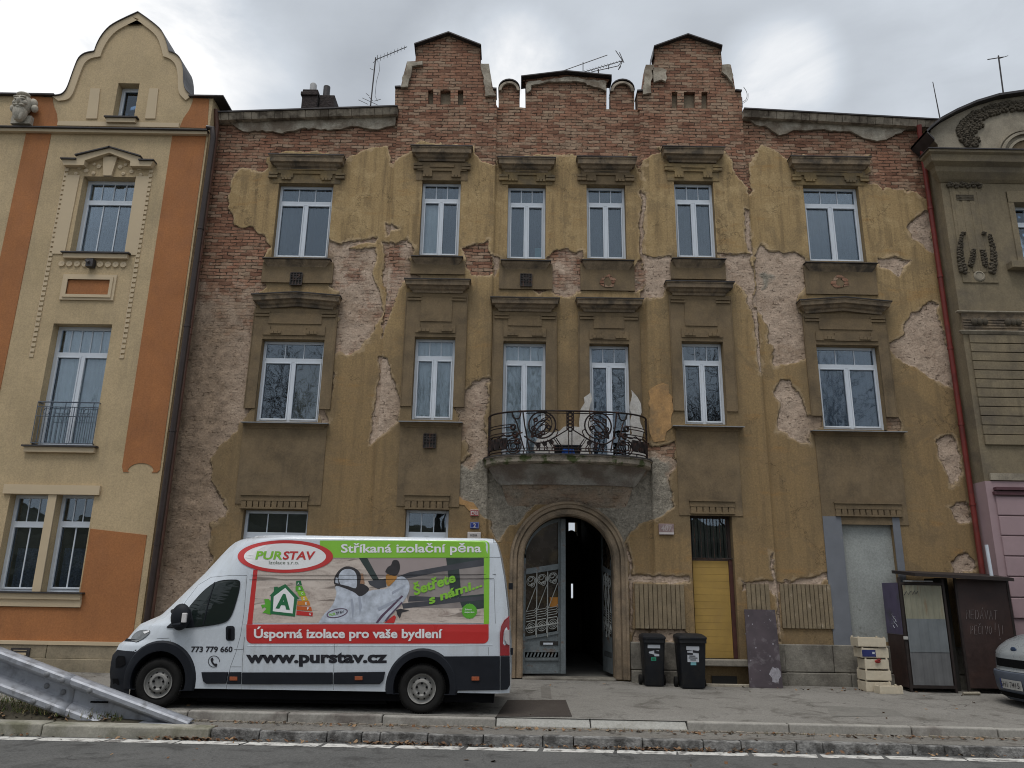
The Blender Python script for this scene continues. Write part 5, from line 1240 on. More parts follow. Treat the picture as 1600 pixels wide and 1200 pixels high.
# pilaster, frieze band, grooved courses
b = MB(); xp0, xp1 = onY(1480, 300, YR)[0], onY(1538, 300, YR)[0]
b.box(rx0 + .18, rx0 + 1.0, YR - .025, YR + .01, zfr1 + .75, zc0 - .66)
for k in range(4): b.box(rx0 + .24 + k * .19, rx0 + .37 + k * .19, YR - .035, YR, zfr1 + 1.0, zc0 - .9)
b.box(RW[0] - .35, RXE, YR - .05, YR + .01, RW[2] - .12, RW[2]); b.box(RW[0] - .42, RW[0] + .3, YR - .2, YR + .01, RW[2] - .22, RW[2] - .05)
b.box(RW[0] - .14, RW[0] + .0, YR - .03, YR + .01, RW[2], RW[3] + .3); b.box(RW[0] - .14, RXE, YR - .04, YR + .01, RW[3] + .005, RW[3] + .3)
b.build_each('pilaster', M_GRY, rh, bevel=.01)
b = MB(); b.box(rx0 + .01, RXE, YR - .03, YR + .01, zfr0, zfr1)
for k in range(4): b.box(rx0 + .02, RXE, YR - .045, YR + .01, zfr0 + .07 + k * .065, zfr0 + .10 + k * .065)
b.build('frieze', M_DPL2, rh)
b = MB(); moulding(b, rx0 + .0, RXE, [(.03, zfr1 - .01), (.10, zfr1 + .01), (.10, zfr1 + .035)], YR + .01); moulding(b, rx0 + .0, RXE, [(.03, zfr0 - .08), (.09, zfr0 - .02), (.09, zfr0 + .0)], YR + .01)
b.build_each('frieze_moulding', M_GRY2, rh)
b = MB(); z_ = zfr0 - .09; za_ = onY(1560, 680, YR)[1]; n = 11; hgt = (z_ - za_) / n
for k in range(n): b.box(rx0 + .12, RXE, YR - .04, YR + .01, za_ + hgt * k + .014, za_ + hgt * (k + 1) - .004)
b.box(rx0 + .12, RXE, YR - .055, YR + .01, za_ - .22, za_ - .005)
b.build('grooved_course', M_GRY, rh, bevel=.008)
b = MB(); b.box(rx0 + .12, RXE, YR - .05, YR + .01, zbase + .02, zbase + .17); b.build('bare_band', M_GRY2, rh)
b = MB(); b.box(rx0 + .15, RXE, YR - .13, YR, zbase - .20, zbase - .14); b.box(rx0 + .12, RXE, YR - .10, YR, zbase - .30, zbase - .23); b.build_each('maroon_moulding', mat('maroon_paint', (.085, .035, .042), .7, .2, 5, .1), rh)
b = MB(); z_ = zbase - .32; hgt = .42
for k in range(6): b.box(rx0 + .16, RXE, YR - .06, YR, max(.3, z_ - hgt * (k + 1) + .012), z_ - hgt * k - .012)
b.build('pink_course', M_PNK, rh, bevel=.012)
xx, zz = onY(1549, 870, YR - .2); b = MB(); b.tube([(xx - .02, YR - .12, zz + .25), (xx, YR - .12, zz - .55)], .035, 10); b.build('white_pipe', M_WHITE, rh, smooth=40)
# ------------------------------------------------------------------ aerials
def yagi(name, label, mast, boom, els, el_len, up=(0, 0, 1), r_=.012, Y=18.6):
    t = thing(name, label, 'aerial', (mast[0][0], mast[0][1], mast[0][2])); m = MB()
    m.tube(mast, r_ * 1.6, 8); m.build('mast', M_TIN, t)
    if boom:
        m = MB(); a, c = Vector(boom[0]), Vector(boom[1]); m.tube([a, c], r_, 6); d = (c - a).normalized(); u = Vector(up)
        for k in range(els):
            p = a.lerp(c, (k + .3) / els); L = el_len * (1.0 - .35 * k / els)
            m.tube([p - u * L, p + u * L], r_ * .55, 5)
        m.build('boom', M_TIN, t)
    return t
def at(px, py, Y): x, z = onY(px, py, Y); return (x, Y, z)
t = yagi('tv_aerial', 'slim rooftop aerial on a tall mast beside the chimney', [at(579, 165, 18.6), at(587, 90, 18.6)], [at(588, 93, 18.6), at(636, 73, 18.3)], 9, .10)
m = MB()
for p, q in (((560, 156), (575, 163)), ((566, 153), (590, 164)), ((577, 152), (583, 158)), ((572, 146), (577, 150)), ((583, 98), (593, 90)), ((578, 107), (585, 110)), ((590, 92), (590, 86)), ((585, 158), (595, 155))): m.tube([at(*p, 18.6), at(*q, 18.6)], .008, 5)
m.tube([at(592, 96, 18.5), at(593, 110, 18.5), at(588, 128, 18.5), at(586, 150, 18.5), at(590, 158, 18.5)], .006, 5); m.build('element', M_TIN, t)
t = yagi('tv_aerial', 'broad combed aerial above the middle parapet between the gables', [at(935, 125, 18.8), at(935, 108, 18.8)], [at(904, 115, 18.8), at(972, 95, 18.6)], 15, .13, up=(-.25, .5, .75))
m = MB()
for p, q in (((876, 112), (949, 86)), ((911, 116), (911, 97)), ((962, 79), (973, 95)), ((973, 95), (966, 109)), ((966, 109), (970, 104)), ((926, 112), (966, 103)), ((966, 103), (972, 95)), ((968, 82), (975, 98)), ((925, 118), (925, 110)), ((951, 108), (951, 101))): m.tube([at(*p, 18.7), at(*q, 18.7)], .012, 5)
m.build('element', M_TIN, t)
t = thing('tv_aerial', 'faint bent wire aerial behind the right brick gable', 'aerial', at(1160, 168, 18.4)); m = MB()
m.tube([at(1160, 168, 18.4), at(1159, 152, 18.4)], .012, 6); m.tube([at(*p, 18.4) for p in smoothline([(1159, 160), (1166, 155), (1167, 145), (1162, 136)], 4)], .008, 5); m.tube([at(*p, 18.4) for p in smoothline([(1160, 162), (1168, 156), (1169, 146)], 4)], .006, 5); m.build('wire', M_TIN, t)
t = thing('lightning_rod', 'plain thin leaning rod on the left slope of the round gable', 'rod', at(1468, 182, 16.9)); m = MB(); m.tube([at(1468.5, 184, 16.9), at(1457.5, 128, 16.9)], [.016, .010], 6); m.build('rod', M_TIN, t)
t = thing('tv_aerial', 'small crossbar aerial on a mast atop the round gable', 'aerial', at(1568, 152, 17.2)); m = MB(); m.tube([at(1568.5, 152, 17.2), at(1560, 87, 17.2)], .02, 6); m.build('mast', M_TIN, t); m = MB(); m.tube([at(1543, 93, 17.3), at(1568, 89, 17.0)], .013, 6); m.tube([at(1560, 92, 17.2), at(1575, 87, 17.2)], .009, 6); m.build('crossbar', M_TIN, t)

# ------------------------------------------------------------------ ground
def ground_mat(name, c0, c1, spots, fine=120, bump=.5, patches=()):
    t = NT(name)
    c = t.mix(t.ramp(t.noise(.7, 8, .62), .35, .65), c0, c1)
    c = t.mix(t.ramp(t.noise(fine, 3, .7), .35, .7, 0, .55), c, tuple(x * 1.55 for x in c1))
    c = t.mix(t.ramp(t.noise(fine * .8, 3, .7), .55, .72, 0, .5), c, tuple(x * .45 for x in c0))
    c = t.mix(t.ramp(t.noise(1.6, 9, .7, dist=.7), .52, .64, 0, .8), c, spots)
    v = t.n('ShaderNodeTexVoronoi', feature='DISTANCE_TO_EDGE'); v.inputs['Scale'].default_value = .55
    dn = t.n('ShaderNodeTexNoise'); dn.inputs['Scale'].default_value = 2; dn.inputs['Detail'].default_value = 6; t.put(dn.inputs['Vector'], t.pos)
    va = t.n('ShaderNodeVectorMath', operation='ADD'); t.put(va.inputs[0], t.pos); t.put(va.inputs[1], dn.outputs['Color']); t.put(v.inputs['Vector'], va.outputs[0])
    crack = t.ramp(v.outputs['Distance'], .004, .014, 1, 0)
    c = t.mix(t.math('MULTIPLY', crack, t.ramp(t.noise(.5, 3), .5, .62, 0, .5)), c, tuple(x * .3 for x in c0))
    g_ = t.n('ShaderNodeCombineColor'); k_ = t.ramp(t.noise(30, 6, .8), .3, .7, .72, 1.26)
    for q_ in range(3): t.put(g_.inputs[q_], k_)
    c = t.mix(1.0, c, g_.outputs[0], 'MULTIPLY')
    h = t.math('SUBTRACT', t.noise(fine, 4, .7), crack)
    return t.done(t.bsdf(c, .88, t.bump(h, bump, .008), spec=.3))
M_WALK = ground_mat('pavement_asphalt', (.145, .137, .122), (.20, .19, .172), (.085, .077, .066), 48)
M_ROAD = ground_mat('road_asphalt', (.068, .068, .066), (.098, .097, .093), (.047, .046, .044), 42, .8)
M_STRIP = ground_mat('strip_asphalt', (.12, .112, .10), (.165, .155, .138), (.075, .064, .052), 48)
def gsheet(name, xs, ys, zf, mt, kind='structure'):
    m = MB(); vs = [(x_, y_, zf(x_, y_)) for y_ in ys for x_ in xs]; k = len(xs)
    m.add(vs, [(j * k + i, j * k + i + 1, (j + 1) * k + i + 1, (j + 1) * k + i) for j in range(len(ys) - 1) for i in range(k - 1)])
    return setp(m.build(name, mt), kind=kind)
gsheet('ground', [-600, -60, -20, 0, 20, 60, 600], [-600, -60, 27.2, 60, 1500], lambda x_, y_: -.25 - .005 * max(-60, min(60, x_)), mat('far_ground', (.08, .085, .05), .95, .3, .5, 0))
gsheet('road', [-40, -10, 0, 10, 40], [-4, 4, 11.56], lambda x_, y_: rz(x_), M_ROAD)
gsheet('far_pavement', [-40, 0, 40], [-9, -4.2], lambda x_, y_: rz(x_) + .12, M_WALK)
YK1, YK2 = 11.5, 12.28
gsheet('kerb_strip', [-40, -10, 0, 10, 40], [YK1 + .1, YK2 + .05], lambda x_, y_: .128 - .005 * x_, M_STRIP)
xs = [-40] + [-14 + .5 * i for i in range(61)] + [40]
rr = random.Random(2)
gsheet('sidewalk', xs, [YK2 + .1 + (17.3 - YK2 - .1) * i / 12 for i in range(13)], lambda x_, y_: gz(x_, y_), M_WALK)
m = MB(); P_ = [(793, 1094), (884, 1094), (894, 1120), (775, 1120)]
def onG(px, py, zf, it=8):
    z = .25
    for _ in range(it):
        d = ray(px, py); t_ = (z - 2.0) / d.z; p = CAM + d * t_; z = zf(p.x, p.y)
    return p.x, p.y, z
def gpatch(name, pts, mt, dz=.005, zf=gz):
    m = MB(); Q = [onG(a, c, zf) for a, c in pts]; m.face([(q[0], q[1], q[2] + dz) for q in Q]); return setp(m.build(name, mt), kind='structure')
M_PATCH = ground_mat('dark_asphalt_patch', (.035, .028, .024), (.055, .045, .038), (.07, .06, .05), 90, .7)
gpatch('asphalt_patch', P_, M_PATCH)
gpatch('asphalt_patch', [(1290, 1103), (1395, 1108), (1415, 1119), (1300, 1120)], mat('patch_grey', (.165, .157, .14), .9, .15, 6, .4, 50), .004)
gpatch('asphalt_patch', [(845, 1072), (860, 1074), (862, 1092), (846, 1090)], mat('patch_grey2', (.14, .13, .115), .9, .15, 6, .4, 100), .004)
# kerbs: single stones with joints
def kerb(name, spans, y0, y1, z0, z1f, mt, seed, rough=0.0, bevel=.015):
    m = MB(); rr = random.Random(seed)
    for xa, xb in spans:
        n = max(1, int((xb - xa) / .12)) if rough else 1
        g = .007
        dy, dz = rr.uniform(-.008, .008), rr.uniform(-.008, .006)
        for i in range(n):
            u0, u1 = xa + g + (xb - xa - 2 * g) * i / n, xa + g + (xb - xa - 2 * g) * (i + 1) / n
            def fr(u, k): r_ = random.Random(int(u * 1000) * 13 + seed + k); return rough * r_.uniform(-1, 1)
            m.hexa([(u0, y0 + dy + fr(u0, 0), z0 - .005 * u0), (u1, y0 + dy + fr(u1, 0), z0 - .005 * u1), (u1, y1, z0 - .005 * u1), (u0, y1, z0 - .005 * u0),
                    (u0, y0 + dy + .012 + fr(u0, 1) * .7, z1f(u0) + dz + fr(u0, 2) * .4), (u1, y0 + dy + .012 + fr(u1, 1) * .7, z1f(u1) + dz + fr(u1, 2) * .4), (u1, y1, z1f(u1) + dz), (u0, y1, z1f(u0) + dz)])
    return setp(m.build(name, mt, weld=bool(rough), bevel=bevel, smooth=None), kind='structure')
M_K1 = mat('sandstone_kerb', (.30, .285, .24), .92, .2, 3, .5, 40, dirt=(.15, .145, .10), dscale=2, dlo=.45, dhi=.66)
M_K2 = mat('granite_kerb', (.22, .215, .205), .9, .35, 14, .9, 30, dirt=(.075, .072, .068), dscale=5, dlo=.44, dhi=.6, bdist=.02)
M_K3 = mat('concrete_kerb', (.30, .285, .255), .9, .12, 4, .4, 60, dirt=(.15, .13, .115), dscale=1.6, dlo=.5, dhi=.68)
def kx(px, py): return onG(px, py, lambda x_, y_: .13 - .005 * x_)[0]
j1 = [-16, -13.5, -11, -8.6, kx(100, 1125), kx(335, 1137)]
kerb('kerb', list(zip(j1, j1[1:])), YK1 - .02, YK1 + .30, -.1, lambda x_: .155 - .005 * x_, M_K1, 1, .006, .02)
j2 = [j1[-1]] + [kx(p, 1150) for p in (390, 503, 560, 590, 667, 755, 848, 895, 1000, 1090, 1145, 1225, 1262, 1388, 1432, 1545, 1620)]; j2 += [j2[-1] + 1.1 * i for i in range(1, 8)]
kerb('kerb', list(zip(j2, j2[1:])), YK1, YK1 + .17, -.1, lambda x_: .132 - .005 * x_, M_K2, 2, .016, .012)
def kx2(px): return onG(px, 1122, gz)[0]
j3 = [kx2(p) for p in (268, 438, 594, 775)]; j3 = [j3[0] - 1.0 * i for i in range(8, 0, -1)] + j3
kerb('kerb', list(zip(j3, j3[1:])), YK2 - .02, YK2 + .12, 0, lambda x_: gz(x_, YK2) + .006, M_K3, 3, 0, .02)
j4 = [kx2(p) for p in (775, 921, 1066)]
M_K4 = mat('pale_dropped_kerb', (.31, .305, .28), .9, .1, 4, .4, 60, dirt=(.2, .19, .165), dscale=2)
m = MB()
for xa, xb in zip(j4, j4[1:]):              # dropped stones with a sloping top
    m.hexa([(xa + .008, YK2 - .03, 0), (xb - .008, YK2 - .03, 0), (xb - .008, YK2 + .14, 0), (xa + .008, YK2 + .14, 0), (xa + .008, YK2 - .03, .150 - .005 * xa), (xb - .008, YK2 - .03, .150 - .005 * xb), (xb - .008, YK2 + .14, gz(xb, YK2) + .008), (xa + .008, YK2 + .14, gz(xa, YK2) + .008)])
setp(m.build('dropped_kerb', M_K4, bevel=.012), kind='structure')
j5 = [kx2(p) for p in (1066, 1213, 1385, 1502, 1660)]; j5 += [j5[-1] + 1.0 * i for i in range(1, 8)]
kerb('kerb', list(zip(j5, j5[1:])), YK2 - .02, YK2 + .12, 0, lambda x_: gz(x_, YK2) + .006, M_K3, 5, 0, .02)
m = MB(); rr = random.Random(6); u = j3[-4]
while u < 13:                              # row of small setts along the kerb foot
    w_ = rr.uniform(.09, .15); h_ = .14 - .005 * u + rr.uniform(-.008, .01)
    m.hexa([(u + .007, YK2 - .135, 0), (u + w_, YK2 - .135, 0), (u + w_, YK2 - .03, 0), (u + .007, YK2 - .03, 0), (u + .016, YK2 - .12 + rr.uniform(-.01, .01), h_), (u + w_ - .01, YK2 - .12 + rr.uniform(-.01, .01), h_), (u + w_ - .01, YK2 - .035, h_), (u + .016, YK2 - .035, h_)]); u += w_ + .004
setp(m.build('sett_row', mat('sett_stone', (.20, .175, .145), .9, .35, 9, .5, 40)), kind='structure')
m = MB(); rr = random.Random(12); u = -16.0     # worn white edge line
while u < 13:
    L = rr.uniform(.75, 1.0)
    y0_, y1_ = 11.17, 11.40
    n = 10; fr_ = [(u + L * i / n, y1_ + rr.uniform(-.012, .006)) for i in range(n + 1)]; bk = [(u + L * i / n + rr.uniform(-.01, .01), y0_ + rr.uniform(-.01, .012)) for i in range(n, -1, -1)]
    fr_[-1] = (u + L + .05, fr_[-1][1]); bk[-1] = (u - .03, bk[-1][1])
    m.face([(a, c, rz(a) + .004) for a, c in (fr_ + bk)[::-1]]); u += L + rr.uniform(.05, .12)
setp(m.build('road_marking', mat('worn_white_paint', (.52, .51, .48), .8, .15, 8, .3, 80, dirt=(.16, .15, .14), dscale=6, dlo=.5, dhi=.62)), kind='structure')

# added unseen slope behind the camera, darkening the window reflections
m = MB(); rr = random.Random(9); nx_, ny_ = 60, 14; vs = []
for j in range(ny_):
    for i in range(nx_):
        x_ = -75 + 150 * i / (nx_ - 1); f = j / (ny_ - 1); vs.append((x_ + rr.uniform(-.6, .6), -11 - 26 * f, rz(max(-40, min(40, x_))) + 9.0 * f ** .55 * (1 + .15 * math.sin(x_ * .21)) + (rr.uniform(-.4, .9) if j else -.1)))
m.add(vs, [(j * nx_ + i, (j + 1) * nx_ + i, (j + 1) * nx_ + i + 1, j * nx_ + i + 1) for j in range(ny_ - 1) for i in range(nx_ - 1)])
setp(m.build('added_hill', mat('added_hill_cover', (.05, .048, .028), .95, .5, 2, .8, 5, bdist=.1)), kind='structure')
# ------------------------------------------------------------------ white delivery van
YV, YVC, HWV = 12.45, 13.47, 1.02
M_VW = mat('white_van_paint', (.57, .615, .665), .28, .02, 2, .02, 8, coat=.6, streak=((.36, .36, .345), .4), dirt=(.52, .545, .56), dscale=1.5, dlo=.58, dhi=.85)
M_VBLK = mat('black_van_plastic', (.011, .013, .018), .6, .15, 4, .15, 150, spec=.22)
M_TYRE = mat('tyre_rubber', (.014, .0135, .013), .9, .25, 9, .3, 60, spec=.2)
M_RIM = mat('grey_steel_rim', (.25, .245, .23), .55, .25, 9, .15, 60, metal=.15)
M_SEAM = mat('dark_seam', (.006, .006, .007), .9, .1, 3, 0, spec=.1)
M_CARGL = None
def cargl():
    t = NT('car_glass'); q = t.bsdf((.012, .018, .017), .03, None, spec=.45); return t.done(q)
M_CARGL = cargl()
M_RED = mat('red_vinyl', (.50, .030, .028), .35, .05, 2, 0, coat=.3)
M_GRN = mat('green_vinyl', (.22, .50, .035), .35, .05, 2, 0, coat=.3)
M_DGRN = mat('dark_green_vinyl', (.02, .14, .055), .4, .05, 2, 0)
M_VWV = mat('white_vinyl', (.78, .78, .78), .4, .03, 2, 0)
M_BVIN = mat('black_vinyl', (.018, .018, .024), .4, .1, 2, 0)
M_LGRN = mat('leaf_green_vinyl', (.10, .36, .03), .4, .1, 2, 0)
M_YEL = mat('yellow_vinyl', (.60, .42, .04), .4, .05, 2, 0)
M_ORV = mat('orange_vinyl', (.58, .20, .03), .4, .05, 2, 0)
fpx = [(178, 1068), (176.5, 1050), (177, 1040), (181, 1023), (189, 1006), (203, 997), (210, 988), (222, 975), (240, 967), (254, 961), (268, 948), (290, 926), (320, 896), (345, 868), (357, 855), (366, 847.5), (378, 842), (395, 839)]
F_ = [onY(a, c, 12.85) for a, c in fpx]; F_ = sorted([(z, x) for x, z in F_])
FZ = np.array([p[0] for p in F_]); FXs = np.array([p[1] for p in F_])
rpx = [(796, 1078), (797.5, 1050), (797, 1005), (793, 950), (788, 905), (782, 870), (776, 848), (770, 840)]
R_ = sorted([(z, x) for x, z in [onY(a, c, 12.6) for a, c in rpx]]); RZ = np.array([p[0] for p in R_]); RXs = np.array([p[1] for p in R_])
ZVT = onY(600, 838.5, 12.60)[1]; ZVB = onY(500, 1079, YV)[1]
def vxf(z): return float(np.interp(z, FZ, FXs))
def vxr(z): return float(np.interp(z, RZ, RXs))
def vy(x, z):                              # near side of the body
    y = YV + .075 * max(0, z - 1.45) + .05 * max(0, .62 - z)
    q = max(0, z - (ZVT - .07)) / .07; y += .07 * q * q
    s_ = (vxf(z) + .80 - x) / .80
    if s_ > 0: y += .34 * s_ ** 2.2
    s_ = (x - vxr(z) + .22) / .22
    if s_ > 0: y += .10 * s_ ** 2
    return y
def V(px, py, eps=.003):
    d = ray(px, py); y = YV
    for _ in range(7):
        p = CAM + d * (y / d.y); y = vy(p.x, p.z)
    p = CAM + d * (y / d.y); return Vector((p.x, y - eps, p.z))
gv = gz(-3.2, 12.5)
van = thing('delivery_van', 'tall white van with red and green advertising parked on the pavement', 'van', (-3, YVC, gv))
def section(z, off=0., x0=None, x1=None):
    xf, xr = vxf(z) if x0 is None else x0, vxr(z) if x1 is None else x1; near = []
    n1, n2, n3 = 24, 18, 8
    for i in range(n1): near.append(xf + .8 * (i / n1) ** 1.6)
    for i in range(n2): near.append(xf + .8 + (xr - .22 - xf - .8) * i / n2)
    for i in range(n3 + 1): near.append(xr - .22 + .22 * i / n3)
    P = [(x_, vy(x_, z) - off, z) for x_ in near][::-1]
    ya = P[-1][1]
    for i in range(1, 12):
        t_ = i / 12; yy = ya + (2 * YVC - 2 * ya) * t_; P.append((xf - .10 * (1 - (2 * t_ - 1) ** 2) - off * .3, yy, z))
    far = [(x_, 2 * YVC - vy(x_, z) + off, z) for x_ in near]
    P += far
    yb_ = far[-1][1]
    for i in range(1, 8): P.append((xr + .03 * (1 - (2 * i / 8 - 1) ** 2), yb_ + (2 * YVC - 2 * yb_) * i / 8, z))
    return P
b = MB()
zs_ = sorted(set([ZVB, ZVB + .05] + [float(z) for z in np.linspace(ZVB + .1, ZVT - .07, 100)] + [ZVT - .07 + .07 * (1 - (1 - i / 6) ** 2) for i in range(1, 7)]))
rings = [section(z) for z in zs_]
def closed_loft(m, rings):
    base = len(m.v); k = len(rings[0]); m.v += [p for r_ in rings for p in r_]
    for i in range(len(rings) - 1):
        for j in range(k): m.f.append((base + i * k + j, base + i * k + (j + 1) % k, base + (i + 1) * k + (j + 1) % k, base + (i + 1) * k + j)); m.m.append(m.mi)
    m.f.append(tuple(base + j for j in range(k))[::-1]); m.f.append(tuple(base + (len(rings) - 1) * k + j for j in range(k))); m.m += [m.mi] * 2
closed_loft(b, rings)
me0 = b.mesh('body'); bm = bmesh.new(); bm.from_mesh(me0); bmesh.ops.recalc_face_normals(bm, faces=bm.faces); bm.to_mesh(me0); bm.free()
tmp = bpy.data.objects.new('tmp_body', me0); COL.objects.link(tmp)
h1, h2 = V(245.5, 1071), V(658.5, 1079)
WR = .355
hubs = [(h1.x, gz(h1.x, 12.6) + WR), (h2.x, gz(h2.x, 12.6) + WR)]
c_ = MB()
for hx, hz_ in hubs:
    n = 40; ring0 = [(hx + .435 * math.cos(2 * math.pi * i / n), YV - .3, hz_ + .02 + .445 * math.sin(2 * math.pi * i / n)) for i in range(n)]
    closed_loft(c_, [ring0, [(p[0], YVC + HWV + .4, p[2]) for p in ring0]])
mc = c_.mesh('cut'); bm = bmesh.new(); bm.from_mesh(mc); bmesh.ops.recalc_face_normals(bm, faces=bm.faces); bm.to_mesh(mc); bm.free()
cut = bpy.data.objects.new('tmp_cut', mc); COL.objects.link(cut)
md = tmp.modifiers.new('b', 'BOOLEAN'); md.operation = 'DIFFERENCE'; md.object = cut; md.solver = 'EXACT'
bpy.context.view_layer.update(); dg = bpy.context.evaluated_depsgraph_get()
meb = bpy.data.meshes.new_from_object(tmp.evaluated_get(dg)); meb.name = 'body'
bpy.data.objects.remove(tmp); bpy.data.objects.remove(cut)
meb.materials.clear()
body = link_mesh('body', meb, [M_VW], van, smooth=35)
b = MB()
b.box(-5.75, -.2, YVC - .9, YVC + .93, .42, .80); b.box(-4.75, -1.85, YVC - .8, YVC + .9, .36, .42); b.build('underbody', M_SEAM, van)  # underbody block lowered and widened to shut light out beneath the van
# decals and lines are laid on the body surface point by point
def dec(m, poly, eps=.004, sub=0):
    P = list(poly)
    if sub:
        Q = []
        for p, q in zip(P, P[1:] + P[:1]): Q += [(p[0] + (q[0] - p[0]) * i / sub, p[1] + (q[1] - p[1]) * i / sub) for i in range(sub)]
        P = Q
    tri = [_or2(t, P) for t in tessellate_polygon([[Vector((p[0], p[1], 0)) for p in P]])]
    Q = [(p[0], p[1]) for p in P]; st = list(tri); fin = []; mid_ = {}
    while st:                              # split long edges so that the sheet follows the curved body
        t_ = st.pop(); L = [(math.dist(Q[t_[i]], Q[t_[(i + 1) % 3]]), i) for i in range(3)]; l_, i = max(L)
        if l_ < 16: fin.append(t_); continue
        a, c, d = t_[i], t_[(i + 1) % 3], t_[(i + 2) % 3]; k = (min(a, c), max(a, c))
        if k not in mid_: mid_[k] = len(Q); Q.append(((Q[a][0] + Q[c][0]) / 2, (Q[a][1] + Q[c][1]) / 2))
        st += [(a, mid_[k], d), (mid_[k], c, d)]
    m.add([V(p[0], p[1], eps) for p in Q], fin)
def _or2(t, P):
    a, c, d = (P[i] for i in t); return tuple(t) if (c[0] - a[0]) * (d[1] - a[1]) - (c[1] - a[1]) * (d[0] - a[0]) < 0 else tuple(t)[::-1]
def line(m, pts, w=.9, eps=.003, sub=6):
    Q = []
    for p, q in zip(pts, pts[1:]): Q += [(p[0] + (q[0] - p[0]) * i / sub, p[1] + (q[1] - p[1]) * i / sub) for i in range(sub)]
    Q.append(pts[-1])
    m.tube([V(p[0], p[1], eps - .004) for p in Q], w * .0055, 5)
def rrect(x0, y0, x1, y1, r_, corners='abcd', n=6):
    o = []
    for nm, cx_, cy_, a0 in (('a', x0 + r_, y0 + r_, 180), ('b', x1 - r_, y0 + r_, 270), ('c', x1 - r_, y1 - r_, 0), ('d', x0 + r_, y1 - r_, 90)):
        if nm in corners: o += [(cx_ + r_ * math.cos(math.radians(a0 + 90 * i / n)), cy_ + r_ * math.sin(math.radians(a0 + 90 * i / n))) for i in range(n + 1)]
        else: o.append((x0 if nm in 'ad' else x1, y0 if nm in 'ab' else y1))
    return o
def ell(cx_, cy_, rx, ry, n=48, rot=0): return [(cx_ + rx * math.cos(2 * math.pi * i / n) * math.cos(rot) - ry * math.sin(2 * math.pi * i / n) * math.sin(rot), cy_ + rx * math.cos(2 * math.pi * i / n) * math.sin(rot) + ry * math.sin(2 * math.pi * i / n) * math.cos(rot)) for i in range(n)]
FONTC = {}
def text_mesh(s_, bold=0.02, shear=0):
    k = (s_, bold, shear)
    if k not in FONTC:
        cu = bpy.data.curves.new('t', 'FONT'); cu.body = s_; cu.offset = bold; cu.shear = shear; cu.resolution_u = 3; cu.size = 1
        o = bpy.data.objects.new('t', cu); COL.objects.link(o); bpy.context.view_layer.update()
        me_ = bpy.data.meshes.new_from_object(o.evaluated_get(bpy.context.evaluated_depsgraph_get()))
        FONTC[k] = ([tuple(v.co) for v in me_.vertices], [tuple(p.vertices) for p in me_.polygons]); bpy.data.objects.remove(o); bpy.data.meshes.remove(me_)
    return FONTC[k]
def lettering(parent, s_, p0, p1, h, mt, fn=V, eps=.007, bold=.02, shear=0, name='lettering', cap=.72):
    # baseline from p0 to p1 (photo pixels), capital height h pixels
    vs, fs = text_mesh(s_, bold, shear); xs_ = [v[0] for v in vs]; x0, x1 = min(xs_), max(xs_)
    d = Vector((p1[0] - p0[0], p1[1] - p0[1])); n = Vector((d.y, -d.x)).normalized()
    m = MB(); m.add([fn(p0[0] + d.x * (v[0] - x0) / (x1 - x0) + n.x * h * v[1] / cap, p0[1] + d.y * (v[0] - x0) / (x1 - x0) + n.y * h * v[1] / cap, eps) for v in vs], fs)
    return m.build(name, mt, parent)
# red frame, green band, photograph panel
b = MB(); dec(b, rrect(385, 975.5, 763.5, 1005.5, 9, 'cd'), .003, 14); dec(b, [(396, 890), (404, 890), (394.5, 976), (386, 976)], .003, 4); b.build('red_banner', M_RED, body)
b = MB(); dec(b, rrect(500, 844.5, 765, 871.5, 8, 'b'), .003, 14); dec(b, [(756, 871), (765, 871), (764, 975), (755.5, 975)], .003, 6); b.build('green_banner', M_GRN, body)
def foam():
    t = NT('printed_foam'); v = t.scale(t.pos, (1.5, 1, 7)); f = t.noise(1.3, 6, .6, vec=v, dist=.8)
    c = t.mix(t.ramp(f, .3, .62), (.32, .255, .22), (.60, .52, .46)); c = t.mix(t.ramp(t.noise(38, 4, .6), .4, .7, 0, .5), c, (.62, .55, .48))
    c = t.mix(t.ramp(t.noise(1, 3, .5, vec=t.scale(t.pos, (1.2, 1, 8), (3, 0, 1.7)), dist=1.2), .60, .66, 0, .8), c, (.15, .12, .10)); return t.done(t.bsdf(c, .4, spec=.4))
def beamm():
    t = NT('printed_rafters'); c = t.mix(t.ramp(t.noise(2.5, 4), .3, .7), (.20, .175, .165), (.30, .265, .25)); return t.done(t.bsdf(c, .4, spec=.4))
M_FOAM, M_BEAM = foam(), beamm()
M_DBEAM = mat('printed_dark_beam', (.060, .062, .072), .4, .2, 4, 0); M_GBEAM = mat('printed_green_beam', (.035, .05, .047), .4, .2, 4, 0)
M_SUIT = mat('printed_white_suit', (.46, .50, .57), .4, .28, 9, 0); M_SUITD = mat('printed_suit_fold', (.33, .36, .43), .4, .1, 5, 0); M_GLOVE = mat('printed_dark_glove', (.035, .032, .035), .4, .2, 8, 0)
M_HAIR = mat('printed_orange', (.42, .20, .05), .4, .1, 5, 0); M_SKIN = mat('printed_skin', (.33, .19, .115), .4, .1, 5, 0); M_PURP = mat('printed_purple', (.10, .06, .10), .4, .1, 5, 0)
M_PINKB = mat('printed_pinkish_board', (.33, .275, .265), .4, .06, 2, 0)
pm = [M_FOAM, M_BEAM, M_DBEAM, M_GBEAM, M_SUIT, M_SUITD, M_GLOVE, M_HAIR, M_SKIN, M_PURP, M_PINKB, M_RED]
b = MB()
def D(i, pts, e=.004, sub=0): b.mi = i; dec(b, pts, e, sub)
D(0, [(403, 889), (520, 871.5), (756, 871.5), (755.5, 973.5), (394.5, 973.5)], .0035, 10)
D(10, [(575, 871.5), (700, 871.5), (702, 884), (622, 901), (612, 900), (585, 905)], .0045, 4)
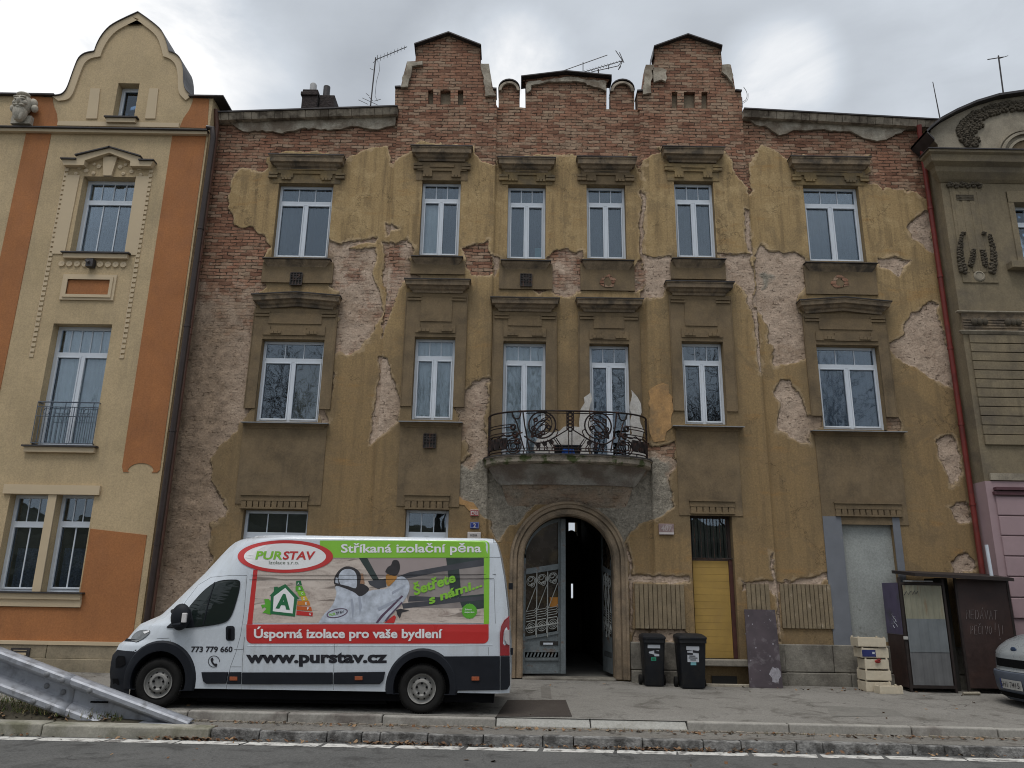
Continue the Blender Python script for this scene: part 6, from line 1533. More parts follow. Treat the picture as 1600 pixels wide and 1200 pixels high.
D(1, [(621, 903), (700, 885), (756, 876), (756, 951), (718, 951), (640, 949), (635, 930)], .0043, 4)
D(3, [(561, 872), (574, 872), (592, 905), (600, 915), (592, 921), (582, 905)], .0055, 3)
D(3, [(697, 872), (716, 872), (721, 932), (705, 938)], .0052, 3); D(3, [(716, 872), (756, 872), (756, 874), (717, 885)], .0053, 2)
D(2, [(621, 901), (640, 894), (756, 873), (756, 884), (690, 893), (650, 901), (622, 906)], .006, 4); D(2, [(628, 943), (700, 936), (756, 931), (756, 937), (715, 941), (630, 951)], .006, 4)
D(3, [(716, 932), (756, 928), (756, 950), (740, 953), (722, 949)], .0058, 2); D(2, [(640, 931), (705, 934), (700, 937), (638, 940)], .0058, 2)
D(0, [(622, 960), (645, 954), (720, 950), (756, 953), (756, 973.5), (618, 973.5)], .0062, 3)
D(6, [(619, 953), (626, 951), (640, 954), (628, 957), (625, 967), (621, 961)], .007)
D(11, [(600, 973.5), (616, 961), (619, 964), (616, 973.5)], .007)
D(2, [(575, 908), (603, 904), (604, 917), (590, 920), (578, 914)], .0062)
# worker in white overalls spraying foam
D(4, smoothline([(498, 973), (507, 959), (517, 949), (523, 938), (526, 925), (524, 917), (534, 914), (548, 919), (560, 931), (568, 927), (582, 922), (602, 920), (612, 914), (620, 903), (630, 901), (638, 908), (640, 919), (636, 931), (628, 943), (617, 955), (608, 964), (598, 973)], 3), .008)
D(8, [(561, 897), (567, 896), (570, 911), (566, 920), (560, 915)], .0085)
D(6, smoothline([(526, 911), (541, 913), (553, 916), (560, 912), (569, 913), (577, 920), (571, 928), (562, 932), (556, 927), (546, 922), (530, 916), (523, 915)], 2), .009)
D(6, smoothline([(522, 912), (523, 902), (530, 891), (541, 885), (553, 887), (562, 894), (564, 905), (558, 919), (540, 917)], 3), .0086)
D(4, smoothline([(532, 913), (529, 903), (533, 893), (542, 889), (552, 891), (557, 898), (558, 908), (556, 919), (545, 916)], 3), .0095)
D(4, [(524, 910), (525, 902), (528, 903), (529, 912)], .0095)
D(7, smoothline([(603, 900), (607, 896), (617, 896), (620, 904), (612, 912), (606, 916), (603, 908)], 2), .0092)
D(6, smoothline([(602, 893), (606, 886), (611, 883), (614, 876), (620, 875), (624, 879), (625, 888), (622, 896), (617, 900), (606, 897)], 3), .0098)
for pts in ([(560, 933), (563, 931), (566, 948), (562, 962)], [(590, 950), (624, 934), (625, 937), (592, 955)], [(548, 936), (551, 935), (554, 952), (551, 968)], [(612, 925), (632, 914), (633, 916), (613, 929)]): D(5, pts, .0095)
for pts in ([(587, 973), (595, 962), (628, 930), (630, 932), (600, 962), (591, 973)], [(601, 970), (607, 962), (628, 940), (629, 942), (610, 962), (604, 971)]): D(9, pts, .0095)
b.mi = 9
E_ = ell(527, 958, 17, 7, 24, -.22); E2 = ell(527, 958, 15.3, 5.6, 24, -.22)
for i in range(24): b.face([V(*E_[i], .0098), V(*E_[(i + 1) % 24], .0098), V(*E2[(i + 1) % 24], .0098), V(*E2[i], .0098)])
b.build('picture', pm, body)
lettering(body, 'PUR', (515.5, 963.0), (525, 960.6), 4, M_GRN, eps=.0115, bold=.03); lettering(body, 'STAV', (526, 960.4), (538, 957.4), 4, M_BVIN, eps=.0115, bold=.02)
# oval logo
b = MB(); E1, E0 = ell(446, 869.5, 74.5, 25.5, 96), ell(445.5, 869.5, 64, 20.5, 96)
for i in range(96): b.face([V(*E1[i], .009), V(*E1[(i + 1) % 96], .009), V(*E0[(i + 1) % 96], .009), V(*E0[i], .009)])
b.build('logo_rim', M_RED, body)
b = MB(); dec(b, ell(445.5, 869.5, 64.4, 20.8, 64), .0085); b.build('logo', M_VWV, body)
lettering(body, 'PUR', (399, 873.5), (441, 873.8), 12.5, M_GRN, eps=.012, bold=.03, shear=.18); lettering(body, 'STAV', (442, 873.8), (493.5, 874), 12.5, M_RED, eps=.012, bold=.03, shear=.18)
lettering(body, 'Izolace s.r.o.', (420.5, 881.5), (467.5, 881.5), 5.6, mat('grey_green_vinyl', (.14, .18, .13), .4, 0, 2, 0), eps=.012, bold=.0)
lettering(body, 'Stříkaná izolační pěna', (533, 863.2), (752, 862.6), 13.2, M_VWV, eps=.008, bold=.022)
lettering(body, 'Úsporná izolace pro vaše bydlení', (397, 996.5), (691.5, 996.5), 14, M_VWV, eps=.008, bold=.03)
lettering(body, 'www.purstav.cz', (384.5, 1035), (605.5, 1034.8), 17.5, M_BVIN, eps=.005, bold=.045)
lettering(body, '773 779 660', (299, 1018.6), (363.5, 1018.6), 8.6, M_BVIN, eps=.005, bold=.03, shear=.08)
lettering(body, 'Šetřete', (648, 930), (713, 908), 15, M_GRN, eps=.012, bold=.035, shear=.15); lettering(body, 's námi...', (671, 944), (754, 916), 13, M_GRN, eps=.012, bold=.035, shear=.15)
# round seal
b = MB(); dec(b, [(733.5 + (12.3 if i % 2 else 11.2) * math.cos(2 * math.pi * i / 60), 955 + (12.3 if i % 2 else 11.2) * math.sin(2 * math.pi * i / 60)) for i in range(60)], .0095); b.build('seal', M_LGRN, body)
lettering(body, 'Zelená', (726, 953.5), (737, 953.5), 2.5, M_VWV, eps=.013, bold=.01); lettering(body, 'úsporám', (726, 957.5), (741, 957.5), 2.5, M_VWV, eps=.013, bold=.01)
# energy label: house with a letter, leaf and coloured stairs
b = MB()
for q in ([(416, 946), (408, 945), (410, 951)], [(420, 936), (413, 936), (416, 951)], [(410, 958), (422, 945), (424, 958)]): dec(b, q, .007)
dec(b, smoothline([(424, 961), (412, 957), (417, 951), (408, 945), (417, 944), (420, 936), (424, 942)], 1), .0072); b.build('leaf', M_LGRN, body)
b = MB()
dec(b, [(422.5, 959), (423.5, 931), (421, 931.5), (428, 924), (428.5, 917), (434, 916.5), (434.5, 918.5), (446, 912.5), (468, 935), (464.5, 936), (461, 963.5)], .008); b.build('label_house', M_DGRN, body)
b = MB(); dec(b, [(426.5, 955), (428, 932), (446, 918.5), (460, 934), (457.5, 958.5)], .0095); b.build('label_field', M_VWV, body)
lettering(body, 'A', (431, 949), (453.5, 951.5), 22, M_DGRN, eps=.012, bold=.05)
for i, (mt, pts) in enumerate(((M_DGRN, [(463, 908), (470, 907), (472, 914), (463, 915)]), (M_LGRN, [(462, 916), (472, 915), (475, 922), (462, 924)]), (M_GRN, [(464, 924), (475, 923), (478, 930), (468, 932)]), (M_YEL, [(470, 932), (478, 931), (482, 938), (472, 939)]), (M_ORV, [(465, 939), (483, 939), (485, 946), (464.5, 946)]), (mat('deep_orange_vinyl', (.5, .10, .02), .4, 0, 2, 0), [(464, 947), (486, 948), (488, 955), (463.5, 953)]), (M_RED, [(463.5, 954), (489, 957), (488.5, 963), (463, 961)]))):
    b = MB(); dec(b, pts, .0075); b.build('label_step', mt, body)
for s_, x_, y_ in (('A', 465, 913.5), ('B', 467, 921.5), ('C', 471, 929), ('D', 474, 937), ('E', 477, 944.5), ('F', 480, 952.5), ('G', 483, 961)): lettering(body, s_, (x_, y_), (x_ + 3, y_), 3.6, M_VWV, eps=.011, bold=.02)
# phone symbol
b = MB(); n = 20
for i in range(n - 1):
    w0, w1 = [math.radians(60 + 320 * k / n) for k in (i, i + 1)]
    b.face([V(334.5 + 9.3 * math.cos(w0), 1033.5 + 9.3 * math.sin(w0), .006), V(334.5 + 9.3 * math.cos(w1), 1033.5 + 9.3 * math.sin(w1), .006), V(334.5 + 8.3 * math.cos(w1), 1033.5 + 8.3 * math.sin(w1), .006), V(334.5 + 8.3 * math.cos(w0), 1033.5 + 8.3 * math.sin(w0), .006)])
dec(b, smoothline([(330, 1028.5), (332.5, 1027.5), (334, 1031), (332.6, 1033), (335.5, 1037), (338, 1036.5), (340, 1038.5), (338, 1041), (334, 1039.5), (330.5, 1035), (329, 1031)], 2), .006); b.build('phone_symbol', M_BVIN, body)
# panel seams
b = MB()
for pts in ([(267, 1000), (266, 1012), (265, 1024)], [(386, 900), (381, 960), (376, 992), (369, 1018), (360, 1042), (353, 1078)], [(378, 1078), (378.5, 1035), (382, 995)], [(275, 968), (290, 940), (310, 914), (330, 902), (360, 899), (386, 899)], [(772, 905), (774, 975)],
            [(521, 1078), (522, 1020), (523, 1006)], [(537, 840), (538, 872)], [(771, 840), (771.5, 848)], [(771, 848), (783, 848)], [(757, 871), (782, 871)], [(366, 1015), (380, 1015)], [(361, 1042), (377, 1042)], [(763, 1011), (763, 1024)], [(384, 871.5), (508, 871.5)], [(403, 840), (404, 871)], [(245, 998), (264, 997)]): line(b, pts, .55)
for pts in ([(390, 905), (480, 905.3), (600, 905), (772, 904)], [(392, 898.5), (480, 898.8), (600, 898.5), (775, 897.5)]): line(b, pts, .5, .0145)
line(b, [(508, 872), (757, 871.3)], .3, .010)
b.build('panel_seam', M_SEAM, body)
b = MB(); line(b, [(380, 975.5), (775, 974)], .8); line(b, [(386, 1009), (600, 1009.5), (770, 1008)], .9); b.build('body_crease', M_VW, body)
# cab side window, door handle, mirror
cw = smoothline([(291, 956), (300, 944), (316, 926), (329, 915), (340, 909), (352, 906.5), (368, 906), (373.5, 907.5), (375, 911), (374, 921), (370, 937), (364, 956), (358, 967), (351, 972), (335, 976), (312, 979), (290, 981), (266, 980.5), (262, 979), (276, 968)], 3)
b = MB(); dec(b, cw, .014); wn_ = b.build('side_window', M_CARGL, van)
b = MB()
for p, q in zip(cw, cw[1:] + cw[:1]): line(b, [p, q], 1.1, .014, 1)
line(b, [(336, 910), (327, 938), (318, 977)], 2.6, .014); b.build('window_frame', M_VBLK, wn_)
b = MB(); dec(b, smoothline([(261, 980), (275, 967), (291, 955), (296, 950), (300, 957), (305, 979)], 2), .018); b.build('mirror_base', M_VBLK, wn_)
b = MB(); mp_ = V(286, 963, 0)
for px, py, w_, h_ in ((287, 963.5, .155, .175),):
    p = V(px, py, .16)
    blobm(b, (p.x + .02, p.y, p.z), .15, .10, .20, 10)
b.tube([V(272, 955, .05), V(280, 955, .17), V(292, 956, .2)], .035, 8); b.tube([V(272, 976, .05), V(280, 976, .17), V(292, 975, .2)], .035, 8)
mir = b.build('wing_mirror', M_VBLK, van, smooth=60)
b = MB(); p = V(298.5, 964.5, .25); b.box(p.x - .035, p.x + .035, p.y - .03, p.y + .02, p.z - .07, p.z + .07); b.build('mirror_glass', mat('mirror_face', (.62, .60, .60), .25, .05, 2, 0), mir, bevel=.01)
b = MB(); dec(b, rrect(353, 978, 367, 1001, 4), .006); b.mi = 0; dh = b.build('door_handle', M_VBLK, van); b = MB(); b.tube([V(359, 982, .02), V(358.5, 990, .035), V(359, 998, .02)], .018, 8); b.build('handle_grip', M_SEAM, dh, smooth=60)
# black plastic: wheel-arch trims, bumper, side mouldings
def arch_trim(hx, hz_, wo, a0, a1, name, n=30, ri=.43, dep=.035):
    m = MB(); P = []
    for i in range(n + 1):
        w = math.radians(a0 + (a1 - a0) * i / n); c, s_ = math.cos(w), math.sin(w)
        row = []
        for r_, d in ((ri, .0), (ri, dep * .9), (ri + .03, dep), (ri + wo - .03, dep), (ri + wo, .0)):
            x_, z_ = hx + r_ * c, max(hz_ + .02 + r_ * 1.03 * s_, ZVB - .03); row.append((x_, vy(x_, z_) - d + (.25 if d == 0 and r_ == ri else 0), z_))
        P.append(row)
    base = len(m.v); m.v += [p for r_ in P for p in r_]
    for i in range(n):
        for j in range(4): m.f.append((base + i * 5 + j, base + (i + 1) * 5 + j, base + (i + 1) * 5 + j + 1, base + i * 5 + j + 1)); m.m.append(0)
    return m.build(name, M_VBLK, van, smooth=40)
arch_trim(hubs[0][0], hubs[0][1], .15, -38, 218, 'wheel_arch'); arch_trim(hubs[1][0], hubs[1][1], .12, -38, 218, 'wheel_arch')
b = MB(); n = 60
zlist = [ZVB - .12, ZVB - .1, ZVB + .05, .62, .75, .9, 1.0, onY(225, 998, 12.8)[1]]
b_r = []
for z in zlist:
    zz = max(z, ZVB); P = []
    xend = np.interp(z, [.4, .75, 1.0, 1.2], [hubs[0][0] - .43, hubs[0][0] - .44, hubs[0][0] - .40, hubs[0][0] - .42])
    xs_n = [xend + (vxf(zz) - xend) * (i / 14) ** .7 for i in range(15)]
    P = [(x_ - .012 * i / 14, vy(x_, zz) - .018, z) for i, x_ in enumerate(xs_n)]
    ya = P[-1][1]
    P += [(vxf(zz) - .012 - .11 * (1 - (2 * t_ / 12 - 1) ** 2), ya + (2 * YVC - 2 * ya) * t_ / 12, z) for t_ in range(1, 12)]
    P += [(p[0], 2 * YVC - p[1], z) for p in P[:15][::-1]]
    b_r.append(P)
k = len(b_r[0]); b.v = [p for r_ in b_r for p in r_]
for i in range(len(b_r) - 1):
    for j in range(k - 1): b.f.append((i * k + j, i * k + j + 1, (i + 1) * k + j + 1, (i + 1) * k + j)); b.m.append(0)
b.build('front_bumper', M_VBLK, van, smooth=45)
b = MB()
for pts in ([(182, 1030), (186, 1024), (196, 1025), (198, 1037), (190, 1042), (182, 1043)], [(177, 1060), (186, 1060), (188, 1070), (178, 1072)]): dec(b, pts, .03)
b.build_each('bumper_recess', M_SEAM, van)
b = MB(); dec(b, smoothline([(205, 1000), (207, 994), (214, 987), (224, 984), (235, 985), (232, 991), (222, 999), (213, 1003)], 2), .016); hl = b.build('headlight', mat('headlight_lens', (.13, .135, .135), .15, .3, 20, 0, coat=.8), van)
b = MB(); dec(b, [(224, 987), (234, 984.5), (234, 987), (227, 990)], .022); b.build('indicator', M_VWV, hl)
def block(m, pts, d=.03):
    P = [V(a, c, d) for a, c in pts]; Q = [V(a, c, -.005) for a, c in pts]; k = len(P)
    m.add(P + Q, [tuple(range(k))[::-1]] + [(i, (i + 1) % k, k + (i + 1) % k, k + i) for i in range(k)])
for pts in ([(315.5, 1050), (357, 1050), (353.5, 1068), (323, 1068), (318, 1064)], [(358.5, 1050), (377.5, 1050), (377, 1068.5), (355, 1068.5)], [(379, 1050.5), (520, 1050.5), (520, 1069), (379, 1069)], [(522, 1050.5), (602, 1049.5), (599, 1063), (594, 1068.5), (522, 1069)]):
    b = MB(); block(b, pts); b.build('side_moulding', M_VBLK, van, bevel=.006)
b = MB(); block(b, [(690, 1025.5), (781, 1025), (781, 1078), (703, 1079), (703, 1060)], .025); b.build('rear_cladding', M_VBLK, van, bevel=.006)
b = MB(); block(b, [(782, 1025), (796.5, 1025), (797, 1070), (793, 1077), (782, 1078)], .03); b.build('rear_bumper', M_VBLK, van, bevel=.01)
for x_, y_ in ((366, 1060), (561, 1059.5), (743, 1060)):
    b = MB(); block(b, [(x_ - 6, y_ - 3), (x_ + 6, y_ - 3), (x_ + 6, y_ + 3), (x_ - 6, y_ + 3)], .04); b.build('marker_light', mat('orange_lens', (.32, .09, .04), .3, .15, 20, 0), van, bevel=.004)
b = MB(); block(b, [(796, 962), (796.5, 1024.5), (781.5, 1024.5), (781, 990), (783, 978), (788, 969)], .022); tl = b.build('tail_light', mat('red_lens', (.28, .015, .02), .2, .1, 20, 0, coat=.5), van, bevel=.005)
b = MB(); block(b, [(788, 985), (796, 984), (796, 1008), (792, 1006), (788.5, 999)], .028); b.build('reversing_lens', mat('clear_lens', (.45, .43, .43), .2, .05, 20, 0), tl)
b = MB()
for y_ in (916, 1018): 
    p = V(796.5, y_, -.03); b.box(p.x - .02, p.x + .05, p.y - .02, p.y + .06, p.z - .05, p.z + .05)
b.build('door_hinge', M_VBLK, van)
# wheels
def wheel(hx, hz_, yo, sg):
    m = MB(); ax = (0, -1 * sg, 0); c = (hx, yo, hz_); W_ = .22
    prof = [(.215, .015), (.225, .0), (.25, .012), (.30, .022), (.325, .012), (.345, -.015), (.355, -.05), (.355, -.17), (.34, -.20), (.30, -.215), (.215, -.2)]
    m.lathe(prof, c, ax, 48)
    for k in range(56):
        w = 2 * math.pi * k / 56; u = Vector((math.cos(w), 0, math.sin(w))); t_ = Vector((-math.sin(w), 0, math.cos(w)))
        for d0 in (-.035, -.09, -.145): m.obox(Vector(c) + u * .355 + Vector((0, -sg * d0, 0)), t_ * .012, Vector((0, .022, 0)), u * .006)
    o = m.build('wheel', M_TYRE, van, smooth=35)
    m = MB(); m.lathe([(.218, -.02), (.215, .012), (.205, .008), (.195, -.03), (.165, -.045), (.155, -.03), (.125, .005), (.10, .01), (.075, -.01), (.03, -.012), (0, -.012)], c, ax, 40); rm = m.build('rim', M_RIM, o, smooth=30)
    m = MB()
    for k in range(10):
        w = 2 * math.pi * k / 10; p = Vector(c) + Vector((math.cos(w) * .145, -sg * -.018, math.sin(w) * .145)); m.lathe([(.016, .004), (0, .004)], p, (0, -sg, 0), 10)
    m.build('rim_hole', M_SEAM, o)
    m = MB()
    for k in range(5):
        w = 2 * math.pi * (k + .25) / 5; p = Vector(c) + Vector((math.cos(w) * .078, 0, math.sin(w) * .078)); m.lathe([(.017, -.01), (.017, .012), (.010, .016), (0, .016)], p, (0, -sg, 0), 8)
    m.build('wheel_nut', M_SEAM, o)
for hx, hz_ in hubs: wheel(hx, hz_, YV + .03, 1); wheel(hx, hz_, 2 * YVC - YV - .03, -1)
b = MB()
for hx, hz_ in hubs: b.box(hx - .44, hx + .44, YV + .26, YV + .28, ZVB - .05, hz_ + .46); b.box(hx - .44, hx + .44, YV + .06, 2 * YVC - YV - .1, hz_ + .455, hz_ + .47)
b.build_each('wheel_housing', M_SEAM, van)
b = MB(); p0, p1 = V(553, 1087, -.25), V(545, 1081, -.35); b.tube([p1, p0], .03, 10); b.build('exhaust_pipe', mat('dull_steel', (.35, .34, .32), .4, .2, 5, .1, metal=.7), van, smooth=40)
# windscreen and far-side glass for completeness
b = MB()
zz = np.linspace(onY(275, 945, 12.8)[1], onY(362, 850, 12.8)[1], 7)
for z0, z1 in zip(zz, zz[1:]):
    for i in range(1, 11):
        def wp(z, i): t_ = i / 12; ya = vy(vxf(z), z); return (vxf(z) - .10 * (1 - (2 * t_ - 1) ** 2) - .006, ya + (2 * YVC - 2 * ya) * t_, z + .004)
        b.face([wp(z0, i), wp(z0, i + 1), wp(z1, i + 1), wp(z1, i)])
b.build('windscreen', M_CARGL, van)
# ------------------------------------------------------------------ silver van cut by the right edge
M_SIL = mat('silver_paint', (.36, .385, .40), .3, .04, 3, .02, 10, metal=.25, coat=.6)
XV2, YA2, YB2 = 8.98, 13.52, 15.42
g2 = gz(9.5, 14.5)
v2 = thing('silver_van', 'silver blue van whose nose enters at the right edge, beside the brown shed', 'van', (11, 14.5, g2))
def vx2(t_): return XV2 + .32 * abs(2 * t_ - 1) ** 2.6      # plan of the nose, t across the width
def row2(z, dx, n=16, ins=0.): return [(vx2(i / n) + dx + ins * abs(2 * i / n - 1), YA2 + (YB2 - YA2) * i / n + (0 if 0 < i < n else 0), z) for i in range(n + 1)]
def zpx(py, dx=0): d = ray(1583, py); t_ = (XV2 + dx) / d.x; return (CAM + d * t_).z
zh0, zg1, zg0, zb1, zb0 = zpx(988, .3), zpx(1026), zpx(1046), zpx(1050, -.05), zpx(1094, .1)
prof2 = [(zb0, .12), (zb0 + .1, .02), (zb0 + .2, -.03), (zb1 - .06, -.05), (zb1, -.02), (zg0, .0), (zg1, .01), (zg1 + .06, .03), (zg1 + .14, .10), (zg1 + .24, .25), (zg1 + .33, .48), (zg1 + .40, .78), (zg1 + .44, 1.0)]
bd = [(z, d) for z, d in prof2]
b = MB(); rows = [row2(z, d) for z, d in bd if z >= zb1 - .001]
def open_loft(m, rows):
    base = len(m.v); k = len(rows[0]); m.v += [p for r_ in rows for p in r_]
    for i in range(len(rows) - 1):
        for j in range(k - 1): m.f.append((base + i * k + j, base + (i + 1) * k + j, base + (i + 1) * k + j + 1, base + i * k + j + 1)); m.m.append(m.mi)
open_loft(b, rows)
for yy, sgn in ((YA2, 1), (YB2, -1)):       # flanks
    pts = [(vx2(0) + d, yy, z) for z, d in bd if z >= zb1 - .001]
    b.face(pts + [(14.5, yy, pts[-1][2] + .3), (14.5, yy, zb0 + .05), (vx2(0) + .3, yy, zb0 + .05)])
zt2 = rows[-1][0][2]
b.build('body', M_SIL, v2, smooth=45)
b = MB(); open_loft(b, [row2(zt2 + .01, 1.0, ins=.1), row2(zt2 + .75, 1.75, ins=.12)]); b.build('windscreen', M_CARGL, v2, smooth=40)
b = MB(); open_loft(b, [row2(zt2 + .75, 1.75, ins=.12), row2(zt2 + .82, 1.95, ins=.12), row2(zt2 + .84, 5.5)])
for yy in (YA2 + .06, YB2 - .06): b.face([(vx2(0) + 1.1, yy, zt2), (vx2(0) + 1.85, yy, zt2 + .75), (14.5, yy, zt2 + .8), (14.5, yy, zt2)])
b.build('roof', M_SIL, v2, smooth=45)
b = MB(); open_loft(b, [row2(z, d - .012) for z, d in ((zb0, .14), (zb0 + .08, .03), (zb0 + .2, -.03), (zb1 - .07, -.06), (zb1 - .02, -.05), (zb1 + .0, .02))])
for yy in (YA2 - .004, YB2 + .004): b.face([(vx2(0) + .12, yy, zb0), (vx2(0) - .05, yy, zb1 - .07), (vx2(0) - .03, yy, zb1), (vx2(0) + .35, yy, zb1), (vx2(0) + .35, yy, zb0)])
b.build('front_bumper', mat('blue_grey_bumper', (.085, .10, .13), .5, .1, 3, .05), v2, smooth=45)
b = MB(); n = 16
def patch2(m, t0, t1, z0, z1, off):
    k = 10; A = []
    for z in (z0, z1):
        for i in range(k + 1): t_ = t0 + (t1 - t0) * i / k; A.append((vx2(t_) + np.interp(z, [p[0] for p in bd], [p[1] for p in bd]) - off, YA2 + (YB2 - YA2) * t_, z))
    m.add(A, [(i, k + 1 + i, k + 2 + i, i + 1) for i in range(k)])
patch2(b, .22, .80, zg0 + .03, zg1 - .05, .012); patch2(b, .2, .8, zb0 + .06, zb0 + .15, .03); b.build('grille', M_SEAM, v2)
for t0, t1 in ((.02, .19), (.82, .985)):
    b = MB(); patch2(b, t0, t1, zg0 + .0, zg1 + .06, .010); b.build('headlight', mat('clear_headlight', (.30, .32, .34), .15, .15, 12, 0, coat=.8), v2)
b = MB(); patch2(b, .35, .65, zb1 - .30, zb1 - .14, .03); pl2 = b.build('licence_plate', mat('plate_white', (.46, .46, .44), .5, .05, 3, 0), v2)
b = MB(); patch2(b, .65, .675, zb1 - .30, zb1 - .14, .031); b.build('plate_band', mat('plate_blue', (.02, .04, .22), .5, .05, 3, 0), pl2)
vs, fs = text_mesh('5H1 7415', .01); w_ = max(v[0] for v in vs); m = MB()
m.add([(vx2(.62 - .26 * v[0] / w_) - .05 - .045, YA2 + (YB2 - YA2) * (.635 - .27 * v[0] / w_), zb1 - .265 + v[1] * .13) for v in vs], fs); m.build('lettering', M_BVIN, pl2)
b = MB(); yc2 = (YA2 + YB2) / 2; ze = zg1 + .115
blobm(b, (XV2 + .07, yc2, ze), .02, .085, .045, 8); b.build('emblem', mat('blue_oval_emblem', (.03, .05, .10), .3, .1, 5, 0), v2, smooth=60)
for yy in (YA2 + .11, YB2 - .11):
    b = MB(); b.lathe([(.2, .10), (.3, .11), (.34, .08), (.345, -.08), (.3, -.11), (.2, -.1)], (XV2 + .85, yy, g2 + .335), (0, 1, 0), 32, True); b.build('wheel', M_TYRE, v2, smooth=35)
b = MB(); b.box(XV2 + .35, 14, YA2 + .1, YB2 - .1, g2 + .22, zb0 + .12); b.build('underbody', M_SEAM, v2)
# ------------------------------------------------------------------ wheelie bins
M_BIN = mat('black_bin_plastic', (.009, .0105, .014), .5, .2, 5, .1, 120, dirt=(.018, .0175, .017), dscale=4, spec=.3)
M_LABEL = mat('white_sticker', (.46, .48, .52), .5, .05, 3, 0)
def gp_(px, py): return onG(px, py, gz)
def bin_(label, px, py, w, h, dpt, kind, ang=0.0):
    bx_, by_, bz_ = gp_(px, py)
    by_ = min(by_, 16.72 - dpt); bx_ = onY(px, py, by_)[0]
    t = thing('wheelie_bin', label, 'bin', (bx_, by_, gz(bx_, by_)), 'wheelie bins by the doorway'); z0 = gz(bx_, by_)
    def ring(z, wf, d0, d1, r_=.04):
        o = []
        for cx_, cy_, a0 in ((bx_ + wf - r_, by_ + d0 + r_, -90), (bx_ + wf - r_, by_ + d1 - r_, 0), (bx_ - wf + r_, by_ + d1 - r_, 90), (bx_ - wf + r_, by_ + d0 + r_, 180)):
            for k in range(4): a_ = math.radians(a0 + 30 * k); o.append((cx_ + r_ * math.cos(a_), cy_ + r_ * math.sin(a_), z))
        return o
    m = MB(); hw = w / 2
    closed_loft(m, [ring(z0 + .02, hw * .80, .08, dpt - .08), ring(z0 + .05, hw * .82, .07, dpt - .07), ring(z0 + h * .80, hw * .95, .015, dpt - .02), ring(z0 + h * .82, hw * .95, .015, dpt - .02), ring(z0 + h * .825, hw * 1.0, -.02, dpt), ring(z0 + h * .895, hw * 1.0, -.02, dpt)])
    m.build('body', M_BIN, t, smooth=35)
    m = MB(); closed_loft(m, [ring(z0 + h * .897, hw * 1.03, -.035, dpt + .02), ring(z0 + h * .925, hw * 1.03, -.035, dpt + .02), ring(z0 + h * .955, hw * .96, .03, dpt), ring(z0 + h * .985, hw * .80, .12, dpt - .08)])
    m.box(bx_ - hw * .35, bx_ + hw * .35, by_ + dpt - .02, by_ + dpt + .04, z0 + h * .88, z0 + h * .96); m.build('lid', M_BIN, t, smooth=35)
    for sg in (-1, 1):
        m = MB(); m.lathe([(.05, -.03), (.095, -.03), (.1, -.02), (.1, .02), (.095, .03), (.05, .03)], (bx_ + sg * (hw * .80 + .055), by_ + dpt - .14, z0 + .1), (1, 0, 0), 20, True); m.build('wheel', M_TYRE, t, smooth=40)
    def yf(z): q = (z - z0 - .05) / (h * .75); return by_ + .07 + (.015 - .07) * q
    def lab(m, a, c, zl, zh, e=.004): m.face([(bx_ + a * hw, yf(z0 + zl * h) - e, z0 + zl * h), (bx_ + c * hw, yf(z0 + zl * h) - e, z0 + zl * h), (bx_ + c * hw, yf(z0 + zh * h) - e, z0 + zh * h), (bx_ + a * hw, yf(z0 + zh * h) - e, z0 + zh * h)])
    def tri(m, pts, e=.007): m.face([(bx_ + a * hw, yf(z0 + zf * h) - e, z0 + zf * h) for a, zf in pts])
    m = MB(); m2 = MB(); m3 = MB(); m4 = MB()
    if kind == 0:
        lab(m, -.62, .50, .72, .785); lab(m, -.52, .40, .57, .68); lab(m3, -.33, .12, .485, .55)
        tri(m2, [(-.52, .565), (-.04, .565), (-.04, .60), (-.52, .625)]); tri(m2, [(-.04, .625), (.40, .612), (.40, .665), (-.04, .685)]); tri(m2, [(-.52, .655), (-.04, .68), (-.52, .685)])
        tri(m4, [(-.24, .505), (.04, .505), (.04, .53), (-.24, .53)], .008)
    else:
        lab(m, -.48, .45, .70, .765); lab(m, -.42, .40, .485, .70, .005); lab(m3, -.20, .20, .43, .482)
        tri(m2, [(-.42, .615), (-.02, .615), (-.02, .645), (-.42, .655)], .009); tri(m2, [(-.02, .655), (.40, .645), (.40, .685), (-.02, .70)], .009); tri(m2, [(-.42, .68), (-.02, .695), (-.42, .70)], .009)
        for k, (a, c) in enumerate(((-.28, .15), (-.34, .3), (-.22, .18))): tri(m2, [(a, .585 - .034 * k), (c, .585 - .034 * k), (c, .60 - .034 * k), (a, .60 - .034 * k)], .009)
        m4 = MB()
    m.build('sticker', M_LABEL, t); m2.build('sticker_print', M_BVIN, t); m3.build('green_sticker', mat('green_sticker', (.03, .26, .17) if kind == 0 else (.15, .36, .40), .5, .05, 3, 0) if kind == 0 else mat('teal_sticker', (.17, .38, .42), .5, .05, 3, 0), t)
    if m4.v: m4.build('green_sticker_print', M_DGRN, t)
    return t
bin_('narrow black wheelie bin with a small green sticker, beside the arched doorway', 1025, 1074, .445, 1.01, .55, 0)
bin_('wide black wheelie bin with a tall white notice, in front of the yellow board', 1086, 1078, .545, 1.04, .58, 1)
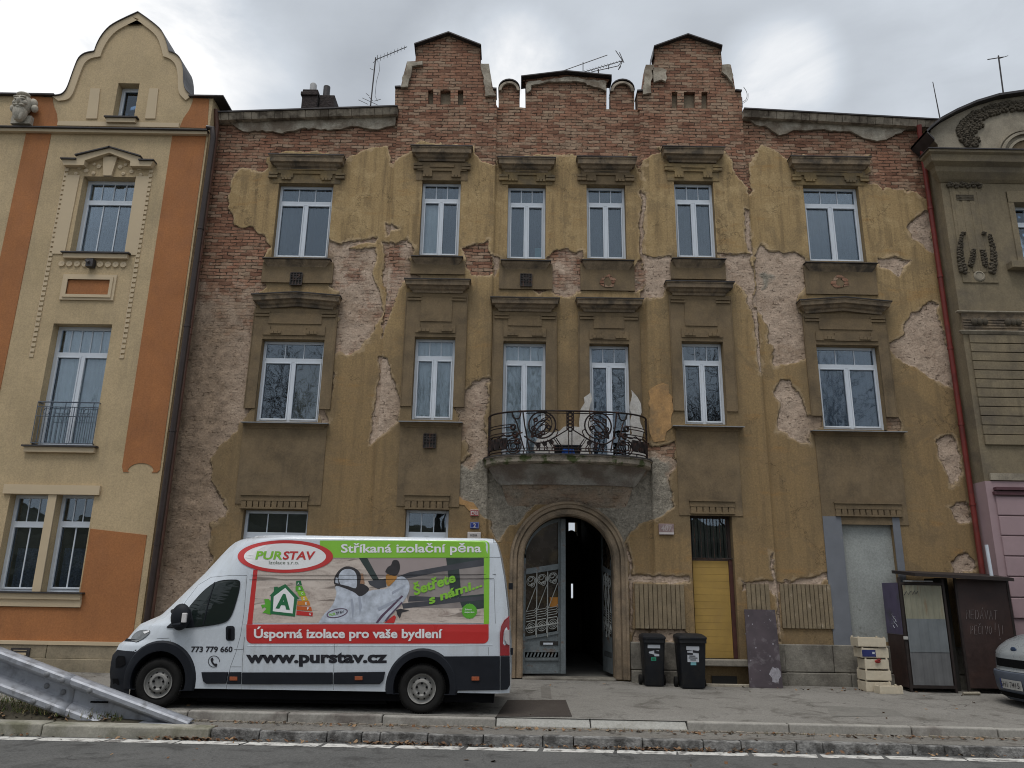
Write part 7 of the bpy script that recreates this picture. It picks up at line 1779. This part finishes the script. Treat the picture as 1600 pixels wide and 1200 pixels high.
# ------------------------------------------------------------------ boards leaning and lying by the wall
def onGY(px, py, Y): x, z = onY(px, py, Y); return (x, Y, z)
x0, _ = onY(1171.5, 1074, 16.35); x1, _ = onY(1223.5, 1075, 16.35); xt0, zt_ = onY(1163, 952, 16.72); xt1, _ = onY(1211, 952, 16.72)
xm0, xm1 = (x0 + xt0) / 2, (x1 + xt1) / 2; z0 = gz(x0, 16.35)
t = thing('leaning_board', 'dull purple sheet of board leaning on the wall beside the yellow board', 'board', (xm0, 16.35, z0))
b = MB(); b.hexa([(x0, 16.35, z0 + .005), (x1, 16.35, z0 + .005), (x1, 16.375, z0 + .005), (x0, 16.375, z0 + .005), (xt0 + .0, 16.72, zt_), (xt1, 16.72, zt_), (xt1, 16.745, zt_), (xt0, 16.745, zt_)])
b.build('board', mat('purple_board', (.050, .037, .043), .55, .3, 3, .2, 60, dirt=(.12, .105, .112), dscale=5, dlo=.55, dhi=.7), t)
b = MB(); rr = random.Random(5)
cx_ = x1 - .13
o = [(cx_ + (.10 + rr.uniform(-.04, .06)) * math.cos(k * .42), .22 + (.15 + rr.uniform(-.05, .07)) * math.sin(k * .42)) for k in range(15)]
def onboard(u, v): return (u, 16.35 + .37 * v / (zt_ - z0) - .004, z0 + v)
b.face([onboard(*p) for p in o])
for k in range(14):
    u, v = rr.uniform(x0 + .05, x1 - .05), rr.uniform(.1, 1.45); s_ = rr.uniform(.006, .022); b.face([onboard(u + s_ * math.cos(q), v + s_ * math.sin(q)) for q in (0, 1, 2, 3, 4, 5)])
b.build_each('plaster_splash', mat('white_splash', (.24, .23, .25), .9, .3, 20, .2), t)
x0, y0, z0 = gp_(1104, 1072); x1, y1, z1 = gp_(1173, 1073); y0 = min(y0, 16.55)
t = thing('plank', 'pale plank lying on the pavement under the yellow board', 'plank', ((x0 + x1) / 2, y0, z0))
b = MB(); b.box(x0, x1, y0 - .05, y0 + .05, gz(x0, y0) - .005, gz(x0, y0) + .045); b.build('board', mat('pale_wood', (.34, .30, .235), .8, .2, 6, .3, 40), t, bevel=.006)
x0, y0, z0 = gp_(1500, 1085); x1, _, _ = gp_(1529, 1086)
y0 = min(y0, 15.95)
t = thing('stick', 'short pale stick lying on the ground in front of the shed', 'stick', ((x0 + x1) / 2, y0, z0)); b = MB(); b.tube([(x0, y0, gz(x0, y0) + .03), (x1, y0 + .03, gz(x1, y0) + .035)], .032, 8); b.build('branch', mat('pale_stick', (.30, .27, .21), .85, .2, 8, .3), t, smooth=50)
# ------------------------------------------------------------------ fruit crates
M_CRATE = mat('pale_crate_wood', (.55, .485, .37), .8, .12, 5, .25, 50, dirt=(.44, .37, .27), dscale=5)
M_CRB = mat('blue_print', (.022, .028, .12), .6, .1, 4, .05)
def crate(label, x0, x1, y0, y1, z0, h, rot=0, side=None, name='crate'):
    cx_, cy_ = (x0 + x1) / 2, (y0 + y1) / 2
    t = thing(name, label, 'crate', (0, 0, 0), 'stack of fruit crates'); w, d = (x1 - x0) / 2, (y1 - y0) / 2
    def part(nm, bx_, mt=M_CRATE):
        m = MB()
        for q in bx_: m.box(*q)
        m.build(nm, mt, t, bevel=.003)
    part('front_slat', [(-w, w, -d, -d + .012, 0.012, h * .86)]); part('rear_slat', [(-w, w, d - .012, d, .012, h * .86)])
    part('end_board', [(-w, -w + .012, -d + .012, d - .012, .012, h * .86)], side or M_CRATE); part('end_board', [(w - .012, w, -d + .012, d - .012, .012, h * .86)])
    for sx_, sy_ in ((-1, -1), (1, -1), (1, 1), (-1, 1)):
        part('corner_post', [(sx_ * w - (.042 if sx_ > 0 else -.012), sx_ * w - (.012 if sx_ > 0 else -.042), sy_ * d - (.042 if sy_ > 0 else -.012), sy_ * d - (.012 if sy_ > 0 else -.042), 0.012, h)])
    part('base', [(-w, w, -d, d, 0, .0115)])
    t.location = (cx_, cy_, z0); t.rotation_euler = (0, 0, rot); return t
gx_, gy_ = onY(1378, 1080, 16.05)[0], 16.05; gzc = gz(gx_, gy_)
def zY(py, Y=16.05): return onY(1375, py, Y)[1]
def xY(px, py, Y=16.05): return onY(px, py, Y)[0]
zl = [gzc, zY(1060), zY(1043.5), zY(1027), zY(1011.5), zY(997.5)]
lev = [gzc + .002, gzc + .215, gzc + .43, gzc + .645, gzc + .86]
hh_ = .208
crate('pale wooden crate standing on the pavement, lowest of the tall stack', xY(1355, 1065), xY(1355, 1065) + .50, 16.12, 16.50, gzc + .008, hh_)
crate('pale wooden crate second from the bottom of the tall stack', xY(1354, 1048), xY(1354, 1048) + .51, 16.12, 16.50, gzc + .008 + hh_ + .002, hh_, .03)
crate('pale wooden crate with a red scrap hanging over it, third in the tall stack', xY(1354.5, 1030), xY(1354.5, 1030) + .47, 16.14, 16.50, gzc + .008 + 2 * (hh_ + .002), hh_, -.02)
crate('cream crate with a dark blue printed end, second from the top of the tall stack', xY(1349.5, 1016), xY(1349.5, 1016) + .54, 16.16, 16.52, gzc + .008 + 3 * (hh_ + .002), hh_, .04, None)
o_ = crate('cream crate on the very top of the tall stack', xY(1344.5, 1000), xY(1344.5, 1000) + .55, 16.14, 16.54, gzc + .008 + 4 * (hh_ + .002), .19, -.05)
b = MB()
cr4 = [o for o in COL.objects if o.get('label', '').startswith('cream crate with a dark')][0]
b.box(-.272, .0, -.19, -.181, .02, .148); q = b.build('blue_end', M_CRB, None); q.parent = cr4
b = MB(); b.box(-.07, -.02, -.1925, -.19, .07, .11); q = b.build('label_patch', M_LABEL, None); q.parent = cr4
cr5x = xY(1370, 1074, 15.95)
o_ = crate('pale wooden crate alone on the pavement in front of the tall stack', cr5x, cr5x + .46, 15.85, 16.09, gz(cr5x, 15.9) + .002, .16, .05)
cr3 = [o for o in COL.objects if 'red scrap' in o.get('label', '')][0]
b = MB(); px_, pz_ = onY(1372, 1036, 16.1)
t = thing('red_bag', 'crumpled red plastic scrap hanging from a crate of the stack', 'bag', (px_, 16.1, pz_)); blobm(b, (px_, 16.108, pz_ + .03), .06, .012, .035, 8); blobm(b, (px_ + .03, 16.105, pz_ + .065), .045, .015, .018, 8); b.build('film', mat('red_film', (.25, .022, .018), .5, .3, 15, .4, 15, bdist=.03), t, smooth=60)
# ------------------------------------------------------------------ metal shed
YS0, YS1 = 16.2, 16.93
M_SHD = mat('dark_brown_sheet', (.038, .022, .019), .6, .2, 4, .15, 60, dirt=(.055, .03, .024), dscale=2)
M_SHF = mat('rusty_angle_iron', (.022, .015, .013), .7, .3, 8, .3, 60)
sx0, sx1, sx2, sx3, sx4 = onY(1408, 1000, YS0)[0], onY(1481, 1000, YS0)[0], onY(1503, 1000, YS0)[0], onY(1562, 1040, YS0)[0], onY(1585, 903, YS0)[0]
sx0 = onY(1406, 915, YS0)[0]; sx0 = (sx0 + onY(1422, 1082, YS0)[0]) / 2; sx1 = (onY(1476, 921, YS0)[0] + onY(1496, 1070, YS0)[0]) / 2; sx2 = (onY(1493, 905, YS0)[0] + onY(1510, 1072, YS0)[0]) / 2; sx3 = onY(1576, 915, YS0)[0]
szt = onY(1450, 905, YS0)[1]; sg_ = gz(8.5, YS0)
shed = thing('metal_shed', 'low brown metal shed with a rusty corrugated door and chalked writing against the wall', 'shed', (8.5, YS0, sg_))
zd1, zd0 = onY(1445, 914, YS0)[1], onY(1460, 1076, YS0)[1]
sxr = onY(1394, 900, YS1)[0]; sx4 = onY(1584, 903, YS0 - .22)[0]
b = MB(); b.hexa([(sxr, YS0 - .22, szt + .05), (sx4, YS0 - .22, szt - .02), (sx4, YS1, szt + .09), (sxr, YS1, szt + .13), (sxr, YS0 - .22, szt + .115), (sx4, YS0 - .22, szt + .045), (sx4, YS1, szt + .155), (sxr, YS1, szt + .195)])
b.build('roof', M_SHF, shed)
b = MB()
for x_ in (sx0, sx1 - .045, sx2, sx3 - .04): b.box(x_, x_ + .045, YS0, YS0 + .045, gz(x_, YS0), szt + .03)
b.box(sx0 + .045, sx1 - .045, YS0, YS0 + .045, zd1, zd1 + .05); b.box(sx0 + .045, sx1 - .045, YS0, YS0 + .045, zd0, zd0 + .06); b.build('frame', M_SHF, shed)
def corr(name, x0, x1, z0, z1, y, mt, pitch=.075, amp=.012):
    m = MB(); n = int((x1 - x0) / pitch * 6); vs = []
    for i in range(n + 1):
        x_ = x0 + (x1 - x0) * i / n; f = abs(((x_ - x0) / pitch) % 1 - .5) * 2; yy = y - amp * max(0, min(1, (f - .35) * 5)); vs += [(x_, yy, z0), (x_, yy, z1)]
    m.add(vs, [(2 * i, 2 * i + 2, 2 * i + 3, 2 * i + 1) for i in range(n)]); return m.build(name, mt, door_)
def rustmat(name, c, r_, lo):
    t = NT(name); xyz = t.n('ShaderNodeSeparateXYZ'); t.put(xyz.inputs[0], t.pos)
    q = t.mix(t.ramp(t.noise(3, 6, .6), .35, .65), tuple(x * .8 for x in c), c); s_ = t.noise(1, 6, .65, vec=t.scale(t.pos, (9, 9, 1.1)))
    q = t.mix(t.ramp(s_, lo, lo + .12), q, r_); return t.done(t.bsdf(q, .6, t.bump(t.noise(50), .2, .005)))
door_ = None
b = MB(); b.box(sx0 + .05, sx1 - .05, YS0 + .03, YS0 + .04, zd0 + .06, zd1); door_ = b.build('door', M_SHF, shed)
zz1, zz2 = onY(1445, 967, YS0)[1], onY(1450, 1019, YS0)[1]
corr('corrugated_sheet', sx0 + .07, sx1 - .07, zz1, zd1 - .01, YS0 + .012, rustmat('cream_rusty_sheet', (.26, .25, .18), (.17, .075, .02), .56), .11)
corr('corrugated_sheet', sx0 + .07, sx1 - .07, zz2, zz1 + .0, YS0 + .005, rustmat('blue_grey_sheet', (.155, .17, .178), (.10, .075, .055), .68), .19, .008)
corr('corrugated_sheet', sx0 + .07, sx1 - .07, zd0 + .04, zz2, YS0 + .012, rustmat('grey_sheet', (.135, .137, .14), (.22, .21, .19), .66), .19, .008)
b = MB(); b.tube([onGY(*p, YS0 - .02) for p in ((1413, 930), (1416, 924), (1419, 929), (1424, 923), (1426, 929), (1429, 923), (1431, 928), (1434, 924))], .007, 4); b.build('scrawl', M_BVIN, door_)
b = MB(); b.box(sx0 + .1, sx1 - .25, YS0 - .05, YS0 + .02, zd1 + .06, zd1 + .085); b.build('light_strip', mat('pale_batten', (.20, .20, .2), .6, .1, 5, 0), shed)
b = MB(); b.box(sx2 + .045, sx3 - .03, YS0 + .01, YS0 + .03, gz(sx2, YS0) + .10, szt + .02); pn = b.build('front_panel', M_SHD, shed)
b = MB(); b.box(sx3 - .02, sx3, YS0 + .03, YS1, gz(sx3, YS0) + .1, szt + .08); b.build('end_panel', M_SHD, shed)
# left flank, its upper half painted purple
zpu = onY(1400, 991, YS0 + .3)[1]
b = MB(); b.box(sx0 - .006, sx0 + .010, YS0 + .05, YS1 - .02, sg_ + .08, zpu); b.build('side_panel', M_SHD, shed)
b = MB(); b.box(sx0 - .012, sx0 + .008, YS0 + .05, YS1 - .02, zpu + .005, zd1 + .04); sp_ = b.build('purple_side_panel', mat('purple_paint', (.085, .072, .125), .7, .2, 4, .1, dirt=(.06, .06, .07), dscale=2.5), shed)
b = MB()
for k, (yy, zz) in enumerate(((16.45, .55), (16.5, .50), (16.42, .45), (16.52, .60), (16.55, .42))): b.tube([(sx0 - .015, yy, zpu + zz - .3), (sx0 - .015, yy + .06, zpu + zz - .24), (sx0 - .015, yy + .02, zpu + zz - .2), (sx0 - .015, yy + .10, zpu + zz - .21)], .005, 4)
b.build('scrawl', M_LABEL, sp_)
b = MB(); b.box(sx1, sx2 + .05, YS0 + .35, YS0 + .36, sg_, szt + .04); b.box(sx1 - .02, sx1 - .0, YS0 + .05, YS1, sg_, szt + .03); b.build('dark_back', M_ROOM, shed)
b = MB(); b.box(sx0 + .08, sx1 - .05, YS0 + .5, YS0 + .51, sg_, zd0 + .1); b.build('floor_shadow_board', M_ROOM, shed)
b = MB(); p_ = onGY(1415, 997, YS0 - .02); b.box(p_[0] - .04, p_[0] + .05, YS0 - .03, YS0 + .0, p_[2] - .03, p_[2] + .03); b.build('padlock', mat('pale_lock', (.42, .41, .38), .5, .1), shed, bevel=.008)
# chalk writing
CH = {'N': [[(0, 0), (0, 1), (.6, 0), (.6, 1)]], 'E': [[(.55, 0), (0, 0), (0, 1), (.55, 1)], [(0, .5), (.45, .5)]], 'D': [[(0, 0), (0, 1), (.35, .95), (.6, .6), (.55, .25), (.3, 0), (0, 0)]], 'A': [[(0, 0), (.3, 1), (.6, 0)], [(.12, .38), (.48, .38)]],
      'V': [[(0, 1), (.3, 0), (.6, 1)]], 'T': [[(0, 1), (.65, 1)], [(.32, 1), (.32, 0)]], 'P': [[(0, 0), (0, 1), (.45, .95), (.5, .65), (.35, .5), (0, .48)]], 'C': [[(.55, .9), (.3, 1), (.05, .75), (0, .35), (.2, .02), (.55, .1)]], 'I': [[(.1, 0), (.1, 1)]],
      'O': [[(.3, 0), (.02, .3), (.05, .8), (.3, 1), (.55, .75), (.55, .25), (.3, 0)]], '!': [[(.1, 1.1), (.1, -.05)], [(.1, -.25), (.1, -.3)]]}
def chalk(m, s_, px0, px1, base, h, drop=0):
    n = len(s_); step = (px1 - px0) / n
    for i, c in enumerate(s_):
        ac = None
        if c in 'Áá': ac = 'a'; c = 'A'
        if c == 'Č': ac = 'v'; c = 'C'
        for st in CH[c]: m.tube([onGY(px0 + step * i + u * step * 1.15, base + drop * i - v * h, YS0 + .004) for u, v in st], .0042, 4)
        if ac == 'a': m.tube([onGY(px0 + step * (i + .4), base + drop * i - 1.08 * h, YS0 + .004), onGY(px0 + step * (i + .6), base + drop * i - 1.3 * h, YS0 + .004)], .004, 4)
        if ac == 'v': m.tube([onGY(px0 + step * (i + .2), base - 1.3 * h, YS0 + .004), onGY(px0 + step * (i + .4), base - 1.1 * h, YS0 + .004), onGY(px0 + step * (i + .62), base - 1.3 * h, YS0 + .004)], .004, 4)
b = MB(); chalk(b, 'NEDÁVAT', 1510, 1560, 967, 14, .15); chalk(b, 'PEČIVO', 1517, 1551, 991, 13, 0)
chalk(b, '!', 1554, 1561, 984, 10); b.tube([onGY(1560, 975, YS0 + .004), onGY(1562, 994, YS0 + .004)], .004, 4); b.tube([onGY(1566, 977, YS0 + .004), onGY(1567, 991, YS0 + .004)], .004, 4); b.tube([onGY(1562.5, 997, YS0 + .004), onGY(1563, 999, YS0 + .004)], .005, 4)
b.build('chalk_writing', mat('chalk', (.20, .17, .165), .95, .2, 30, 0), pn)
# ------------------------------------------------------------------ crash barrier
M_GALV = mat('galvanised_steel', (.33, .345, .38), .5, .14, 7, .2, 50, metal=.25, dirt=(.20, .205, .22), dscale=5, dlo=.52, dhi=.68)
YGR = 12.0
gr_ = thing('crash_barrier', 'galvanised ribbed crash barrier sloping down into the ground at the kerb', 'barrier', (-7, YGR, .2))
def topl(px): return 1015 + (px - 0) * (1126 - 1015) / 296.0
cs = [(0, -.05), (.01, .05), (.04, .13), (.08, .15), (.17, .15), (.21, .13), (.27, .04), (.31, -.04), (.35, -.06), (.62, -.06), (.65, -.04), (.70, .04), (.76, .13), (.80, .15), (.91, .15), (.95, .13), (.99, .05), (1.0, -.05)]   # (down the face, bulge)
HB = .58
def rail(px0, px1, n, off, name, clip=True):
    m = MB(); rows = []
    for i in range(n + 1):
        px = px0 + (px1 - px0) * i / n; x, zt_ = onY(px, topl(px), YGR - .1); row = []
        for u, d in cs:
            z = zt_ - u * HB * .98; zg = .136 - .005 * x
            row.append((x + .0, YGR - d * .8 - off, max(z, zg)))
        rows.append(row)
    base = len(m.v); k = len(cs); m.v += [p for r_ in rows for p in r_]
    for i in range(n):
        for j in range(k - 1): m.f.append((base + i * k + j, base + (i + 1) * k + j, base + (i + 1) * k + j + 1, base + i * k + j + 1)); m.m.append(0)
    o = m.build(name, M_GALV, gr_, smooth=22); s_ = o.modifiers.new('thick', 'SOLIDIFY'); s_.thickness = .006; return o
rail(104, 297, 60, 0, 'end_rail'); rail(-260, 112, 30, .008, 'rail')
b = MB()
for px, u in ((77, .15), (101, .15), (64, .85), (87, .85), (70, .48), (96, .48), (143, .15)):
    x, zt_ = onY(px, topl(px), YGR - .1); b.lathe([(.042, 0), (.040, .014), (.026, .028), (0, .033)], (x, YGR - (.15 * .8 if u < .3 or u > .7 else -.045) - .008, zt_ - u * HB), (0, -1, 0), 12)
b.build_each('bolt', mat('dull_bolt', (.17, .175, .185), .6, .2, 20, .1), gr_, smooth=50)
b = MB(); x, zt_ = onY(155, 1095, YGR); b.box(x - .13, x + .13, YGR + .008, YGR + .012, zt_ - .03, zt_ - .005); b.build('slot', M_SEAM, gr_)
b = MB()
for px in (-150, -20): x, zt_ = onY(px, topl(px), YGR); b.box(x - .06, x + .06, YGR + .05, YGR + .15, 0, zt_ - .1)
b.build('post', M_GALV, gr_)
# ------------------------------------------------------------------ plaques and the window box on the balcony
def plaque(label, x0, y0, x1, y1, mt, name='house_sign', rim=None, Y=YF - .115):
    xa, za = onY(x0, y0, Y); xb, zb_ = onY(x1, y1, Y); t = thing(name, label, 'sign', ((xa + xb) / 2, Y, zb_)); m = MB(); m.box(xa, xb, Y, Y + .03, zb_, za); q = m.build('plate', mt, t, bevel=.012)
    if rim:
        m = MB(); e = .025; m.sheet([(xa + .008, zb_ + .008), (xb - .008, zb_ + .008), (xb - .008, za - .008), (xa + .008, za - .008)], [[(xa + e, zb_ + e), (xb - e, zb_ + e), (xb - e, za - e), (xa + e, za - e)]], Y - .002, Y + .001); m.build('rim', rim, t)
    return t
def PYf(Y): return lambda px, py, eps: (onY(px, py, Y)[0], Y - eps, onY(px, py, Y)[1])
M_BLUP = mat('blue_enamel', (.018, .035, .20), .3, .05, 3, 0)
M_WEN = mat('white_enamel', (.50, .46, .44), .4, .08, 6, 0); M_REDE = mat('red_enamel', (.30, .04, .035), .4, .05, 3, 0)
YP = YF - .115
t = plaque('small white house number plate 407 with a red rim above the blue plate', 734.5, 796, 748, 806.5, M_WEN, rim=M_REDE); lettering(t, '407', (737, 804.3), (746, 804.3), 5.4, M_REDE, fn=PYf(YP), eps=.004, bold=.01)
t = plaque('small blue house number plate 2 between two white plates', 734.5, 815.5, 748.5, 826, M_BLUP, rim=mat('pale_blue_rim', (.16, .19, .33), .4, 0, 2, 0)); lettering(t, '2', (739.3, 824), (743.6, 824), 6.5, M_WEN, fn=PYf(YP), eps=.004, bold=.02)
t = plaque('white nameplate half hidden just above the van roof', 730.5, 831, 751, 846, M_WEN); lettering(t, 'POZOR', (735, 838), (745.5, 838), 3.2, M_BVIN, fn=PYf(YP), eps=.004, bold=.02)
YP2 = YF - .12
t = plaque('faded pink wall plaque 407 right of the arched doorway', 1029, 818, 1053.5, 836, mat('faded_pink', (.26, .185, .18), .8, .2, 9, .1, dirt=(.34, .29, .28), dscale=9), Y=YP2); lettering(t, '407', (1033, 829.5), (1050, 829.5), 9, mat('pale_letter', (.36, .31, .30), .8, .1, 9, 0), fn=PYf(YP2), eps=.004)
b = MB(); xa, za = onY(1030, 831.5, YP2); xb, zb_ = onY(1053, 835, YP2); b.box(xa, xb, YP2 - .004, YP2, zb_, za); b.build('lower_strip', M_WEN, t)
xa, za = onY(866, 695, YF - BD + .12); xb, zb_ = onY(908, 709, YF - BD + .12); yb_ = YF - BD + .12
t = thing('planter_box', 'black planter box with a blue patch standing on the balcony behind the railing', 'planter', ((xa + xb) / 2, yb_ + .1, BZ + .03))
b = MB(); b.hexa([(xa + .02, yb_, BZ + .026), (xb - .02, yb_, BZ + .026), (xb - .02, yb_ + .2, BZ + .026), (xa + .02, yb_ + .2, BZ + .026), (xa, yb_ - .02, za), (xb, yb_ - .02, za), (xb, yb_ + .22, za), (xa, yb_ + .22, za)]); b.box(xa - .01, xb + .01, yb_ - .035, yb_ + .235, za - .03, za); b.build('trough', M_BIN, t)
b = MB(); q0, _ = onY(875, 705, yb_); q1, _ = onY(900, 705, yb_); b.sheet(ccw([(q0 + .02, BZ + .03), (q1 - .02, BZ + .03), (q1 - .05, BZ + .15), (q0 + .06, BZ + .15)]), [], yb_ - .022, yb_ - .016); b.build('blue_patch', mat('bright_blue', (.015, .09, .42), .4, .3, 18, 0), t)
# ------------------------------------------------------------------ grass, leaves and litter
def scatter(name, mts, gen, n, seed):
    m = MB(); rr = random.Random(seed)
    for i in range(n): gen(m, rr)
    return setp(m.build(name, mts), kind='stuff')
lm = [mat('brown_leaf', (.13, .065, .03), .8, .35, 20, .2), mat('tan_leaf', (.24, .15, .08), .8, .3, 20, .2), mat('dark_leaf', (.06, .04, .025), .8, .3, 20, .2)]
def leafq(m, rr, x, y, z, s_):
    m.mi = rr.randrange(3); a_ = rr.uniform(0, 6.28); u = Vector((math.cos(a_), math.sin(a_), rr.uniform(-.4, .6))); w = Vector((-math.sin(a_), math.cos(a_), rr.uniform(-.3, .7))); c = Vector((x, y, z))
    m.face([c - u * s_, c - w * s_ * .6 + u * s_ * .1, c + u * s_, c + w * s_ * .6 - u * s_ * .1])
def g_kerb(m, rr):                          # drifts in the gutter and on the strip
    if rr.random() < .60:
        x = rr.choice([rr.gauss(-4.3, .5), rr.gauss(-1.3, .5), rr.gauss(2.2, .55), rr.gauss(1.6, 1.2), rr.uniform(-8, 8)]); y = 11.47 - abs(rr.gauss(0, .045)); z = rz(x) + rr.uniform(.006, .04)
    elif rr.random() < .6: x = rr.uniform(-4, 8); y = 12.12 - abs(rr.gauss(0, .10)); z = .135 - .005 * x + rr.uniform(.004, .02)
    elif rr.random() < .4: x = rr.choice([rr.uniform(2.5, 9), rr.gauss(7, 1)]); y = 16.55 - abs(rr.gauss(0, .25)); z = gz(x, y) + .012
    else: x = rr.uniform(-8, 9); y = rr.uniform(9.5, 16.5); z = (rz(x) if y < 11.4 else (.13 - .005 * x if y < 12.2 else gz(x, y))) + .012
    leafq(m, rr, x, y, z, rr.uniform(.014, .048))
scatter('fallen_leaves', lm, g_kerb, 1150, 3)
def g_heap(m, rr):
    x = rr.uniform(-9.5, -5.6); 
    y = rr.uniform(11.84, 12.6); h = max(0, .16 * (1 - (x + 9.5) / 3.9)); leafq(m, rr, x, y, .16 - .005 * x + rr.uniform(0, .05 + h), rr.uniform(.02, .05))
scatter('leaf_heap', lm, g_heap, 650, 4)
b = MB(); vs = []; xs_ = [-14 + .35 * i for i in range(26)]
for y_, k in ((11.80, 0), (11.95, .7), (12.25, 1), (12.7, .8), (13.2, 0)):
    for x_ in xs_: f = max(0, min(1, (-5.2 - x_) / 2.5)); vs.append((x_, y_, .145 - .005 * x_ + (.17 * f * k if k else -.02)))
b.add(vs, [(j * 26 + i, j * 26 + i + 1, (j + 1) * 26 + i + 1, (j + 1) * 26 + i) for j in range(4) for i in range(25)]); setp(b.build('verge', mat('dark_soil', (.06, .052, .035), .95, .4, 8, .6, 40), smooth=80), kind='structure')
gm_ = [mat('grass_blade', (.075, .10, .025), .7, .3, 10, 0), mat('dry_grass', (.17, .14, .06), .7, .3, 10, 0)]
def g_grass(m, rr):
    x = rr.uniform(-10.5, -5.5); y = rr.uniform(11.84, 12.9); f = max(0, min(1, (-5.2 - x) / 2.5)); z = .14 - .005 * x + .13 * f; m.mi = 0 if rr.random() < .7 else 1
    h = rr.uniform(.05, .16); a_ = rr.uniform(0, 6.28); u = Vector((math.cos(a_), math.sin(a_), 0)) * .006; l_ = Vector((rr.gauss(0, .05), rr.gauss(0, .05), h)); c = Vector((x, y, z))
    m.face([c - u, c + u, c + u * .5 + l_ * .6, c + l_])
scatter('grass', gm_, g_grass, 2600, 5)
def g_kg(m, rr):                            # tufts of dead grass in the kerb joints
    x = rr.uniform(-5, 9); y = 12.14 + rr.gauss(0, .02); m.mi = 1; c = Vector((x, y, .13 - .005 * x)); l_ = Vector((rr.gauss(0, .05), rr.gauss(0, .02), rr.uniform(.02, .07))); u = Vector((.004, 0, 0)); m.face([c - u, c + u, c + l_])
scatter('kerb_weeds', gm_, g_kg, 240, 6)
# ------------------------------------------------------------------ bare trees across the street (mirrored in the windows)
def tree_mesh(seed):
    rr = random.Random(seed); tr = MB(); cr_ = MB()
    def grow(p, d, L, r_, lev):
        pts = [p]; q = p.copy(); dd = d.copy(); n = 4
        for i in range(n):
            dd = (dd + Vector((rr.gauss(0, .10), rr.gauss(0, .10), rr.gauss(.03, .05)))).normalized(); q = q + dd * (L / n); pts.append(q.copy())
        rs = [r_ * (1 - .55 * i / n) for i in range(n + 1)]
        (tr if lev == 0 else cr_).tube(pts, rs, 8 if lev < 2 else (5 if lev < 4 else 3), cap=False)
        if lev >= 5: return
        for k in range((5, 4, 4, 3, 3)[lev]):
            i = rr.randrange(2 if lev else 3, n + 1); a_ = rr.uniform(0, 6.28); o = dd.orthogonal().normalized(); o = Matrix.Rotation(a_, 3, dd) @ o
            grow(pts[i], (dd * rr.uniform(.5, 1.0) + o * rr.uniform(.5, 1.0) + Vector((0, 0, .15))).normalized(), L * rr.uniform(.55, .8), max(.008, rs[i] * .62), lev + 1)
    grow(Vector((0, 0, 0)), Vector((0, 0, 1)), 4.2, .22, 0); return tr, cr_
M_BARK = mat('dark_bark', (.045, .038, .03), .95, .3, 6, .4, 30)
tr, cr_ = tree_mesh(7)
proto = thing('bare_tree', 'leafless street tree across the road', 'tree', (0, 0, 0), 'bare trees across the road')
tr.build('trunk', M_BARK, proto, smooth=60); cr_.build('crown', M_BARK, proto)
spots = [(-16, -8, .3, 1.5), (-10, -10, 2.0, 1.7), (-4.0, -8, 4.2, 1.5), (2.2, -10, .9, 1.7), (7.5, -8, 5.1, 1.55), (13, -10, 3.0, 1.7), (18, -8, 1.5, 1.5)]
for i, (x_, y_, a_, s_) in enumerate(spots):
    o = proto if i == 0 else dup(proto)
    o.location = (x_, y_, -.25); o.rotation_euler = (0, 0, a_); o.scale = (s_, s_, s_)
